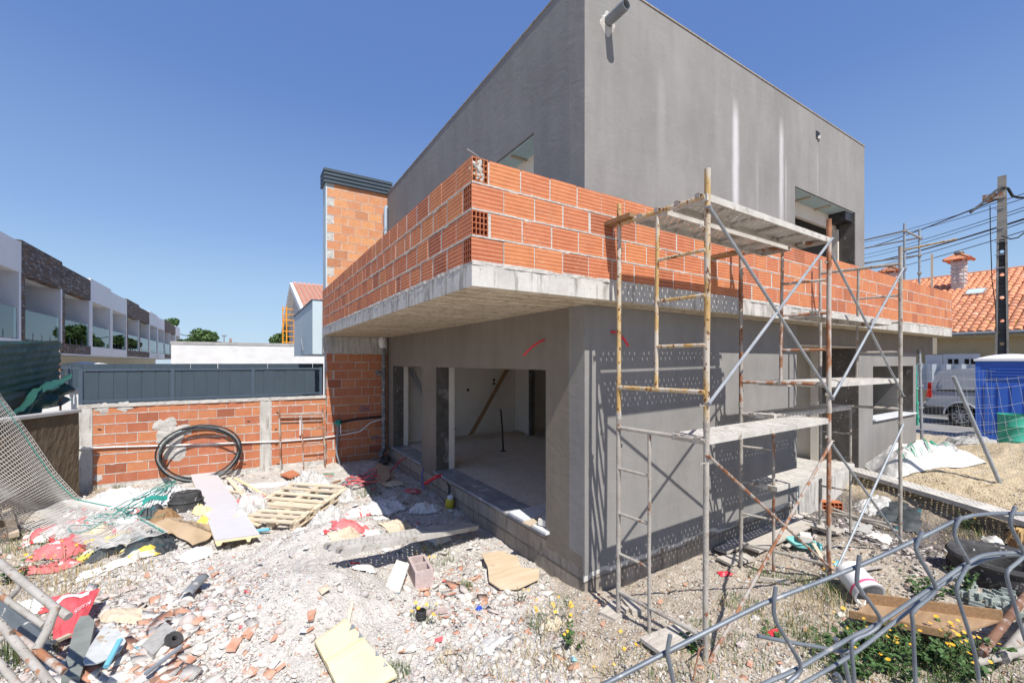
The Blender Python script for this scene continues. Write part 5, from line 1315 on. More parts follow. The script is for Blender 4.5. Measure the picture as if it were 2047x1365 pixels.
def tree(base, ht, rad, label, seed, mat='leaf_pine', leaf=.16, n=9, dens=420):
    t = thing('tree', base, label, 'tree', 'trees beyond the walls')
    b = Vector(base); rs = random.Random(seed)
    q = MB(); top_ = b+Vector((rs.uniform(-.3,.3), 0, ht*.8)); q.path([b, b.lerp(top_,.5)+Vector((.1,.1,0)), top_], [.22,.16,.06], 8)
    cs = []
    for k in range(n):
        a = rs.uniform(0, 6.28); rr = rad*rs.uniform(.1,.8); c = b+Vector((rr*math.cos(a), rr*math.sin(a), ht*rs.uniform(.5,.95)))
        cs.append(c); q.path([b.lerp(top_, rs.uniform(.35,.8)), c], [.07,.02], 5)
    obj('trunk', q, M['bark'], t, smooth=True)
    lf = MB()
    for k, c in enumerate(cs): leaf_cloud(lf, c, rad*rs.uniform(.35,.6), dens, leaf, seed*31+k)
    obj('crown', lf, M[mat], t)
def PB(u, d, z=.3): p = PD(u, 724, d); return (p.x, p.y, z)
tree(PB(398,34), 4.6, 1.4, 'bushy dark green tree left above the white wall', 3, n=10)
tree(PB(378,38), 4.3, 1.1, 'smaller green tree touching the end of the terrace row', 4, n=7)
tree(PB(560,30), 4.0, 1.5, 'green tree behind the orange scaffold', 5, n=10)
tree(PB(533,33), 3.7, .9, 'small green tree left of the orange scaffold', 6, n=6)
tree((-9.6, 57, 6.2), 1.0, 1.0, 'green roof plants spilling over the far slate house', 8, n=5, dens=120)
# trees across the yards behind the camera's left, mirrored in the balustrade glass
for k, (x, y) in enumerate(((-1,28),(1.5,33),(-3,36))): pass
# ------------------------------------------------------------------ debris in the yard
M['film'] = mk('clear_wrapping_film', (.62,.61,.59), (.80,.79,.77), 9, .35, bmp=.9, bscale=26, bdist=.02, spec=.6)
def film_alpha(m, a):
    bs = m.node_tree.nodes['Principled BSDF']; nt_ = m.node_tree
    tc_ = nt_.nodes.new('ShaderNodeTexCoord'); n_ = tex_noise(nt_, tc_.outputs['Object'], 12, 4, .7)
    r_ = ramp(nt_, n_, [(.35,(a*.55,)*3),(.6,(min(1,a*1.3),)*3)]); nt_.links.new(r_, bs.inputs['Alpha'])
film_alpha(M['film'], .62)
M['paperbag'] = mk('beige_paper_sack', (.50,.41,.30), (.62,.53,.41), 5, .8, bmp=.4, bscale=12)
M['mixbag'] = mk('printed_white_sack', (.66,.64,.62), (.76,.74,.72), 5, .7, bmp=.5, bscale=12, bdist=.01, spots=((.62,.07,.08), 5, .55, .03), spots2=((.05,.28,.2), 6, .64, .02))
M['yelbag'] = mk('yellow_grey_sack', (.42,.42,.41), (.6,.6,.58), 6, .7, bmp=.5, spots=((.68,.53,.10), 4, .53, .03, (1,2.5,1)))
M['darkbag'] = mk('black_sack', (.025,.03,.035), (.07,.08,.085), 6, .6, bmp=.6, spots=((.02,.12,.14), 4, .6, .05))
M['plyw'] = mk('pale_plywood', (.52,.40,.26), (.66,.54,.39), 2.2, .8, bmp=.1, st=(1,5,1), spots=((.38,.24,.13), 5, .66, .06))
M['foamw'] = mk('white_foam_board', (.66,.63,.57), (.76,.73,.68), 5, .9, bmp=.2)
M['rubber'] = mk('dusty_black_rubber', (.028,.028,.03), (.075,.075,.075), 7, .8, bmp=.6, bscale=30, spots=((.45,.43,.41), 15, .62, .05))
M['hosered'] = mk('red_cable', (.52,.08,.09), (.66,.18,.18), 7, .6); M['hosegrey'] = mk('grey_cable', (.12,.15,.16), (.24,.27,.28), 7, .6)
def crumple(name, u, v, w, l, rz, hgt, mat, seed, label, cat, n=44, freq=3.2, shape=None, group=None, lift=.012, ang=80):
    c = G(u, v); q = MB(); ca, sa = math.cos(rz), math.sin(rz)
    n2 = max(10, int(n*l/w))
    S, T = np.meshgrid(np.linspace(0,1,n+1), np.linspace(0,1,n2+1))
    e = (1-np.abs(2*S-1)**4)*(1-np.abs(2*T-1)**4)
    k = fbm(S*4, T*4, seed+5, 3); k2 = fbm(T*4+9, S*4, seed+6, 3)
    X = (S-.5)*w*(1+.35*k)+.18*w*k2*np.abs(2*T-1); Y = (T-.5)*l*(1+.35*k2)+.18*l*k*np.abs(2*S-1)
    X = X*(1+.5*fbm(T*9, S*3, seed+9, 2)*np.abs(2*S-1)); Y = Y*(1+.5*fbm(S*9, T*3, seed+11, 2)*np.abs(2*T-1))
    x = c.x+X*ca-Y*sa; y = c.y+X*sa+Y*ca
    wx, wy = S*w/.5+.25*k, T*l/.5+.25*k2
    r1 = 1-np.abs(2*vnoise(wx*freq+seed, wy*freq, seed)-1); r2 = 1-np.abs(2*vnoise(wx*freq*2.3, wy*freq*2.3+seed, seed+1)-1)
    r3 = 1-np.abs(2*vnoise(wx*freq*4.5, wy*freq*3.5+seed, seed+2)-1)
    z = h_at(x, y)+lift+hgt*(e*(.35+.45*r1**1.5+.28*r2)+.22*r3)*(.25+.75*e)+np.clip(.03*k, 0, 1)
    q.add(np.stack([x, y, z], -1).reshape(-1,3).tolist(), [(j*(n+1)+i, j*(n+1)+i+1, (j+1)*(n+1)+i+1, (j+1)*(n+1)+i) for j in range(n2) for i in range(n)])
    return obj(name, q, M[mat], smooth=True, ang=ang, label=label, cat=cat, **({'group': group} if group else {}))
def beam(name, u0, v0, u1, v1, w, th, h0, h1, mat, label, cat, group=None, roll=0, build=None):
    a, b = G(u0, v0, h0), G(u1, v1, h1); X = (b-a); Lh = X.length/2; Xn = X.normalized(); Yn = Vector((0,0,1)).cross(Xn).normalized(); Zn = Xn.cross(Yn)
    if roll: Rr = Matrix.Rotation(roll, 3, Xn); Yn = Rr@Yn; Zn = Rr@Zn
    q = MB(); q.ob((a+b)/2, Xn*Lh, Yn*w/2, Zn*th/2)
    if build: build(q, a, b, Xn, Yn, Zn, Lh)
    return obj(name, q, M[mat], label=label, cat=cat, **({'group': group} if group else {}))
def flat(name, pix, th, mat, label, cat, h=.03, tilt=(0,0), **k):
    ps = [G(u, v) for u, v in pix]; c = sum(ps, Vector())/len(ps)
    zc = max(p.z for p in ps)*.5+c.z*.5+h
    q = MB(); n = len(ps); top = [Vector((p.x, p.y, zc+(p.x-c.x)*tilt[0]+(p.y-c.y)*tilt[1])) for p in ps]
    q.add([p-Vector((0,0,th)) for p in top]+top, [tuple(range(n))[::-1], tuple(range(n,2*n))]+[(i,(i+1)%n,n+(i+1)%n,n+i) for i in range(n)])
    import bmesh as _b
    me = mesh_of(name, q, M[mat], c); bm = _b.new(); bm.from_mesh(me); _b.ops.recalc_face_normals(bm, faces=bm.faces); bm.to_mesh(me); bm.free()
    o = link(name, me, c); return setp(o, label, cat)
def pile(name, u, v, r, hgt, mat, seed, label, cat, **k): return crumple(name, u, v, r, r, seed, hgt, mat, seed, label, cat, **k)

# insulated sandwich panel lying on the heap: metal skin over ribbed foam
a_, b_, c_, d_ = G(378,950,.10), G(430,950,.10), G(520,1090,.16), G(430,1106,.16)
b_ = Vector((b_.x,b_.y,a_.z)); 
_n = (b_-a_).cross(d_-a_).normalized(); c_ = c_-_n*(c_-a_).dot(_n)
pn = thing('insulated_panel', ((a_+c_)/2), 'long lilac white insulated panel lying across the rubbish towards the brick wall', 'panel')
nrm_ = (b_-a_).cross(d_-a_).normalized(); nrm_ = nrm_ if nrm_.z > 0 else -nrm_
q = MB(); ns = 10
for i in range(ns):
    s0, s1 = i/ns+.004, (i+1)/ns-.004
    for (s, e2, dz) in ((s0, s1, .0),):
        p0, p1, p2, p3 = a_.lerp(b_, s), a_.lerp(b_, e2), d_.lerp(c_, e2), d_.lerp(c_, s)
        q.add([p+nrm_*.004 for p in (p0,p1,p2,p3)], [(0,3,2,1)])
q.add([a_,b_,c_,d_,a_-nrm_*.006,b_-nrm_*.006,c_-nrm_*.006,d_-nrm_*.006],[(0,3,2,1),(0,1,5,4),(1,2,6,5),(2,3,7,6),(3,0,4,7)]); obj('metal_skin', q, M['panel'], pn)
q = MB(); prof = [(0,-.006),(1,-.006),(1,-.03),(.80,-.032),(.77,-.075),(.71,-.075),(.68,-.034),(.16,-.034),(.12,-.07),(.04,-.075),(.02,-.05),(0,-.03)]
vs = [a_.lerp(b_, s)+nrm_*z_ for s, z_ in prof]+[d_.lerp(c_, s)+nrm_*z_ for s, z_ in prof]; k = len(prof)
q.add(vs, [tuple(range(k)), tuple(range(k,2*k))[::-1]]+[(i,k+i,k+(i+1)%k,(i+1)%k) for i in range(k)]); obj('foam_core', q, M['cream'], pn)
# a second foam panel, torn, at the bottom of the picture
pp4 = [G(628,1296,.06), G(690,1254,.08), G(790,1368,.06), G(690,1420,.05)]
pn2 = thing('broken_foam_board', pp4[0], 'broken cream yellow ribbed foam panel in the lower middle of the rubble', 'panel')
a_, b_, c_, d_ = pp4; nrm_ = (b_-a_).cross(d_-a_).normalized(); nrm_ = nrm_ if nrm_.z > 0 else -nrm_
prof = [(0,.0),(.06,.028),(.40,.03),(.44,.05),(.52,.05),(.56,.03),(.95,.03),(1,.0),(1,-.02),(0,-.02)]
L_ = 26; q = MB(); rs = random.Random(4); vs = []
jag = [rs.uniform(-.05,.05) for _ in prof]
for j in range(2):
    for i, (s, z_) in enumerate(prof):
        P0 = a_.lerp(d_, s); P1 = b_.lerp(c_, s); vs.append((P0.lerp(P1, (0 if j == 0 else 1+jag[i])))+nrm_*z_)
k = len(prof); q.add(vs, [tuple(range(k)), tuple(range(k,2*k))[::-1]]+[(i,k+i,k+(i+1)%k,(i+1)%k) for i in range(k)]); obj('foam_core', q, M['cream'], pn2)
for i in range(5):
    q = MB(); s = .2+.16*i; p = b_.lerp(c_, s)+nrm_*.034; e_ = (b_-a_).normalized(); w_ = (c_-b_).normalized()
    q.add([p-w_*.03, p+w_*.03, p-e_*rs.uniform(.02,.08)+w_*.01, ], [(0,1,2)])
    obj('torn_skin', q, M['pvc'], pn2)
beam('white_trim_board', 312,992,597,972, .16,.05,.06,.07,'white','long white trim panel lying flat along the foot of the brick wall','panel')
# black tub, upside down
g = G(372,1018); tub = thing('black_tub', g, 'black mortar tub turned upside down beside the long panel', 'tub')
q = MB(); q.lathe([(.20,0),(.205,.02),(.195,.06),(.19,.13),(.20,.135),(.20,.15),(.18,.16),(.165,.25),(.15,.265),(0,.265)], 20, g, Matrix(((1.15,0,0),(0,1.0,0),(0,0,1)))); obj('shell', q, M['rubber'], tub, smooth=True)
q = MB(); q.rb(g+Vector((0,0,.272)), (.17,.15,.018), .5); obj('base_plate', q, M['rubber'], tub)
# cardboard
q = MB(); cb = [[(275,1050,.05),(330,1022,.12),(385,1040,.10),(420,1052,.06)], [(285,1066,.17),(335,1055,.22),(392,1072,.16),(425,1078,.05)], [(300,1068,.03),(345,1075,.12),(385,1100,.05),(418,1088,.03)]]
n_r = 6
def cbf(s, t):
    import bisect
    rows = cb; tt = t*2; i = min(1, int(tt)); ft = tt-i; ss = s*3; j = min(2, int(ss)); fs = ss-j
    def ip(r): a, b = rows[r][j], rows[r][j+1]; return [a[k]*(1-fs)+b[k]*fs for k in range(3)]
    A_, B_ = ip(i), ip(i+1); u_, v_, h_ = [A_[k]*(1-ft)+B_[k]*ft for k in range(3)]
    g_ = G(u_, v_); k_ = float(fbm(np.array(s*5), np.array(t*3), 88, 3))
    return (g_.x, g_.y, g_.z*0+.16+h_*.9+.03*k_)
q.grid(27, 16, cbf); cbo = obj('cardboard_box', q, M['cardboard'], smooth=True, ang=25, label='flattened brown cardboard box printed with door frame lettering', cat='cardboard box')
md = cbo.modifiers.new('thick', 'SOLIDIFY'); md.thickness = .006
def text_on(name, s, mat, parent, P0, X, Y, size, off=.004):
    fc_ = bpy.data.curves.new(name, 'FONT'); fc_.body = s; fc_.size = size; fc_.extrude = .0008; fc_.align_x = 'LEFT'
    to = bpy.data.objects.new('tmp_text', fc_); C.objects.link(to); bpy.context.view_layer.update()
    me = bpy.data.meshes.new_from_object(to); bpy.data.objects.remove(to)
    X = Vector(X).normalized(); Y = Vector(Y); Y = (Y-X*Y.dot(X)).normalized(); Z = X.cross(Y)
    P0 = Vector(P0)+Z*off
    Mm = Matrix((X, Y, Z)).transposed()
    q_ = MB(); q_.v = [tuple(P0+Mm@v.co) for v in me.vertices]; q_.f = [tuple(p.vertices) for p in me.polygons]
    return obj(name, q_, M[mat], parent)
def cbt(s, t): return Vector(cbf(s, t))
def text_drape(name, s_, mat, parent, fn, o0, ex, ey, size, up=.006):
    # lettering that follows a crumpled surface fn(s, t); o0 start, ex / ey = (ds, dt) per metre of text right / up
    fc_ = bpy.data.curves.new(name, 'FONT'); fc_.body = s_; fc_.size = size
    to = bpy.data.objects.new('tmp_text', fc_); C.objects.link(to); bpy.context.view_layer.update()
    me = bpy.data.meshes.new_from_object(to); bpy.data.objects.remove(to)
    q_ = MB(); q_.v = [tuple(Vector(fn(o0[0]+v.co.x*ex[0]+v.co.y*ey[0], o0[1]+v.co.x*ex[1]+v.co.y*ey[1]))+Vector((0,0,up))) for v in me.vertices]
    q_.f = [tuple(p.vertices) for p in me.polygons]; return obj(name, q_, M[mat], parent)
text_drape('lettering', 'SLIDING DOOR FRAME', 'black', cbo, lambda a, b: cbf(min(.99,a), b), (.48,.42), (.40,.10), (-.05,-1.0), .12, .014)
text_drape('lettering', 'ALANDROUS TO', 'black', cbo, lambda a, b: cbf(min(.99,a), b), (.48,.28), (.40,.10), (-.05,-1.0), .12, .014)
# pallet
def pallet(c, rz, tilt, label, w=1.15, l=.80, broken=0, nb=5):
    t = thing('wooden_pallet', c, label, 'pallet'); R_ = Matrix.Rotation(rz,3,'Z')@Matrix.Rotation(tilt,3,'X')
    c = Vector(c)
    for i in range(nb):
        y = -l/2+l*i/(nb-1); x0_ = random.uniform(-.03,.03); q = MB(); q.ob(c+R_@Vector((x0_, y, .10)), R_@Vector((w/2*random.uniform(.9,1),0,0)), R_@Vector((0,.042,0)), R_@Vector((0,0,.010))); obj('deck_board', q, M['pine'], t)
    for x in (-w/2+.05, 0, w/2-.05):
        q = MB(); q.ob(c+R_@Vector((x,0,.078)), R_@Vector((.045,0,0)), R_@Vector((0,l/2,0)), R_@Vector((0,0,.010))); obj('stringer', q, M['pine'], t)
        for y in (-l/2+.05, 0, l/2-.05): q = MB(); q.ob(c+R_@Vector((x,y,.035)), R_@Vector((.045,0,0)), R_@Vector((0,.045,0)), R_@Vector((0,0,.033))); obj('block', q, M['pine'], t)
        q = MB(); q.ob(c+R_@Vector((x,0,-.008)), R_@Vector((.045,0,0)), R_@Vector((0,l/2,0)), R_@Vector((0,0,.009))); obj('bottom_board', q, M['pine'], t)
    return t
g0 = G(604,1010); pallet(g0+Vector((0,0,.08)), -.78, .10, 'broken pine pallet lying upper right in the rubbish beside clear film')
g0 = G(566,1042); pallet(g0+Vector((0,0,.05)), -.72, .08, 'second pine pallet below and left of the first, half buried in lime rubble', .85, .60, 0, 5)
for (u, v, r, l_, h_, sd, lb) in ((612,982,.85,.42,.20,11,'big heap of clear crumpled wrapping film above the pallets'),(508,1028,.50,.36,.20,12,'wad of clear film between the long panel and the pallets'),(655,1045,.50,.36,.13,13,'torn clear film hanging off the right corner of the pallets'),(690,1000,.3,.25,.10,14,'small clump of clear film left of the red cable coil')):
    crumple('plastic_film', u, v, r, l_, -.2, h_*1.55, 'film', sd, lb, 'plastic film', 80, 3.4, ang=180)
crumple('red_tray', 508,1004, .50,.30, -.5,.10,'redbag',21,'white splashed red plastic sheet sticking out right of the long panel','plastic sheet',20,2)
for i, (u0,v0,u1,v1,w,lb) in enumerate(((430,985,545,1002,.06,'thin pale batten crossing behind the red sheet'),(455,965,500,1012,.07,'short cream batten leaning over the red sheet'),(560,985,640,978,.05,'narrow batten under the film heap'),(470,1050,520,1058,.08,'short board with red end below the film wad'),(640,992,690,984,.05,'brown edge strip left of the cable coil'))):
    beam('timber_batten', u0,v0,u1,v1, w,.02,.08+.02*i,.06,'pine',lb,'wood')
beam('bent_trim', 470,972,530,1000,.05,.012,.16,.09,'cream','curled cream foam strip on the end of the trim panel','foam')
q = MB(); g = G(512,1068,.05); q.hollow(g, g+Vector((.16,-.06,.01)), .026,.003,12); obj('blue_tube', q, M['cyan'], smooth=True, label='short light blue tube right of the long panel', cat='tube')
# white tarp with teal ropes
crumple('white_tarp', 262,1012, 1.5,.85,-.25,.20,'tarp',31,'big crumpled white tarp behind the cardboard box','tarp',80,2.2)
crumple('white_tarp', 340,1000, .6,.5,.3,.18,'tarp',33,'folded end of white tarp against the black tub','tarp',40,3)
rs = random.Random(8)
q = MB()
for i in range(9):
    a0 = G(355-rs.uniform(0,25),985+rs.uniform(0,12),.25); a1 = G(250+rs.uniform(-30,30),1050+rs.uniform(-8,14),.18); mid_ = a0.lerp(a1,.5)+Vector((rs.uniform(-.15,.15),rs.uniform(-.15,.15),rs.uniform(.0,.06)))
    pts = [(a0*(1-t)**2+mid_*2*t*(1-t)+a1*t*t) for t in [k/10 for k in range(11)]]; pts = [Vector((p.x,p.y,max(p.z,H(p.x,p.y)+.2))) for p in pts]; q.path(pts, .006, 5)
for i in range(7):
    c = G(230+rs.uniform(-60,60),1062+rs.uniform(-22,22),.14); r_ = rs.uniform(.10,.28); a0_ = rs.uniform(0,6)
    q.path([c+Vector((r_*math.cos(a0_+t*.5), r_*.8*math.sin(a0_+t*.5), .03*math.sin(t+i))) for t in range(11)], .004, 5)
obj('teal_rope', q, M['teal'], smooth=True, label='tangle of teal green rope over the white tarp and bags', cat='rope')
q = MB(); q.grid(10,2,lambda a,b: tuple(G(285+50*a,1032-16*a+5*b,.24-.04*b+.03*math.sin(5*a)))); obj('green_strap', q, M['teal'], smooth=True, label='flat teal strap across the tarp towards the black tub', cat='strap')
# sacks
for (nm,u,v,w,l,rz,h,m,sd,lb) in (('sack',240,950,.45,.28,.3,.08,'mixbag',41,'small white printed sack at the foot of the brick wall, left end'),
    ('sack',205,1040,.8,.5,-.2,.12,'mixbag',42,'red and white printed sacks under the fallen wire mesh, rear'),
    ('sack',125,1070,.7,.5,.2,.12,'mixbag',43,'red and white sack under the wire mesh, left side'),
    ('sack',125,1100,.5,.32,-.1,.12,'redbag',44,'faded red sack among the weeds, upper one'),
    ('sack',235,1092,.75,.45,.0,.10,'yelbag',45,'yellow and grey striped sack below the wire mesh'),
    ('sack',295,1085,.5,.4,.3,.10,'darkbag',46,'black and blue sack in the shade of the cardboard box'),
    ('sack',215,1108,.4,.2,.2,.08,'darkbag',47,'dark bluish sack on the edge of the stone heap'),
    ('sack',100,1140,.5,.25,.1,.06,'redbag',48,'flat red sack in dry grass, middle of the left edge'),
    ('sack',300,1032,.35,.3,.1,.13,'darkbag',49,'grey black sack left of the cardboard box'),
    ('sack',250,1235,.42,.22,-.5,.07,'paperbag',50,'beige paper sack with dark lettering above the big red sack'),
    ('sack',240,1010,.6,.45,.2,.12,'paperbag',57,'beige sack partly under the white tarp'),
    ('sack',715,1030,.45,.3,.3,.10,'mixbag',52,'red and white torn sack in front of the shaded corner, upper'),
    ('sack',700,1052,.42,.22,-.3,.07,'redbag',53,'strip of red sack just under the torn one'),
    ('sack',825,985,.3,.16,.2,.06,'redbag',54,'small red sack in the shade below the window sill'),
    ('sack',725,1140,.28,.2,.2,.05,'mixbag',55,'crumpled red and white scrap in the sunlit lime'),
    ('sack',395,1110,.35,.25,.4,.08,'whitebag',56,'small white plastic bag below the cardboard box'),
    ('sack',415,1050,.3,.16,-.5,.09,'yelbag',58,'lime yellow and white wrapper beside the long panel'),
    ('sack',770,1015,.6,.5,.2,.06,'tarp',59,'grey white sheet flat on the shaded ground'),
    ('sack',850,1020,.5,.3,-.5,.10,'whitebag',60,'pale grey sack leaning at the plinth beside the yellow jug'),
    ('sack',800,1060,.5,.4,.3,.10,'paperbag',61,'beige round sack in the shade near the steel plank'),
    ('sack',878,1082,.3,.2,.3,.10,'whitebag',62,'clear bag with blue print at the end of the steel plank'),
    ('sack',600,1062,.2,.15,.0,.05,'whitebag',63,'white rag between pallet and lime heap'),
    ('sack',790,970,.45,.3,.1,.07,'paperbag',64,'brown torn paper near the plastic pipes'),
    ('sack',925,1052,.2,.14,.2,.05,'redbag',65,'little red packet beside the plinth'),
    ('sack',1105,1250,.22,.16,.4,.06,'paperbag',66,'brown striped rag in the rubble before the house corner'),
    ('sack',980,1290,.3,.22,.4,.04,'whitebag',67,'white cloth scrap right of the cream foam panel')):
    crumple(nm,u,v,w,l,rz,h,m,sd,lb,'sack',34 if w < .4 else 56,2.6)
for i_, (u,v,w,l,rz,h,m,lb) in enumerate(((60,1040,.4,.3,.3,.10,'paperbag','beige sack behind the grey timber post'),(160,1030,.45,.3,-.3,.12,'mixbag','red and white sack directly under the mesh, centre'),(255,1062,.35,.25,.2,.14,'mixbag','white and red sack under the front edge of the mesh'),(190,1075,.4,.25,.6,.12,'paperbag','beige sack between the red ones under the mesh'),
    (285,1110,.3,.2,.1,.08,'yelbag','yellow printed scrap hanging over the stone heap'),(240,1130,.25,.15,.4,.05,'foamw','pale crushed plastic at the stone heap edge'),(330,1040,.3,.18,.2,.16,'wood_brown','brown bark like wood scrap behind the cardboard'),(405,1030,.2,.25,.9,.14,'cream','cream foam piece leaning by the long panel'),(180,1150,.22,.12,.2,.04,'whitebag','pale torn bag in the dry grass'),
    (320,1100,.3,.2,.5,.07,'darkbag','small black sack under the cardboard edge'),(90,1075,.35,.25,.5,.14,'redbag','red sack half covered by the fallen mesh'),(640,1010,.25,.15,.2,.10,'whitebag','white rag on the upper pallet'),(690,1075,.35,.25,.2,.05,'paperbag','dusty beige sheet before the shaded ground'),(745,1070,.25,.18,.3,.05,'whitebag','white crumpled bag on the shadow line'),(760,1040,.2,.15,.1,.05,'foam_t0','pale green plastic lid near the shadow line'))):
    crumple('debris_sack', u,v,w,l,rz,h, m if m in M else 'whitebag', 300+i_, lb, 'sack' if 'sack' in lb else 'debris', 34, 3)
# the big red printed sack
q = MB(); rp = [G(200,1218,.20), G(100,1240,.22), G(106,1306,.10), G(160,1288,.08)]
def rbf(s, t):
    p = rp[0].lerp(rp[1], s).lerp(rp[3].lerp(rp[2], s), t); e = (1-abs(2*s-1)**3)*(1-abs(2*t-1)**3)
    return (p.x, p.y, max(p.z, H(p.x,p.y)+.01)+.05*e+.05*float(fbm(np.array(s*6.), np.array(t*3.), 71, 3)))
q.grid(50, 26, rbf); rbg = obj('sack', q, M['redbag2'], smooth=True, ang=70, label='big flat red cement sack with white lettering at lower left', cat='sack')
q = MB(); q.grid(24, 5, lambda s, t: tuple(Vector(rbf(.18+.70*s, .06+.13*t+.10*s+.05*math.sin(7*s)))+Vector((0,0,.006)))); obj('white_stripe', q, M['white'], rbg, smooth=True)
tA, tB, tC = Vector(rbf(.38,.52)), Vector(rbf(.62,.88)), Vector(rbf(.30,.95))
text_drape('lettering', 'ALGISS', 'white', rbg, rbf, (.07,.34), (1.25,1.05), (-.85,1.15), .085, .014)
crumple('sack', 70,1222,.34,.26,.4,.12,'mixbag',72,'red, white and grey printed sack piece under the lying ladder frame','sack',40,3)
text_on('lettering', 'OVAC', 'black', rbg, G(225,1222,.10), G(255,1205,.10)-G(225,1222,.10), Vector((0,.3,.6)), .05, .01)
# steel plank half in the shade
t = plank(pmesh, G(700,1150,.20), 0, 0, 'perforated plank lying in the yard, half in shadow'); A_, B_ = G(690,1148,.24), G(938,1082,.18)
t.location = A_; t.rotation_euler = (.0, -math.atan2((B_-A_).z, (B_-A_).length), math.atan2((B_-A_).y, (B_-A_).x))
# concrete blocks
def cblock(c, size, rz, rx, mat, label, ry=0):
    t = thing('concrete_block', c, label, 'concrete block'); L_, W_, H_ = size; q = MB()
    Rr = Matrix.Rotation(rz,4,'Z')@Matrix.Rotation(ry,4,'Y')@Matrix.Rotation(rx,4,'X'); T_ = Matrix.Translation(Vector(c))@Rr
    def bb(*a): m_ = MB(); m_.b(*a); q.add([T_@Vector(p) for p in m_.v], m_.f)
    w = .028
    bb(-L_/2,-W_/2,0,L_/2,-W_/2+w,H_); bb(-L_/2,W_/2-w,0,L_/2,W_/2,H_)
    for x in (-L_/2, -w/2, L_/2-w): bb(x,-W_/2+w,0,x+w,W_/2-w,H_)
    bb(-L_/2+w,-W_/2+w,0,-w/2,W_/2-w,.02); bb(w/2,-W_/2+w,0,L_/2-w,W_/2-w,.02)
    o_ = obj('shell', q, M[mat], t); return t
_d = G(850,1160)-G(826,1122)
cblock(G(840,1160,.0), (.39,.19,.19), math.atan2(_d.y,_d.x), 0, 'block_pink', 'pinkish hollow concrete block standing in the rubble beside the foam piece', 0)
flat('foam_board', [(768,1174),(793,1144),(818,1157),(800,1188)], .03, 'foamw', 'irregular white foam board piece left of the pinkish block', 'foam', .05, (.1,.1))
flat('plywood_sheet', [(962,1122),(1000,1118),(1034,1128),(1042,1150),(1078,1152),(1077,1168),(1035,1187),(1000,1184),(978,1170),(975,1148)], .012, 'plyw', 'broken pale plywood sheet lying near the house corner', 'plywood', .06)
flat('plywood_scrap', [(968,1112),(990,1106),(1012,1108),(1010,1118),(985,1121)], .01, 'plyw', 'small plywood scrap just above the broken plywood sheet', 'plywood', .03)
flat('concrete_slab', [(282,1300),(330,1258),(352,1272),(306,1322)], .04, 'block_grey', 'grey aerated slab piece lying in the stone heap', 'slab', .05, (.05,.1))
q = MB(); g = G(346,1292,.05); q.lathe([(.02,0),(.06,0),(.065,.01),(.06,.022),(.02,.022),(.02,0)], 18, g, Matrix.Rotation(.5,3,'X')@Matrix.Rotation(.5,3,'Y')); obj('rubber_ring', q, M['rubber'], smooth=True, label='black rubber ring beside the grey slab piece', cat='ring')
q = MB(); a = G(372,1208,.08); b = G(406,1178,.12); T_ = (b-a).normalized(); S_ = T_.cross(Vector((0,0,1))).normalized()
q.grid(8, 10, lambda s, t: tuple(a.lerp(b, s)+S_*(.055*math.cos(math.pi*(.05+.9*t)))+Vector((0,0,.05*math.sin(math.pi*(.05+.9*t)))))); o = obj('half_pipe', q, M['pvc'], smooth=True, label='broken half of a grey plastic pipe on the stone heap', cat='pipe'); md = o.modifiers.new('t','SOLIDIFY'); md.thickness = .005
q = MB(); g = G(842,1238,.0); q.lathe([(.042,0),(.046,.01),(.046,.035),(.04,.04),(.046,.046),(.046,.08),(.041,.088),(.036,.088),(.034,.0)], 20, g); obj('pipe_coupling', q, M['black'], smooth=True, label='short black pipe coupling standing upright in the rubble', cat='pipe fitting')
beam('stone_strip', 845,1232,893,1225,.05,.03,.03,.03,'block_pink','pinkish stone strip lying by the black coupling','stone')
# corner: pipes, blocks, cables
cblock(G(722,895,.12), (.40,.19,.10), .15, 1.45, 'block_pink', 'pinkish concrete block under the grey one in the back corner')
cblock(G(728,888,.34), (.42,.19,.10), .22, 1.45, 'block_grey', 'grey concrete block on top, leaning on the brick wall in the corner')
q = MB(); q.hollow(G(705,915,.12), G(768,895,.20), .05,.004,16); obj('loose_pipe', q, M['pvc_dirty'], smooth=True, label='thick dusty grey pipe lying towards the downpipe elbow', cat='pipe')
for i,(u0,v0,u1,v1) in enumerate(((757,932,776,898),(764,933,781,898),(771,931,786,899))):
    q = MB(); q.hollow(G(u0,v0,.06), G(u1,v1,.22), .03,.003,12); obj('loose_pipe', q, M['pvc_dirty'], smooth=True, label='grey pipe of three leaning on the plinth, %s one' % ('left','middle','right')[i], cat='pipe', group='three dusty pipes against the plinth')
crumple('gravel_heap', 752,912,.6,.45,.3,.16,'block_grey',70,'small grey gravel heap in the shaded corner','gravel',40,4)
cabl = thing('cable_coil', G(715,972), 'coil of red and dark grey corrugated cable in the yard corner', 'cable')
for i in range(7):
    cx_ = G(712+i*3,972-(i%3)*4,.06+.012*i); r_ = .25+.03*math.sin(i*2.1); q = MB()
    q.path([cx_+Vector((r_*math.cos(t*.35+i), r_*.62*math.sin(t*.35+i), .03*math.sin(t*.7+i))) for t in range(18)], .012, 6, closed=False)
    obj('cable_turn', q, M['hosered' if i % 2 == 0 else 'hosegrey'], cabl, smooth=True)
for i in range(3):
    cx_ = G(738,966,.10+.02*i); q = MB(); q.path([cx_+Vector((.13*math.cos(t*.35), .12*math.sin(t*.35), .07*math.cos(t*.35)+.02*i)) for t in range(18)], .013, 6, closed=True); obj('cable_turn', q, M['hosered' if i != 1 else 'hosegrey'], cabl, smooth=True)
rs = random.Random(3)
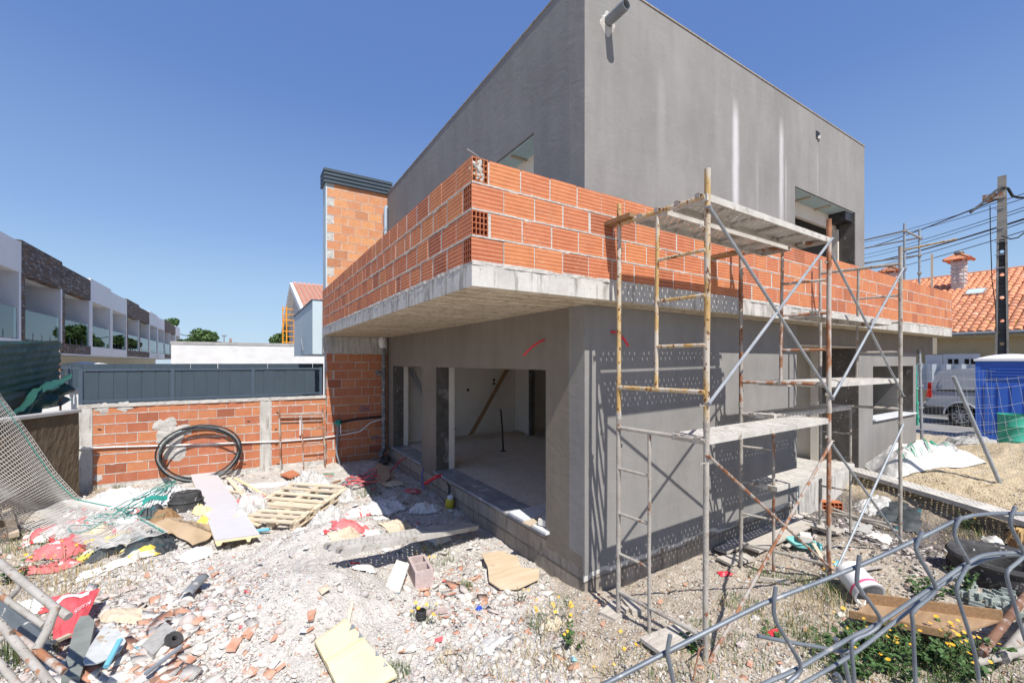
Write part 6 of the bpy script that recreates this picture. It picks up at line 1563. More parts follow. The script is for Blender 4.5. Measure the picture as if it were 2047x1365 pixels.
for i in range(6): 
    a = G(630+rs.uniform(0,8),955+rs.uniform(-2,8),.08); q = MB(); q.path([a, a+Vector((.15,.03,.02)), a+Vector((.30,-.02+rs.uniform(-.05,.05),.0))], .009, 5); obj('cut_tube', q, M['green' if i % 3 else 'red'], smooth=True, label=('short %s tube cut below the leaning ladder frame, %s of the row' % ('green' if i % 3 else 'red', ('farthest left','second','third','fourth','fifth','farthest right')[i])), cat='tube', group='short cut tubes below the ladder frame')
beam('wooden_rail', 635,982,680,970,.05,.03,.06,.09,'wood_brown','brown rail on the ground right of the ladder frame','wood')
flat('cardboard_piece', [(735,962),(757,938),(778,948),(780,962),(750,972)], .01, 'cardboard', 'brown cardboard piece standing near the cable coil', 'cardboard', .05, (0,.08))
jug = thing('yellow_jug', G(898,1012), 'yellow and white plastic jug leaning on the plinth', 'jug'); g = G(898,1014)
q = MB(); q.lathe([(0,0),(.06,0),(.075,.03),(.07,.13),(.045,.17)], 16, g, Matrix.Rotation(.25,3,'X')); obj('jug_body', q, M['yellow'], jug, smooth=True)
q = MB(); q.lathe([(.046,.165),(.05,.20),(.035,.22),(0,.22)], 16, g, Matrix.Rotation(.25,3,'X')); obj('lid', q, M['white'], jug, smooth=True)
q = MB(); q.path([g+Vector((0,.02,.18)), g+Vector((.02,.04,.26)), g+Vector((.03,.07,.34)), g+Vector((-.01,.09,.40))], [.018,.026,.022,.012], 8); obj('striped_cloth', q, M['darkbag'], jug, smooth=True)
# things in the window opening
for (x, y, z, sz, rz, m, lb) in ((.42,.95,.585,(.9,.10,.07),.42,'foamw','long white foam bar lying on the sill inside the big window'),(.75,.80,.60,(.9,.12,.07),.30,'foamw','second foam bar behind the window pier'),(.30,.98,.545,(.85,.12,.018),.15,'wood','grey board end under the foam bars on the sill')):
    q = MB(); q.rb((x,y,z), sz, rz, .03); obj('foam_bar' if m == 'foamw' else 'board', q, M[m], label=lb, cat='foam' if m == 'foamw' else 'wood')
q = MB(); a, b = PY(942,868,6.62), PY(1014,738,6.94); q.ob((a+b)/2, (b-a)/2, Vector((.07,.0,.02)), Vector((0,.022,0))); obj('leaning_plank', q, M['wood_brown'], label='brown timber plank leaning diagonally on the inner wall of the room', cat='wood')
q = MB(); a, b = PZ(1006,901,.5), PY(1001,818,PZ(1006,901,.5).y); q.path([a, a.lerp(b,.5)+Vector((.01,0,0)), b], .02, 8); q.lathe([(.08,0),(.02,.02)], 10, a); obj('black_conduit', q, M['black'], smooth=True, label='black conduit stub standing up from the room floor', cat='conduit')
for i in range(4):
    q = MB(); q.b(1.1+.05*i, 6.35+.09*i, .50+.0*i, 3.5, 6.42+.09*i, .545+.015*i); obj('floor_batten', q, M['wood'], label='stack of long battens lying along the inner wall, row %s from the window' % ('first','second','third','fourth')[i], cat='wood', group='battens on the room floor')
q = MB(); q.tube(PY(905,852,6.8), PZ(918,868,.5), .02, 8); obj('grey_tube', q, M['pvc'], smooth=True, label='grey tube leaning behind the window jamb', cat='tube')
q = MB(); a = PY(822,738,6.93); b = PY(860,820,6.93); q.tube(a, b, .035, 8); obj('grey_tube', q, M['galv'], smooth=True, label='grey prop seen diagonal through the narrow window', cat='tube')
# things on the yard wall: hose coil, cable, pipes, ladder frame
hose = thing('hose_coil', PY(400,960,YW-.12), 'coil of thick black pipe leaning on the orange brick wall', 'hose')
cc_ = PY(401,905,YW-.14); rx_ = (PY(486,905,YW-.14)-PY(316,905,YW-.14)).x/2; rz_ = (PY(401,852,YW-.14).z-PY(401,962,YW-.14).z)/2
for i, (dr_, dy, ph, m) in enumerate(((0,0,0,'black'),(-.04,-.04,.3,'hosegrey'),(-.07,.03,.5,'black'),(-.02,.05,.2,'hosegrey'),(-.055,-.08,.7,'black'))):
    q = MB(); q.path([cc_+Vector(((rx_+dr_)*math.cos(t/40*2*math.pi+ph)+.02*math.sin(t*.3+i), dy+.05*math.sin(t*.15+i)-.06*math.sin(t/40*2*math.pi+ph)*0-.08*(1-math.sin(t/40*2*math.pi+ph))*.5, (rz_+dr_)*math.sin(t/40*2*math.pi+ph))) for t in range(41)], .0145, 8); obj('pipe_turn', q, M[m], hose, smooth=True)
q = MB(); q.path([cc_+Vector((-.30,-.03,rz_-.05)), cc_+Vector((0,-.05,rz_+.01)), cc_+Vector((.30,-.05,rz_-.05))], .015, 8); obj('loose_end', q, M['black'], hose, smooth=True)
for z_ in (0,):
    pts = [PZ(-60,985,1.0)+Vector((0,0,0)), PZ(20,960,.95), PD(60,930,7.4), PD(110,905,7.55), PY(150,893,YW-.05), PY(172,895,YW-.03)]
    pts = [PD(-20,962,6.6), PD(40,945,6.9), PD(90,922,7.3), PD(130,903,7.7), PY(160,896,YW-.04), PY(230,893,YW-.035), PY(340,890,YW-.03), PY(500,884,YW-.03), PY(560,882,YW-.03), PY(640,876,YW-.03), PY(690,868,YW-.04), PY(720,862,YW-.04), PY(740,845,YW-.04), PY(762,838,YW-.04)]
    q = MB(); q.path(pts, .016, 8); obj('white_conduit', q, M['white'], smooth=True, label='thin white conduit running along the whole brick wall', cat='conduit')
wp = thing('waste_pipe', PY(675,850,YW-.08), 'dark waste pipe with teal tape on the shaded brick wall', 'pipe')
q = MB(); q.path([PY(765,832,YW-.06), PY(710,838,YW-.06), PY(680,844,YW-.07)], .026, 8); obj('pipe', q, M['black'], wp, smooth=True)
q = MB(); q.path([PY(676,846,YW-.07), PY(675,880,YW-.08), PY(673,902,YW-.09), PY(674,908,YW-.10), PY(684,938,YW-.35)], .03, 10); obj('pipe', q, M['pvc'], wp, smooth=True)
q = MB(); blob(q, PY(676,844,YW-.08), .07, 2, (1.1,.9,.9), 3, .5); obj('teal_tape', q, M['teal'], wp, smooth=True)
q = MB(); q.tube(PY(681,848,YW-.12), PY(681,866,YW-.12), .014, 6); q.tube(PY(600,832,YW-.06), PY(600,870,YW-.07), .014, 6); blob(q, PY(600,832,YW-.06), .03, 1); obj('white_stub', q, M['white'], wp)
lf_ = thing('leaning_ladder_frame', PY(605,950,YW-.3), 'rusty ladder frame of a scaffold leaning on the brick wall beside the concrete post', 'scaffolding')
def lt(n_, a, b, r=.0165): q = MB(); q.tube(a, b, r, 8); obj(n_, q, M['rust' if n_ == 'rung' else 'scaf_grey'] if n_ != 'post' else M['rust'], lf_, smooth=True)
T1, T0 = YW-.07, YW-.42
def lp(u, v, k): return PY(u, v, T1+(T0-T1)*k)
lt('post', lp(558,817,0), lp(562,958,1)); lt('post', lp(645,815,0), lp(652,965,1)); lt('post', lp(603,830,.1), lp(608,970,1), .013)
lt('crossbar', lp(558,828,.05), lp(645,827,.05)); lt('crossbar', lp(562,955,.95), lp(652,948,.95))
for v in (857,886,918): lt('rung', lp(604,v,(v-817)/145), lp(647,v-3,(v-817)/145), .011)
lt('crossbar', lp(558,834,.1), lp(646,832,.1), .011)
text_on('spray_mark', 'CH', 'spray', ch, PY(718,822,YW-.01), (1,0,0), (0,0,1), .16); text_on('spray_mark', '210', 'spray', ch, PY(742,878,YW-.01), (1,0,0), (0,0,1), .11)
beam('zinc_scrap', 320,965,350,958,.14,.008,.12,.16,'galv','folded grey metal scrap under the hose coil','metal',roll=.4)
flat('brick_shard', [(560,955),(585,943),(600,955),(580,964)], .03, 'brick_smooth', 'broken orange brick piece at the foot of the ladder frame', 'brick', .06)

M['ovalm'] = mk('paint_splashed_board', (.42,.45,.45), (.58,.59,.57), 7, .7, bmp=.1, spots=((.40,.30,.20), 10, .60, .04), spots2=((.7,.7,.68), 12, .6, .03))
# left foreground: lying scaffold frame, boards
lf2 = thing('lying_ladder_frame', PD(60,1250,2.5), 'paint flecked grey ladder frame lying tilted in the lower left corner', 'scaffolding')
M['ladderm'] = mk('paint_flecked_tube', (.30,.28,.25), (.42,.40,.37), 8, .85, bmp=1, bscale=40, bdist=.004, spots=((.12,.09,.07), 30, .60, .05), spots2=((.30,.15,.08), 9, .60, .06))
def l2(n_, pts, r, m): q = MB(); q.path(pts, r, 12); obj(n_, q, M[m], lf2, smooth=True)
l2('rail', [PD(-60,1082,2.75), PD(0,1125,2.6), PD(108,1213,2.45), PD(137,1232,2.42)], .0215, 'ladderm')
l2('rung', [PD(44,1161,2.56), PD(33,1180,2.5), PD(19,1196,2.5)], .014, 'ladderm')
l2('rail', [PD(-40,1165,2.6), PD(0,1189,2.5), PD(88,1250,2.4)], .016, 'ladderm')
l2('rail', [PD(111,1213,2.42), PD(95,1258,2.36), PD(73,1297,2.3)], .0215, 'ladderm')
l2('rail', [PD(-60,1195,2.4), PD(0,1245,2.35), PD(104,1370,2.2), PD(130,1400,2.2)], .020, 'ladderm')
l2('rail', [PD(20,1262,2.37), PD(75,1300,2.3), PD(128,1342,2.25)], .018, 'rust')
l2('rung', [PD(-20,1292,2.3), PD(13,1270,2.33)], .013, 'ladderm'); l2('rung', [PD(50,1370,2.2), PD(76,1347,2.24)], .016, 'ladderm')
l2('rail', [PD(-40,1290,2.5), PD(0,1325,2.45), PD(60,1400,2.3)], .019, 'ladderm')
def board_px(name, pts, th, mat, label, cat):
    ps = [PD(*p) for p in pts]; n = len(ps); nn = (ps[1]-ps[0]).cross(ps[-1]-ps[0]).normalized(); nn = nn if nn.z > 0 else -nn
    q = MB(); q.add([p-nn*th for p in ps]+ps, [tuple(range(n))[::-1], tuple(range(n,2*n))]+[(i,(i+1)%n,n+(i+1)%n,n+i) for i in range(n)])
    import bmesh as _b
    me = mesh_of(name, q, M[mat], ps[0]); bm = _b.new(); bm.from_mesh(me); _b.ops.recalc_face_normals(bm, faces=bm.faces); bm.to_mesh(me); bm.free()
    return setp(link(name, me, ps[0]), label, cat)
M['greyboard'] = mk('dark_grey_painted_board', (.075,.09,.10), (.13,.15,.165), 6, .6, bmp=.3, spots=((.5,.48,.45), 16, .63, .04))
board_px('grey_board', [(-20,1185,3.1),(0,1198,3.05),(80,1262,2.9),(96,1300,2.8),(60,1285,2.85),(-20,1235,3.0)], .03, 'greyboard', 'dark grey flecked board under the lying ladder frame', 'board')
M['greyboard2'] = mk('green_grey_weathered_beam', (.17,.19,.175), (.27,.285,.265), 5, .8, bmp=.4, st=(1,1,6))
g1 = [(150,1296),(160,1275),(178,1274),(190,1284),(176,1330),(160,1375),(122,1375)]
flat('grey_beam', g1, .05, 'greyboard2', 'weathered grey green beam with rounded end at the lower left', 'beam', .11)
flat('wooden_board', [(205,1300),(228,1293),(245,1294),(252,1303),(240,1325),(215,1350),(190,1366),(170,1368),(166,1358),(180,1330)], .01, 'ovalm', 'pale blue grey oval board splashed with paint at the bottom edge', 'board', .11)
q = MB(); q.tube(G(240,1322,.16), G(212,1375,.15), .018, 12); obj('cyan_tube', q, M['cyan'], smooth=True, label='bright blue cartridge tube near the bottom edge', cat='tube')
beam('timber_stick', 100,1322,140,1302,.04,.02,.14,.14,'pine','pale timber stick behind the lying ladder frame','wood')
beam('metal_angle', 290,1370,362,1318,.025,.02,.08,.10,'galv','grey metal angle bar lying in orange shards at the bottom','metal')
beam('timber_post', -10,1010,28,1085,.09,.06,.5,.10,'wood','grey timber post leaning behind the wire mesh at the left edge','wood')
beam('timber_stick', 690,1282,705,1210,.02,.015,.03,.03,'pine','thin pale stick above the cream foam panel','wood')
# fallen white wire mesh on the left
def msh(s, t):
    e = [(-60,690,5.3,0),(5,800,5.75,0),(60,868,6.0,0),(115,938,6.2,0),(165,990,6.35,1),(240,1030,0,2),(330,1090,0,2)]
    f_ = [(-260,820,4.3,0),(-200,930,4.5,0),(-130,1000,4.8,0),(-50,1035,5.1,1),(25,1060,0,2),(110,1095,0,2),(215,1120,0,2)]
    x = s*6; i = min(5, int(x)); fr_ = x-i
    def pt(row):
        def one(q_):
            if q_[3] == 2: return G(q_[0], q_[1], .15)
            return PD(q_[0], q_[1], q_[2])
        return one(row[i]).lerp(one(row[i+1]), fr_)
    p = pt(e).lerp(pt(f_), t)
    w_ = .05*math.sin(7*s+5*t)+.04*math.sin(13*t-4*s)
    p = p+Vector((w_*.6, -w_*.6, w_*.5)); p.z = max(p.z, H(p.x, p.y)+.10+.04*math.sin(20*s+9*t)); return p
cachem = {}
NU, NV = 62, 46
grd = [[msh(i/NU, j/NV) for i in range(NU+1)] for j in range(NV+1)]
M['meshwire'] = mk('white_coated_wire', (.50,.49,.46), (.64,.63,.60), 20, .6, bmp=0)
q = MB()
for j in range(NV+1): q.path([grd[j][i] for i in range(NU+1)], .0035, 4)
for i in range(NU+1): q.path([grd[j][i] for j in range(NV+1)], .0035, 4)
obj('wire_mesh', q, M['meshwire'], label='collapsed sheet of pale square wire mesh hanging down the left side over the sacks', cat='wire mesh')
q = MB(); q.path([grd[3][i]+Vector((0,0,.01)) for i in range(NU+1)], .007, 5); obj('teal_rope', q, M['teal'], label='teal cord woven along the edge of the fallen wire mesh', cat='rope')

# ------------------------------------------------------------------ right hand yard
t = plank(pmesh, (6.45,.25,.42), 0, 0, 'perforated plank edging the sand heap'); 
pE = mesh_of  # (kept short)
pm3 = perforated_mesh('scaffold_plank', 2.9, .34, .07); pm3['L'] = 2.9
t.children[0].data = pm3
A_, B_ = Vector((6.55,.12,.50)), Vector((5.75,-2.35,.36)); X_ = B_-A_
t.location = A_; t.rotation_euler = (0, -math.atan2(X_.z, X_.length), math.atan2(X_.y, X_.x))
for ch_ in t.children[1:]: bpy.data.objects.remove(ch_)
def at_ground(x, y, up=0): return Vector((x, y, H(x, y)+up))
# planks at the wall foot
for (u0,v0,u1,v1,w,th,h,lb) in ((1440,1110,1605,1032,.17,.03,.06,'grey plank along the foot of the front wall, nearer the wall'),(1500,1112,1618,1055,.22,.03,.10,'wide grey plank in front of the other one at the wall foot'),(1570,1100,1600,1085,.05,.02,.05,'thin strip beside the wide plank'),(1600,1055,1680,1075,.2,.03,.09,'short grey board under the rear post of the right frame'),(1445,1130,1495,1120,.2,.03,.05,'board scrap under the rear post of the middle frame'),(1300,1305,1385,1270,.22,.03,.05,'bundle of thin boards by the foot of the nearest post')):
    beam('wooden_plank', u0,v0,u1,v1,w,th,h,h,'wood_x',lb,'wood')
flat('turquoise_foam', [(1570,1088),(1600,1097),(1645,1105),(1640,1113),(1590,1108)], .03, 'foam_t', 'turquoise foam slab with a white block on it', 'foam', .07) if 'foam_t' in M else None
M['foam_t'] = mk('turquoise_foam_board', (.16,.50,.50), (.24,.60,.58), 4, .7, bmp=.1)
flat('turquoise_foam', [(1568,1086),(1600,1082),(1644,1096),(1642,1106),(1592,1104)], .03, 'foam_t', 'turquoise foam slab on the soil under a white block', 'foam', .07)
q = MB(); g = G(1610,1092,.12); q.rb(g, (.16,.12,.09), .5); q.rb(g+Vector((-.05,-.03,0)), (.06,.14,.07), .5); obj('white_block', q, M['foamw'], label='small white moulded block resting on the turquoise foam', cat='block')
beam('timber_stick', 1625,1098,1655,1142,.04,.02,.09,.04,'pine','orange brown stick leaning off the turquoise foam','wood')
# loose hollow brick showing its end
hb = thing('loose_brick', G(1650,1022), 'loose orange hollow brick lying by the porch with its cells showing', 'brick')
o = bpy.data.objects.new('brick_body', hole_mesh('brick_body', .30, .196, .15, M['brick'], 5, 3)); C.objects.link(o); o.parent = hb; o.location = (-.1,.0,-.02); o.rotation_euler = (0,0,-.75)
M['rustdark'] = mk('dark_rusty_pipe', (.13,.065,.04), (.24,.13,.085), 10, .85, bmp=.5, bscale=60, spots=((.35,.31,.28), 12, .58, .06))
# big bag
bb = thing('bulk_bag', PD(1845,925,7.6), 'slumped white bulk bag with green lifting straps beside the side block', 'bag')
bc = PD(1838,905,7.9); 
q = MB()
def bbf(s, t):
    x = (s-.5)*1.55; y = (t-.5)*.85; e = (1-abs(2*s-1)**3.5)*(1-abs(2*t-1)**3)
    k = float(fbm(np.array(s*5.), np.array(t*3.), 91, 4)); r1 = 1-abs(2*float(vnoise(s*7., t*4., 92))-1)
    ca, sa = math.cos(-.62), math.sin(-.62)
    X, Y = bc.x+x*ca-y*sa, bc.y+x*sa+y*ca
    r2 = 1-abs(2*float(vnoise(s*19+3*k, t*9., 93))-1)
    return (X, Y, H(X, Y)+.02+e*(.25+.13*r1**1.6+.045*r2+.08*math.sin(3*s+1))+.10*k*(.3+e))
q.grid(90, 50, bbf); obj('bag_body', q, M['whitebag'], bb, smooth=True, ang=80)
for (s0, s1, t0) in ((.16,.26,.10),(.44,.56,.12),(.60,.74,.3),(.28,.36,.06)):
    q = MB(); q.grid(12, 2, lambda a, b: tuple(Vector(bbf(s0+(s1-s0)*a, max(.02, t0+(.0)+.30*math.sin(a*3.1)+.09*b)))+Vector((0,-.02,.035)))); obj('green_strap', q, M['green'], bb, smooth=True)
crumple('cement_lump', 1935,892,.9,.6,-.5,.22,'block_grey',95,'grey hardened cement heap behind the white bulk bag','cement',40,1.5)
crumple('clear_bag', 1745,1015,.55,.35,-.4,.12,'film',96,'clear plastic bag on the dark debris behind the scaffold','plastic bag',40,5,ang=180)
crumple('blue_bottle', 1672,1128,.12,.06,.3,.03,'cyan',97,'crushed pale blue bottle with dark blue cap','bottle',16,2)
for (u,v,w,l,rz,h,m,sd,lb,cat) in ((1720,1055,.5,.3,.4,.05,'block_grey',101,'flake of grey plaster on the dark debris, upper','plaster'),(1760,1075,.5,.25,.2,.05,'foamw',102,'pale plaster flake in front of the farthest frame','plaster'),(1815,1040,.6,.3,.2,.05,'darkbag',103,'black plastic scrap on the burnt debris','plastic'),(1780,1025,.5,.3,-.2,.06,'darkbag',104,'second black scrap nearer the steel plank','plastic'),(1985,1090,.25,.18,.2,.06,'whitebag',105,'crushed pale bottle left of the flower pot','bottle')):
    crumple('debris', u,v,w,l,rz,h,m,sd,lb,cat,24,3)
# white bucket
bk = G(1716,1190,.0); bu = thing('white_bucket', bk, 'white bucket with pink stripe lying on its side in dry grass', 'bucket')
Rb = Matrix.Rotation(math.radians(-32),3,'Z')@Matrix.Rotation(math.radians(112),3,'X')
cb_ = bk+Vector((0,0,.135))
q = MB(); q.lathe([(.0,-.16),(.115,-.16),(.125,-.15),(.135,.13),(.145,.135),(.145,.15),(.125,.15),(.118,-.14),(0,-.14)], 28, cb_, Rb); obj('bucket_body', q, M['white'], bu, smooth=True)
q = MB(); q.lathe([(.1365,.07),(.1372,.095)], 28, cb_, Rb); M['pink'] = mk('pink_stripe', (.70,.10,.22), (.74,.14,.26), 2, .5); obj('stripe', q, M['pink'], bu, smooth=True)
# tyre planter
tp = G(2010,1165,.0); ty = thing('tyre_planter', tp, 'big black tyre cut as a planter at the right edge behind the wire', 'tyre')
q = MB(); q.lathe([(.30,.0),(.44,.02),(.47,.12),(.46,.22),(.49,.27),(.47,.30),(.40,.295),(.36,.275),(.33,.2),(.31,.05)], 40, tp); obj('tyre_body', q, M['rubber'], ty, smooth=True)
for k in range(40):
    a = 2*math.pi*k/40; q = MB(); c = tp+Vector((.465*math.cos(a), .465*math.sin(a), .11)); T_ = Vector((-math.sin(a), math.cos(a), .8)).normalized(); N_ = Vector((math.cos(a), math.sin(a), 0)); q.ob(c, T_*.05, N_*.012, T_.cross(N_)*.010); obj('tread_block', q, M['rubber'], ty)
# brown pot with dead plant
pt = G(2045,1112,.0); po = thing('flower_pot', pt, 'textured brown pot holding a withered yellow plant at the right edge', 'plant pot')
q = MB(); q.lathe([(.0,0),(.09,0),(.13,.12),(.14,.24),(.125,.245),(.11,.2),(0,.2)], 20, pt); obj('pot', q, M['wood_brown'], po, smooth=True)
M['deadleaf'] = mk('withered_leaf', (.42,.27,.10), (.62,.44,.20), 6, .8, bmp=.2)
q = MB(); rs = random.Random(12)
for k in range(34):
    a = rs.uniform(0,6.28); r_ = rs.uniform(.08,.22); b0 = pt+Vector((0,0,.24)); m_ = b0+Vector((r_*.5*math.cos(a), r_*.5*math.sin(a), .10)); e_ = b0+Vector((r_*math.cos(a), r_*math.sin(a), -.02*rs.random()-.06)); w_ = Vector((-math.sin(a), math.cos(a), 0))*.014
    q.add([b0-w_*.3,b0+w_*.3,m_+w_,m_-w_,e_], [(0,1,2,3),(3,2,4)])
obj('withered_leaves', q, M['deadleaf'], po)
# timber tray / formwork board among flowers
M['formply'] = mk('orange_brown_plywood', (.27,.17,.095), (.40,.27,.16), 3, .7, bmp=.15, st=(1,6,1))
fw_ = thing('timber_tray', G(1860,1260), 'brown shallow timber tray lying among yellow flowers at lower right', 'tray')
def gg(u, v, up): p = G(u, v); return Vector((p.x, p.y, .22+up))
c4 = [gg(1735,1232,0), gg(2000,1288,0), gg(1900,1322,0), gg(1700,1262,0)]
q = MB(); q.add(c4+[p-Vector((0,0,.015)) for p in c4], [(0,3,2,1),(4,5,6,7),(0,1,5,4),(1,2,6,5),(2,3,7,6),(3,0,4,7)]); o=obj('tray_floor', q, M['formply'], fw_)
for (i, j, hh) in ((0,1,.075),(2,3,.03)):
    a, b = c4[i], c4[j]; X_ = (b-a); n_ = Vector((-X_.y, X_.x, 0)).normalized(); q = MB(); q.ob((a+b)/2+Vector((0,0,hh/2)), X_/2*1.02, n_*.011, (0,0,hh/2+.015)); obj('tray_side', q, M['wood_brown'], fw_)
# pile of grey formwork clamps
rs = random.Random(77)
M['clampm'] = mk('green_grey_clamp', (.24,.29,.27), (.40,.44,.41), 9, .7, bmp=.4, spots=((.30,.14,.08), 9, .63, .05))
for k, (u, v, ln, rz) in enumerate(((1995,1228,.42,.35),(2025,1215,.40,.15),(1970,1215,.22,1.2),(1940,1205,.2,.9),(2000,1210,.22,-.5),(2030,1240,.4,.55),(1960,1235,.25,.1),(1925,1178,.22,1.4))):
    t = thing('formwork_clamp', G(u,v,.05), ('long steel clamp in the middle of the pile below the tyre', 'long steel clamp farthest right in the pile, pointing at the tyre', 'short clamp at the back of the pile', 'short steep clamp at the left of the pile', 'short clamp lying across the longest one', 'longest clamp at the front of the pile by the brown pipe', 'short clamp nearest the timber tray', 'single clamp standing off in the green weeds left of the tyre')[k], 'clamp', 'pile of formwork clamps beside the tyre'); c = G(u,v,.06+.02*(k%3)); X_ = Vector((math.cos(rz), math.sin(rz), rs.uniform(-.1,.1))).normalized(); Y_ = Vector((-math.sin(rz), math.cos(rz), 0))
    q = MB(); q.ob(c, X_*ln/2, Y_*.02, X_.cross(Y_)*.02); obj('bar', q, M['clampm'], t)
    for s_ in (-.4,.05,.4): q = MB(); q.ob(c+X_*ln*s_+Y_*.03+Vector((0,0,.02)), X_*.008, Y_*.05, (0,0,.03)); obj('jaw', q, M['clampm'], t)
q = MB(); q.tube(G(2055,1225,.16)+Vector((0,0,.04)), G(1962,1345,.16), .032, 14); obj('rusty_pipe', q, M['rustdark'], smooth=True, label='thick brown rusty pipe running down the lower right corner', cat='pipe')
q = MB(); q.tube(G(2075,1255,.12), G(2005,1345,.12), .04, 14); obj('grey_pipe', q, M['scaf_grey'], smooth=True, label='mortar grey pipe below the brown rusty one', cat='pipe')
q = MB(); q.tube(G(1950,1348,.1), G(2070,1325,.12), .03, 12); obj('grey_pipe', q, M['scaf_grey'], smooth=True, label='grey pipe lying across the bottom right corner', cat='pipe')
q = MB(); q.tube(G(1630,985,.02), G(1790,1068,.06), .016, 8) if False else q.tube(G(1655,1025,.10), G(1795,1068,.05), .02, 8); obj('loose_tube', q, M['scaf_grey'], smooth=True, label='loose grey tube on the debris under the right scaffold bay', cat='tube')
for (u0,v0,u1,v1,w,lb) in ((1958,1012,2010,1028,.10,'white painted bar beyond the steel plank'),(1390,1095,1440,1088,.05,'short lath below the plinth'),(1520,1165,1580,1172,.03,'thin lath in front of the middle frame'),(1640,1160,1760,1140,.02,'thin grey lath left of the bucket')):
    beam('lath', u0,v0,u1,v1,w,.03,.05,.05,'wood_x',lb,'wood')
flat('pallet_piece', [(1915,872),(1945,868),(1960,880),(1930,886)], .06, 'wood', 'bit of pallet with a stone on it behind the sand heap', 'wood', .10)
crumple('red_scrap', 1545,1268,.18,.05,.1,.03,'red',111,'red plastic scrap in a green weed before the nearest post','plastic',14,2)
crumple('red_scrap', 1450,1150,.16,.08,-.5,.04,'red',112,'red plastic scrap by the board under the middle frame','plastic',14,2)
crumple('blue_wire_tangle', 958,1218,.06,.04,.3,.02,'blue',113,'bit of blue bag among the rubble and yellow flowers','plastic',14,4)
# ------------------------------------------------------------------ loose stones and shards
import bmesh
def protos(n):
    out = []
    for k in range(n):
        bm = bmesh.new(); bmesh.ops.create_icosphere(bm, subdivisions=1, radius=1)
        v = np.array([list(x.co) for x in bm.verts]); f = np.array([[y.index for y in x.verts] for x in bm.faces]); bm.free()
        r = np.random.RandomState(k+3); v *= (1+.38*(r.rand(len(v),1)-.5)); v *= np.array([1, r.uniform(.55,.95), r.uniform(.35,.75)]); out.append((v, f))
    return out
PRO = protos(10)
bx_v = np.array([(-1,-1,-1),(1,-1,-1),(1,1,-1),(-1,1,-1),(-1,-1,1),(1,-1,1),(1,1,1),(-1,1,1)], float)
bx_f = np.array([(0,3,2),(0,2,1),(4,5,6),(4,6,7),(0,1,5),(0,5,4),(1,2,6),(1,6,5),(2,3,7),(2,7,6),(3,0,4),(3,4,7)])
SH = []
for k in range(8):
    r = np.random.RandomState(k+50); v = bx_v*np.array([1, .62, r.uniform(.10,.22)]); v = v+(r.rand(8,3)-.5)*np.array([.7,.5,.06]); SH.append((v, bx_f))
def scatter(name, mats, pts, sizes, shards, mi, label, sink=.10):
    V, Fc, MI = [], [], []; off = 0
    rs = np.random.RandomState(len(pts))
    for i, (x, y, z) in enumerate(pts):
        v, f = (SH if shards[i] else PRO)[rs.randint(8)]
        a = rs.uniform(0, 6.283); tx, ty_ = rs.normal(0, .28 if shards[i] else .25, 2)
        ca, sa = math.cos(a), math.sin(a)
        w = v*sizes[i]; w = np.stack([w[:,0]*ca-w[:,1]*sa, w[:,0]*sa+w[:,1]*ca, w[:,2]+w[:,0]*tx+w[:,1]*ty_], 1)
        w += np.array([x, y, z+sizes[i]*(.12 if shards[i] else sink)])
        V.append(w); Fc.append(f+off); MI.append(np.full(len(f), mi[i])); off += len(v)
    V = np.concatenate(V); Fc = np.concatenate(Fc); MI = np.concatenate(MI).astype(np.int32)
    me = np_mesh(name, V, Fc, 3)
    for m in mats: me.materials.append(M[m])
    me.polygons.foreach_set('material_index', MI); me.update()
    o = bpy.data.objects.new(name, me); C.objects.link(o); o['kind'] = 'stuff'
    if label: o['label'] = label; o['category'] = 'rubble'
    return o
M['st_white'] = mk('lime_lump', (.52,.485,.44), (.64,.61,.57), 9, .95, bmp=.8, bscale=40, bdist=.01)
M['st_cream'] = mk('plaster_lump', (.53,.50,.455), (.66,.635,.59), 9, .95, bmp=.8, bscale=40, bdist=.01)
M['st_grey'] = mk('grey_stone', (.38,.36,.34), (.50,.475,.45), 9, .95, bmp=.8, bscale=40, bdist=.01)
M['st_pink'] = mk('pinkish_stone', (.44,.37,.34), (.55,.48,.45), 9, .95, bmp=.8, bscale=40, bdist=.01)
M['st_orange'] = mk('brick_shard_clay', (.46,.22,.14), (.58,.36,.26), 9, .9, bmp=.5, bscale=60, spots=((.6,.55,.5), 8, .58, .1))
M['st_earth'] = mk('soil_clod', (.35,.295,.23), (.48,.42,.345), 9, .95, bmp=.8, bscale=40, bdist=.01)
M['st_sand'] = mk('sand_clod', (.44,.35,.22), (.55,.45,.30), 9, .95, bmp=.8, bscale=40, bdist=.01)
M['st_dark'] = mk('charred_flake', (.05,.045,.05), (.14,.125,.12), 9, .95, bmp=.8, bscale=40, bdist=.01)
ST = ['st_white','st_cream','st_grey','st_pink','st_orange','st_earth','st_sand','st_dark','white','cyan','redbag2']
def inside(x, y): return (x > -.03 and y > -.03)
rs = np.random.RandomState(5)
pts, sz, shd, mi = [], [], [], []
N = 78000
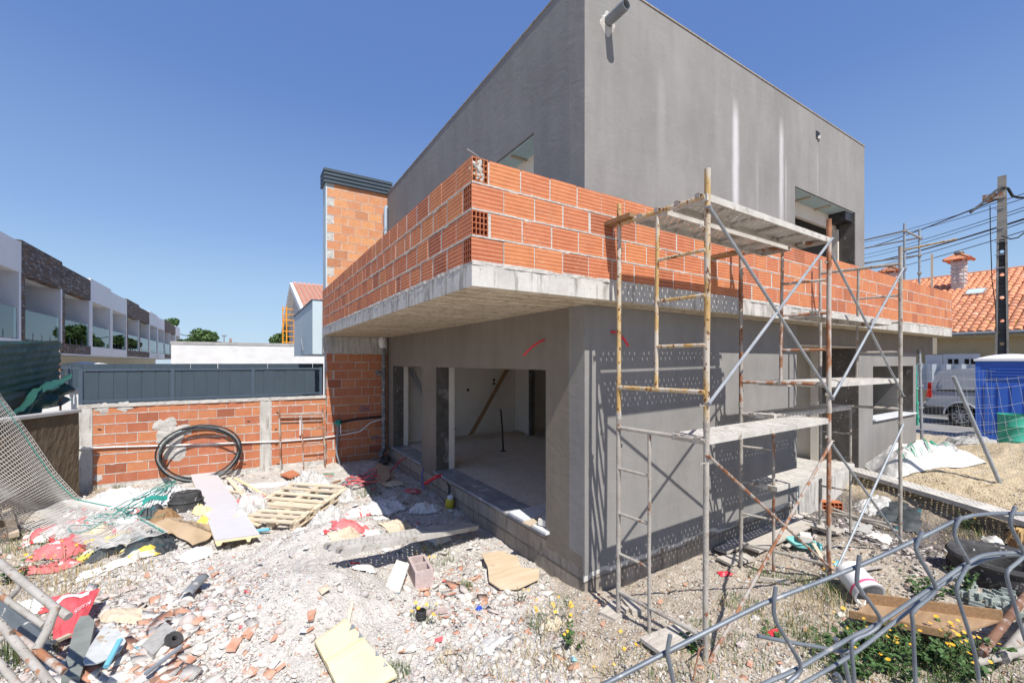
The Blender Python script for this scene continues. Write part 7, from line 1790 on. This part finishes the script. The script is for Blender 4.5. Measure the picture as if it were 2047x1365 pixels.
# density follows distance so that near ground is as crowded as far ground
tries = 0
while len(pts) < N and tries < 700000:
    tries += 1
    d = 3.0+6.0*rs.rand()**1.35; u = rs.uniform(-120, 2160)
    l = (u-CU)/F; x = CX+(sA*l+cA)*d; y = CY+(-cA*l+sA)*d
    if inside(x, y) or y > 7.1 or x < -6 or x > 7.4: continue
    left = x-.55*y < -.35; rr = rs.rand()
    # zones
    if left:
        lime = math.exp(-(((x+2.25)/1.0)**2+((y-1.4)/1.6)**2))     # fine lime heap: few big stones
        if rs.rand() < lime*.88: continue
        heapo = math.exp(-(((x+3.65)/.75)**2+((y-1.4)/1.3)**2))+.7*math.exp(-(((x+1.1)/.6)**2+((y-.6)/.6)**2))
        s = .0045+.013*rs.rand()**2.6+(.036*rs.rand()**3 if rs.rand() < .12*(1-.7*lime) else 0)
        p_or = .04+.20*heapo; s *= 1+1.3*min(1, heapo)
        if rr < p_or: sh_, m_ = (rs.rand() < .8), 4; s *= 1.0
        elif rr < p_or+.10: sh_, m_ = (rs.rand() < .3), 3
        elif rr < p_or+.24: sh_, m_ = (rs.rand() < .4), 2
        elif rr < p_or+.55: sh_, m_ = (rs.rand() < .3), 1
        elif rr < .985: sh_, m_ = (rs.rand() < .2), 0
        else: sh_, m_ = True, (0 if rs.rand() < .6 else rs.choice([8,9,10,8]))
    elif x < 5.2 or y < -1.9:
        if rs.rand() < .45: continue
        s = .005+.012*rs.rand()**2.5+(.03*rs.rand()**3 if rs.rand() < .07 else 0)
        pit = math.exp(-(((x-4.9)/1.2)**2+((y+1.2)/1.0)**2))
        if rs.rand() < pit*.8: sh_, m_ = (rs.rand() < .75), rs.choice([7,2,7,3,1]); s *= 1.9
        elif rr < .05: sh_, m_ = True, 4
        elif rr < .55: sh_, m_ = False, 5
        elif rr < .80: sh_, m_ = False, 2
        else: sh_, m_ = (rs.rand() < .5), 1
    else:
        if rs.rand() < .5: continue
        s = .006+.012*rs.rand()**2.5; sh_, m_ = False, 6
    pts.append((x, y)); sz.append(s); shd.append(sh_); mi.append(m_)
P_ = np.array(pts); zz = h_at(P_[:,0], P_[:,1])
scatter('rubble', ST, np.column_stack([P_, zz]), sz, shd, mi, 'loose lime lumps, plaster bits and orange brick shards covering the yard')
# bigger individual lumps
LM = {'the cream foam panel': (700,1310), 'the pinkish hollow block': (842,1150), 'the broken plywood': (1020,1150), 'the lying steel plank': (805,1115), 'the black coupling': (842,1228), 'the long lilac panel': (470,1050), 'the half pipe': (390,1190), 'the grey slab piece': (318,1290),
  'the big red sack': (130,1250), 'the pallets': (600,1020), 'the red cable coil': (715,972), 'the yellow jug': (898,1005), 'the flattened cardboard': (350,1060), 'the white bucket': (1716,1165), 'the nearest scaffold foot': (1409,1320), 'the post on timber blocks': (1233,1230), 'the black tub': (372,995), 'the timber tray': (1860,1270), 'the white tarp': (262,1005), 'the house corner': (1183,1190), 'the torn film': (655,1045), 'the turquoise foam slab': (1605,1095)}
def where(what, u, v):
    n, (a, b) = min(LM.items(), key=lambda kv: (kv[1][0]-u)**2+1.6*(kv[1][1]-v)**2)
    dx, dy = u-a, v-b
    w = ('right of' if dx > 0 else 'left of') if abs(dx) > 1.3*abs(dy) else ('in front of' if dy > 0 else 'behind')
    far = math.hypot(dx, dy)
    return '%s lying %s %s %s' % (what, 'close' if far < 45 else 'a step' if far < 110 else 'well', w, n)
big = [(300,1200,.10,2),(385,1235,.09,1),(345,1178,.07,0),(430,1180,.08,1),(470,1235,.07,1),(255,1180,.09,3),(210,1195,.07,3),(505,1230,.06,1),(400,1300,.08,1),(455,1290,.07,1),(520,1330,.07,0),(870,1150,.06,1),(905,1130,.05,0),(890,1245,.06,1),(860,1270,.07,1),(820,1300,.08,1),(1010,1195,.05,0),(1045,1200,.04,2),(1170,1225,.05,2),(1135,1200,.04,2),(1295,1155,.03,1),(1760,1210,.05,3),(1680,1230,.06,1),(1820,1180,.04,3),(1640,1050,.09,1),(1690,1060,.08,2),(1570,1350,.09,1),(1880,1110,.05,2),(1850,1150,.06,3),(1480,1290,.05,3),(620,1240,.04,0),(640,1290,.04,0),(560,1260,.05,0)]
for i, (u, v, s_, m_) in enumerate(big):
    g = G(u, v); q = MB(); blob(q, g+Vector((0,0,s_*.2)), s_*.62, 2, (1.25,.9,.55), i*1.7, .55)
    obj('stone', q, M[ST[m_]], label=where(('big ' if s_ > .075 else 'small ' if s_ < .055 else '')+('pale mortar lump','cream plaster lump','grey stone','pinkish stone')[m_], u, v), cat='stone', group='larger loose lumps on the ground')
for i, (u, v, s_, rz) in enumerate([(400,1240,.09,.8),(470,1290,.10,1.1),(500,1265,.10,1.0),(340,1215,.07,.3),(430,1150,.06,.4),(548,1280,.05,1.2),(622,1235,.08,1.3),(620,1262,.05,.3),(710,1265,.06,.9),(370,1330,.12,.5),(300,1340,.08,.1),(730,1322,.06,.2),(560,1338,.06,.4),(505,1345,.09,1.2),(1352,1278,.09,.6),(1320,1205,.05,.3),(1500,1330,.05,.2),(1370,1170,.04,.6),(1205,1250,.04,.2),(1250,1040,.03,.1),(1700,1100,.03,.2),(1610,1262,.04,.5),(150,1215,.05,.7),(390,1165,.07,.2)]):
    g = G(u, v); q = MB(); vv = SH[i % 8][0]*s_*.55; ca, sa = math.cos(rz), math.sin(rz)
    q.add([(g.x+a[0]*ca-a[1]*sa, g.y+a[0]*sa+a[1]*ca, g.z+.02+a[2]+a[0]*.15) for a in vv], [tuple(f) for f in bx_f])
    obj('brick_shard', q, M['st_orange'], label=where(('long ' if s_ > .085 else 'tiny ' if s_ < .055 else '')+'orange brick shard', u, v), cat='brick shard', group='larger brick shards on the ground')
# scraps of paper and plastic
for i in range(70):
    u, v = rs.uniform(590, 960), rs.uniform(965, 1110)
    if i % 3 == 0: u, v = rs.uniform(230, 1150), rs.uniform(1000, 1340)
    g = G(u, v)
    if inside(g.x, g.y): continue
    m_ = ['white','foamw','mixbag','cyan','redbag2','foam_t','paperbag','pvc','whitebag','foamw','whitebag','mixbag','paperbag'][rs.randint(13)]
    s_ = rs.uniform(.02,.06); q = MB(); a = rs.uniform(0,6.28); X_ = Vector((math.cos(a), math.sin(a), rs.uniform(-.3,.3)))*s_; Y_ = Vector((-math.sin(a), math.cos(a), rs.uniform(-.3,.3)))*s_*rs.uniform(.4,.9)
    c = g+Vector((0,0,.02)); q.add([c-X_-Y_, c+X_-Y_*.8, c+X_*.9+Y_+Vector((0,0,.01)), c+Vector((0,0,.02)), c-X_*.8+Y_], [(0,1,3),(1,2,3),(2,4,3),(4,0,3)])
    obj('paper_scrap', q, M[m_], label=where({'white':'white plastic','foamw':'cream foam','mixbag':'printed paper','cyan':'light blue plastic','redbag2':'red plastic','foam_t':'turquoise foam','paperbag':'beige paper','pvc':'dark plastic','whitebag':'pale plastic'}[m_]+' scrap', u, v), cat='litter', group='small scraps of litter')

# ------------------------------------------------------------------ weeds, dry grass, flowers
M['straw'] = mk('dry_grass', (.38,.29,.14), (.56,.46,.26), 20, .8, bmp=0, rand=.1); M['grass'] = mk('green_grass', (.07,.12,.03), (.13,.20,.06), 20, .7, bmp=0, rand=.15)
M['weed'] = mk('weed_leaf', (.045,.10,.03), (.09,.17,.05), 20, .65, bmp=0, rand=.15); M['flower'] = mk('yellow_petal', (.85,.42,.02), (.92,.52,.04), 20, .6, bmp=0); M['stemm'] = mk('weed_stem', (.10,.12,.05), (.18,.17,.08), 10, .8, bmp=0)
for k_ in ('straw','grass','weed'):
    b_ = M[k_].node_tree.nodes['Principled BSDF']; b_.inputs['Subsurface Weight'].default_value = 0
def blades(mb, c, r, n, hgt, rs_, lean=.5, w=.0022):
    for _ in range(n):
        a = rs_.uniform(0, 6.28); rr = r*math.sqrt(rs_.random()); x, y = c[0]+rr*math.cos(a), c[1]+rr*math.sin(a); z = H(x, y) if r > .1 else c[2]
        h_ = hgt*rs_.uniform(.4,1.1); b2 = rs_.uniform(0, 6.28); L_ = lean*h_*rs_.uniform(.2,1.2); dx, dy = L_*math.cos(b2), L_*math.sin(b2)
        p0 = Vector((x,y,z-.005)); p1 = Vector((x+dx*.35,y+dy*.35,z+h_*.6)); p2 = Vector((x+dx,y+dy,z+h_*rs_.uniform(.7,1))); s_ = Vector((-math.sin(b2), math.cos(b2), 0))*w*rs_.uniform(.7,1.5)
        mb.add([p0-s_,p0+s_,p1+s_*.8,p1-s_*.8,p2], [(0,1,2,3),(3,2,4)])
R2 = random.Random(21)
sg, gg_ = MB(), MB()
dry = [(u_,v_,r_,int(n_*(.45 if 1000 < u_ < 1660 else .8)),h_*.85) for (u_,v_,r_,n_,h_) in [(130,1140,.5,500,.16),(200,1165,.45,420,.14),(90,1180,.4,300,.16),(1090,1240,.25,200,.13),(1110,1300,.3,260,.16),(1060,1340,.3,260,.15),(1250,1345,.5,420,.10),(1480,1230,.25,160,.12),(1640,1215,.25,330,.20),(1590,1235,.25,240,.14),(1760,1195,.2,200,.20),(1640,1290,.5,420,.09),(1450,1330,.4,300,.10),(1960,1085,.35,300,.14),(1985,1050,.3,200,.12),(1330,1350,.3,240,.10),(920,1330,.2,120,.12),(1340,1210,.15,60,.06),(1550,1200,.2,120,.10),(1920,1120,.2,120,.10),(160,990,.3,120,.2),(1180,1335,.25,150,.14),(930,1170,.1,70,.08),(1760,1330,.5,300,.12),(40,1100,.5,260,.2)]]
grn = [(170,975,.35,260,.30),(130,920,.25,160,.35),(60,1090,.4,240,.16),(740,985,.22,200,.10),(860,1115,.3,240,.09),(1090,1255,.15,100,.12),(1120,1210,.12,60,.08),(790,1345,.12,100,.10),(935,1175,.08,60,.09),(850,1235,.15,70,.08),(1560,1255,.3,240,.07),(1620,1265,.3,260,.07),(1480,1210,.2,150,.10),(1580,1165,.2,140,.09),(1520,1150,.15,90,.08),(1650,1190,.2,150,.20),(1930,1060,.2,130,.15),(1400,1250,.1,60,.08),(30,1320,.3,320,.25),(1730,1350,.5,420,.14),(1830,1340,.4,320,.16),(240,975,.1,50,.08),(1880,880,.25,60,.06),(1340,1330,.3,120,.1),(1940,1340,.4,280,.18),(1480,1300,.25,120,.08)]
for (u,v,r,n,h_) in dry: blades(sg, G(u,v), r, n, h_, R2, .8)
for (u,v,r,n,h_) in grn: blades(gg_, G(u,v), r, n, h_, R2, .6)
o = obj('dry_grass', sg, M['straw'], label='dry straw coloured grass tufts', cat='grass'); o['kind'] = 'stuff'
o = obj('green_grass', gg_, M['grass'], label='sparse green grass and weeds', cat='grass'); o['kind'] = 'stuff'
def leafm(mb, p, d, s, rs_, fold=.25):
    d = d.normalized(); w = d.cross(Vector((0,0,1))); w = w.normalized() if w.length > .01 else Vector((1,0,0)); n_ = w.cross(d)
    t_ = rs_.uniform(-.4,.4); w2 = w*math.cos(t_)+n_*math.sin(t_)
    P0 = p; P1 = p+d*s*.35+w2*s*.42+n_*s*fold*.4; P2 = p+d*s*.8+w2*s*.3+n_*s*fold*.3; P3 = p+d*s; P4 = p+d*s*.8-w2*s*.3+n_*s*fold*.3; P5 = p+d*s*.35-w2*s*.42+n_*s*fold*.4; Pm = p+d*s*.5
    mb.add([P0,P1,P2,P3,P4,P5,Pm], [(0,1,6),(1,2,6),(2,3,6),(3,4,6),(4,5,6),(5,0,6)])
def weed(u, v, label, hgt=.25, r=.2, ns=10, leaf=.03, nl=9, nf=0, seed=0, cat='weed'):
    rs_ = random.Random(seed); c = G(u, v); t = thing('flowering_weed' if nf else 'weed_plant', c, label, cat)
    st, lv = MB(), MB(); tips = []
    for k in range(ns):
        a = rs_.uniform(0,6.28); rr = r*rs_.uniform(.2,1); b = c+Vector((rr*.35*math.cos(a), rr*.35*math.sin(a), -.01)); e = c+Vector((rr*math.cos(a), rr*math.sin(a), hgt*rs_.uniform(.55,1.05))); m_ = b.lerp(e,.5)+Vector((0,0,hgt*.12))
        st.path([b, m_, e], [.0028,.0022,.0014], 4); tips.append(e)
        for j in range(nl):
            f_ = rs_.uniform(.12,1); p = (b*(1-f_)**2+m_*2*f_*(1-f_)+e*f_*f_); d = Vector((rs_.uniform(-1,1), rs_.uniform(-1,1), rs_.uniform(-.1,.6))); leafm(lv, p, d, leaf*rs_.uniform(.5,1.2), rs_)
    obj('stems', st, M['stemm'], t); obj('leaves', lv, M['weed'], t)
    for k in range(nf):
        p = tips[k % len(tips)]+(Vector((0,0,.02)) if k < len(tips) else Vector((rs_.uniform(-.05,.05), rs_.uniform(-.05,.05), rs_.uniform(0,.04)))); q = MB(); s_ = rs_.uniform(.010,.017); tl_ = Vector((rs_.uniform(-.4,.4)-.1, rs_.uniform(-.4,.4)-.3, 1)).normalized(); X_ = tl_.cross(Vector((1,0,0))).normalized(); Y_ = tl_.cross(X_)
        for j in range(9):
            a0, a1 = 6.283*j/9, 6.283*(j+.8)/9; q.add([p, p+(X_*math.cos(a0)+Y_*math.sin(a0))*s_+tl_*.003, p+(X_*math.cos((a0+a1)/2)+Y_*math.sin((a0+a1)/2))*s_*1.15+tl_*.004, p+(X_*math.cos(a1)+Y_*math.sin(a1))*s_+tl_*.003], [(0,1,2,3)])
        obj('flower', q, M['flower'], t)
    return t
weed(1140,1290,'bushy green weed in the rubble just left of the post foot timber',.16,.16,9,.035,8,3,1)
weed(1105,1245,'wiry weed with tiny yellow flowers before the house corner',.18,.20,9,.012,6,10,2)
weed(855,1125,'low yellow flowered weed in the shade under the lying steel plank',.10,.25,8,.014,6,8,3)
weed(840,1245,'sparse yellow flowered weed beside the black coupling',.12,.2,7,.012,5,7,4)
weed(130,1130,'yellow flowered weed clump among the red sacks',.22,.38,14,.018,7,16,5)
weed(40,1160,'green weed with rounded leaves at the left edge',.2,.3,12,.04,8,3,6)
weed(20,1330,'tall feathery weed with orange flowers in the bottom left corner',.55,.3,14,.02,10,6,7)
weed(1390,1300,'broad leaved green weed at the foot of the nearest post',.10,.14,7,.055,5,0,8)
weed(1540,1265,'trailing green weed with the red plastic scrap in it',.06,.20,8,.035,7,0,9)
weed(1850,1195,'dense green nettle like weed left of the tyre',.22,.26,16,.045,12,0,10)
weed(1925,1190,'upright light green weed growing against the tyre',.30,.16,10,.04,14,0,11)
weed(1760,1330,'big yellow daisy clump at the near end of the timber tray',.34,.32,16,.028,12,10,12)
weed(1860,1345,'yellow daisy clump in front of the timber tray, middle',.36,.34,18,.026,12,14,13)
weed(1950,1345,'yellow daisy clump at the bottom right by the rusty pipe',.32,.28,14,.024,10,12,14)
for k_, (u_, v_) in enumerate(((1720,1318),(1790,1350),(1840,1315),(1900,1352),(1770,1300),(1930,1318),(1680,1330))):
    weed(u_, v_, ('dense green clump just left of the timber tray','leafy clump at the very bottom below the timber tray','low leafy clump inside the near tray corner','tangle of green leaves at the bottom right of centre','small leafy tuft on the tray edge','green clump by the far tray corner','green clump where the low fence wires cross')[k_], .22, .26, 14, .045, 14, (2 if k_ % 2 else 0), 40+k_)
weed(1700,1350,'leafy green clump under the bent wire fence',.20,.28,14,.04,12,3,15)
weed(1665,1165,'yellow flowered weed at the foot of the rusty middle post',.16,.14,7,.012,5,8,16)
weed(1230,1340,'low yellow flowered weed near the bottom, left of the nearest post',.12,.3,8,.012,5,6,17)
weed(1940,1055,'small weed with yellow buds right of the farthest frame',.2,.16,8,.03,8,3,18)
weed(150,955,'tall feathery fennel like weed against the left yard wall',.75,.35,18,.03,16,0,19)
weed(450,945,'thin weed with yellow buds growing at the hose coil',.22,.2,6,.015,5,6,20)
weed(1040,1200,'thin stalked weed by the plywood sheet',.15,.12,6,.02,5,2,22)
# ------------------------------------------------------------------ bent wire fence right in front of the viewpoint
fe = thing('bent_wire_fence', PD(1600,1300,.42), 'bent galvanised wire fence panel very close, lower right', 'fence')
def fd3(u): return .36+.11*max(0, (u-1216))/830
def fw3(n_, pts, r=.0021, off=0): 
    P3 = [PD(u, v, fd3(u)+off) for u, v in pts]
    # smooth
    Q = []
    for i in range(len(P3)-1):
        p0, p1, p2, p3 = P3[max(i-1,0)], P3[i], P3[i+1], P3[min(i+2,len(P3)-1)]
        for t in (0,.25,.5,.75): Q.append(.5*((2*p1)+(p2-p0)*t+(2*p0-5*p1+4*p2-p3)*t*t+(3*p1-p0-3*p2+p3)*t**3))
    Q.append(P3[-1]); q = MB(); q.path(Q, r, 10); return obj(n_, q, M['wire'], fe, smooth=True)
fw3('horizontal_wire', [(1120,1412),(1216,1363),(1334,1302),(1500,1218),(1548,1197),(1711,1133),(1835,1077),(1919,1037),(1975,1027),(2021,1026),(2100,1030)])
fw3('horizontal_wire', [(1380,1440),(1527,1366),(1592,1337),(1691,1279),(1755,1246),(1868,1170),(1936,1124),(1975,1108),(2047,1104),(2120,1104)])
fw3('horizontal_wire', [(1500,1425),(1605,1366),(1704,1307),(1770,1257),(1872,1176),(1940,1131),(1985,1114),(2047,1108),(2120,1108)], .0020, .012)
for pts in ([(1340,1268),(1336,1290),(1335,1310),(1346,1365),(1352,1440)], [(1551,1172),(1547,1206),(1551,1240),(1580,1290),(1600,1326),(1596,1346),(1574,1366),(1560,1400),(1560,1460)],
            [(1718,1109),(1713,1160),(1720,1178),(1757,1230),(1756,1250),(1735,1266),(1706,1280),(1703,1305),(1708,1365),(1710,1450)], [(1844,1062),(1834,1085),(1834,1106),(1868,1166),(1864,1188),(1826,1222),(1825,1250),(1830,1365),(1832,1450)],
            [(1922,1031),(1908,1068),(1934,1120),(1932,1134),(1913,1172),(1920,1210),(1945,1290),(1958,1365),(1965,1450)], [(2030,1012),(2020,1048),(2045,1100),(2040,1118),(2014,1142),(2017,1170),(2030,1215),(2050,1280)]):
    fw3('vertical_wire', pts, .0019, -.006)
fw3('vertical_wire', [(1697,1300),(1680,1302),(1640,1293),(1580,1283),(1515,1270)], .0019, .02)
fw3('vertical_wire', [(1670,1275),(1682,1300),(1690,1330),(1700,1380),(1705,1440)], .0024, .03)
fw3('vertical_wire', [(1672,1346),(1680,1360),(1690,1420)], .0024, .02)
# the panel carries on below the picture down to the ground
q = MB()
for u in (1352,1560,1710,1832,1965):
    p = PD(u, 1450, fd3(u)); q.tube(p+Vector((0,0,.01)), Vector((p.x, p.y, .1)), .0026, 6)
obj('lower_wires', q, M['wire'], fe)
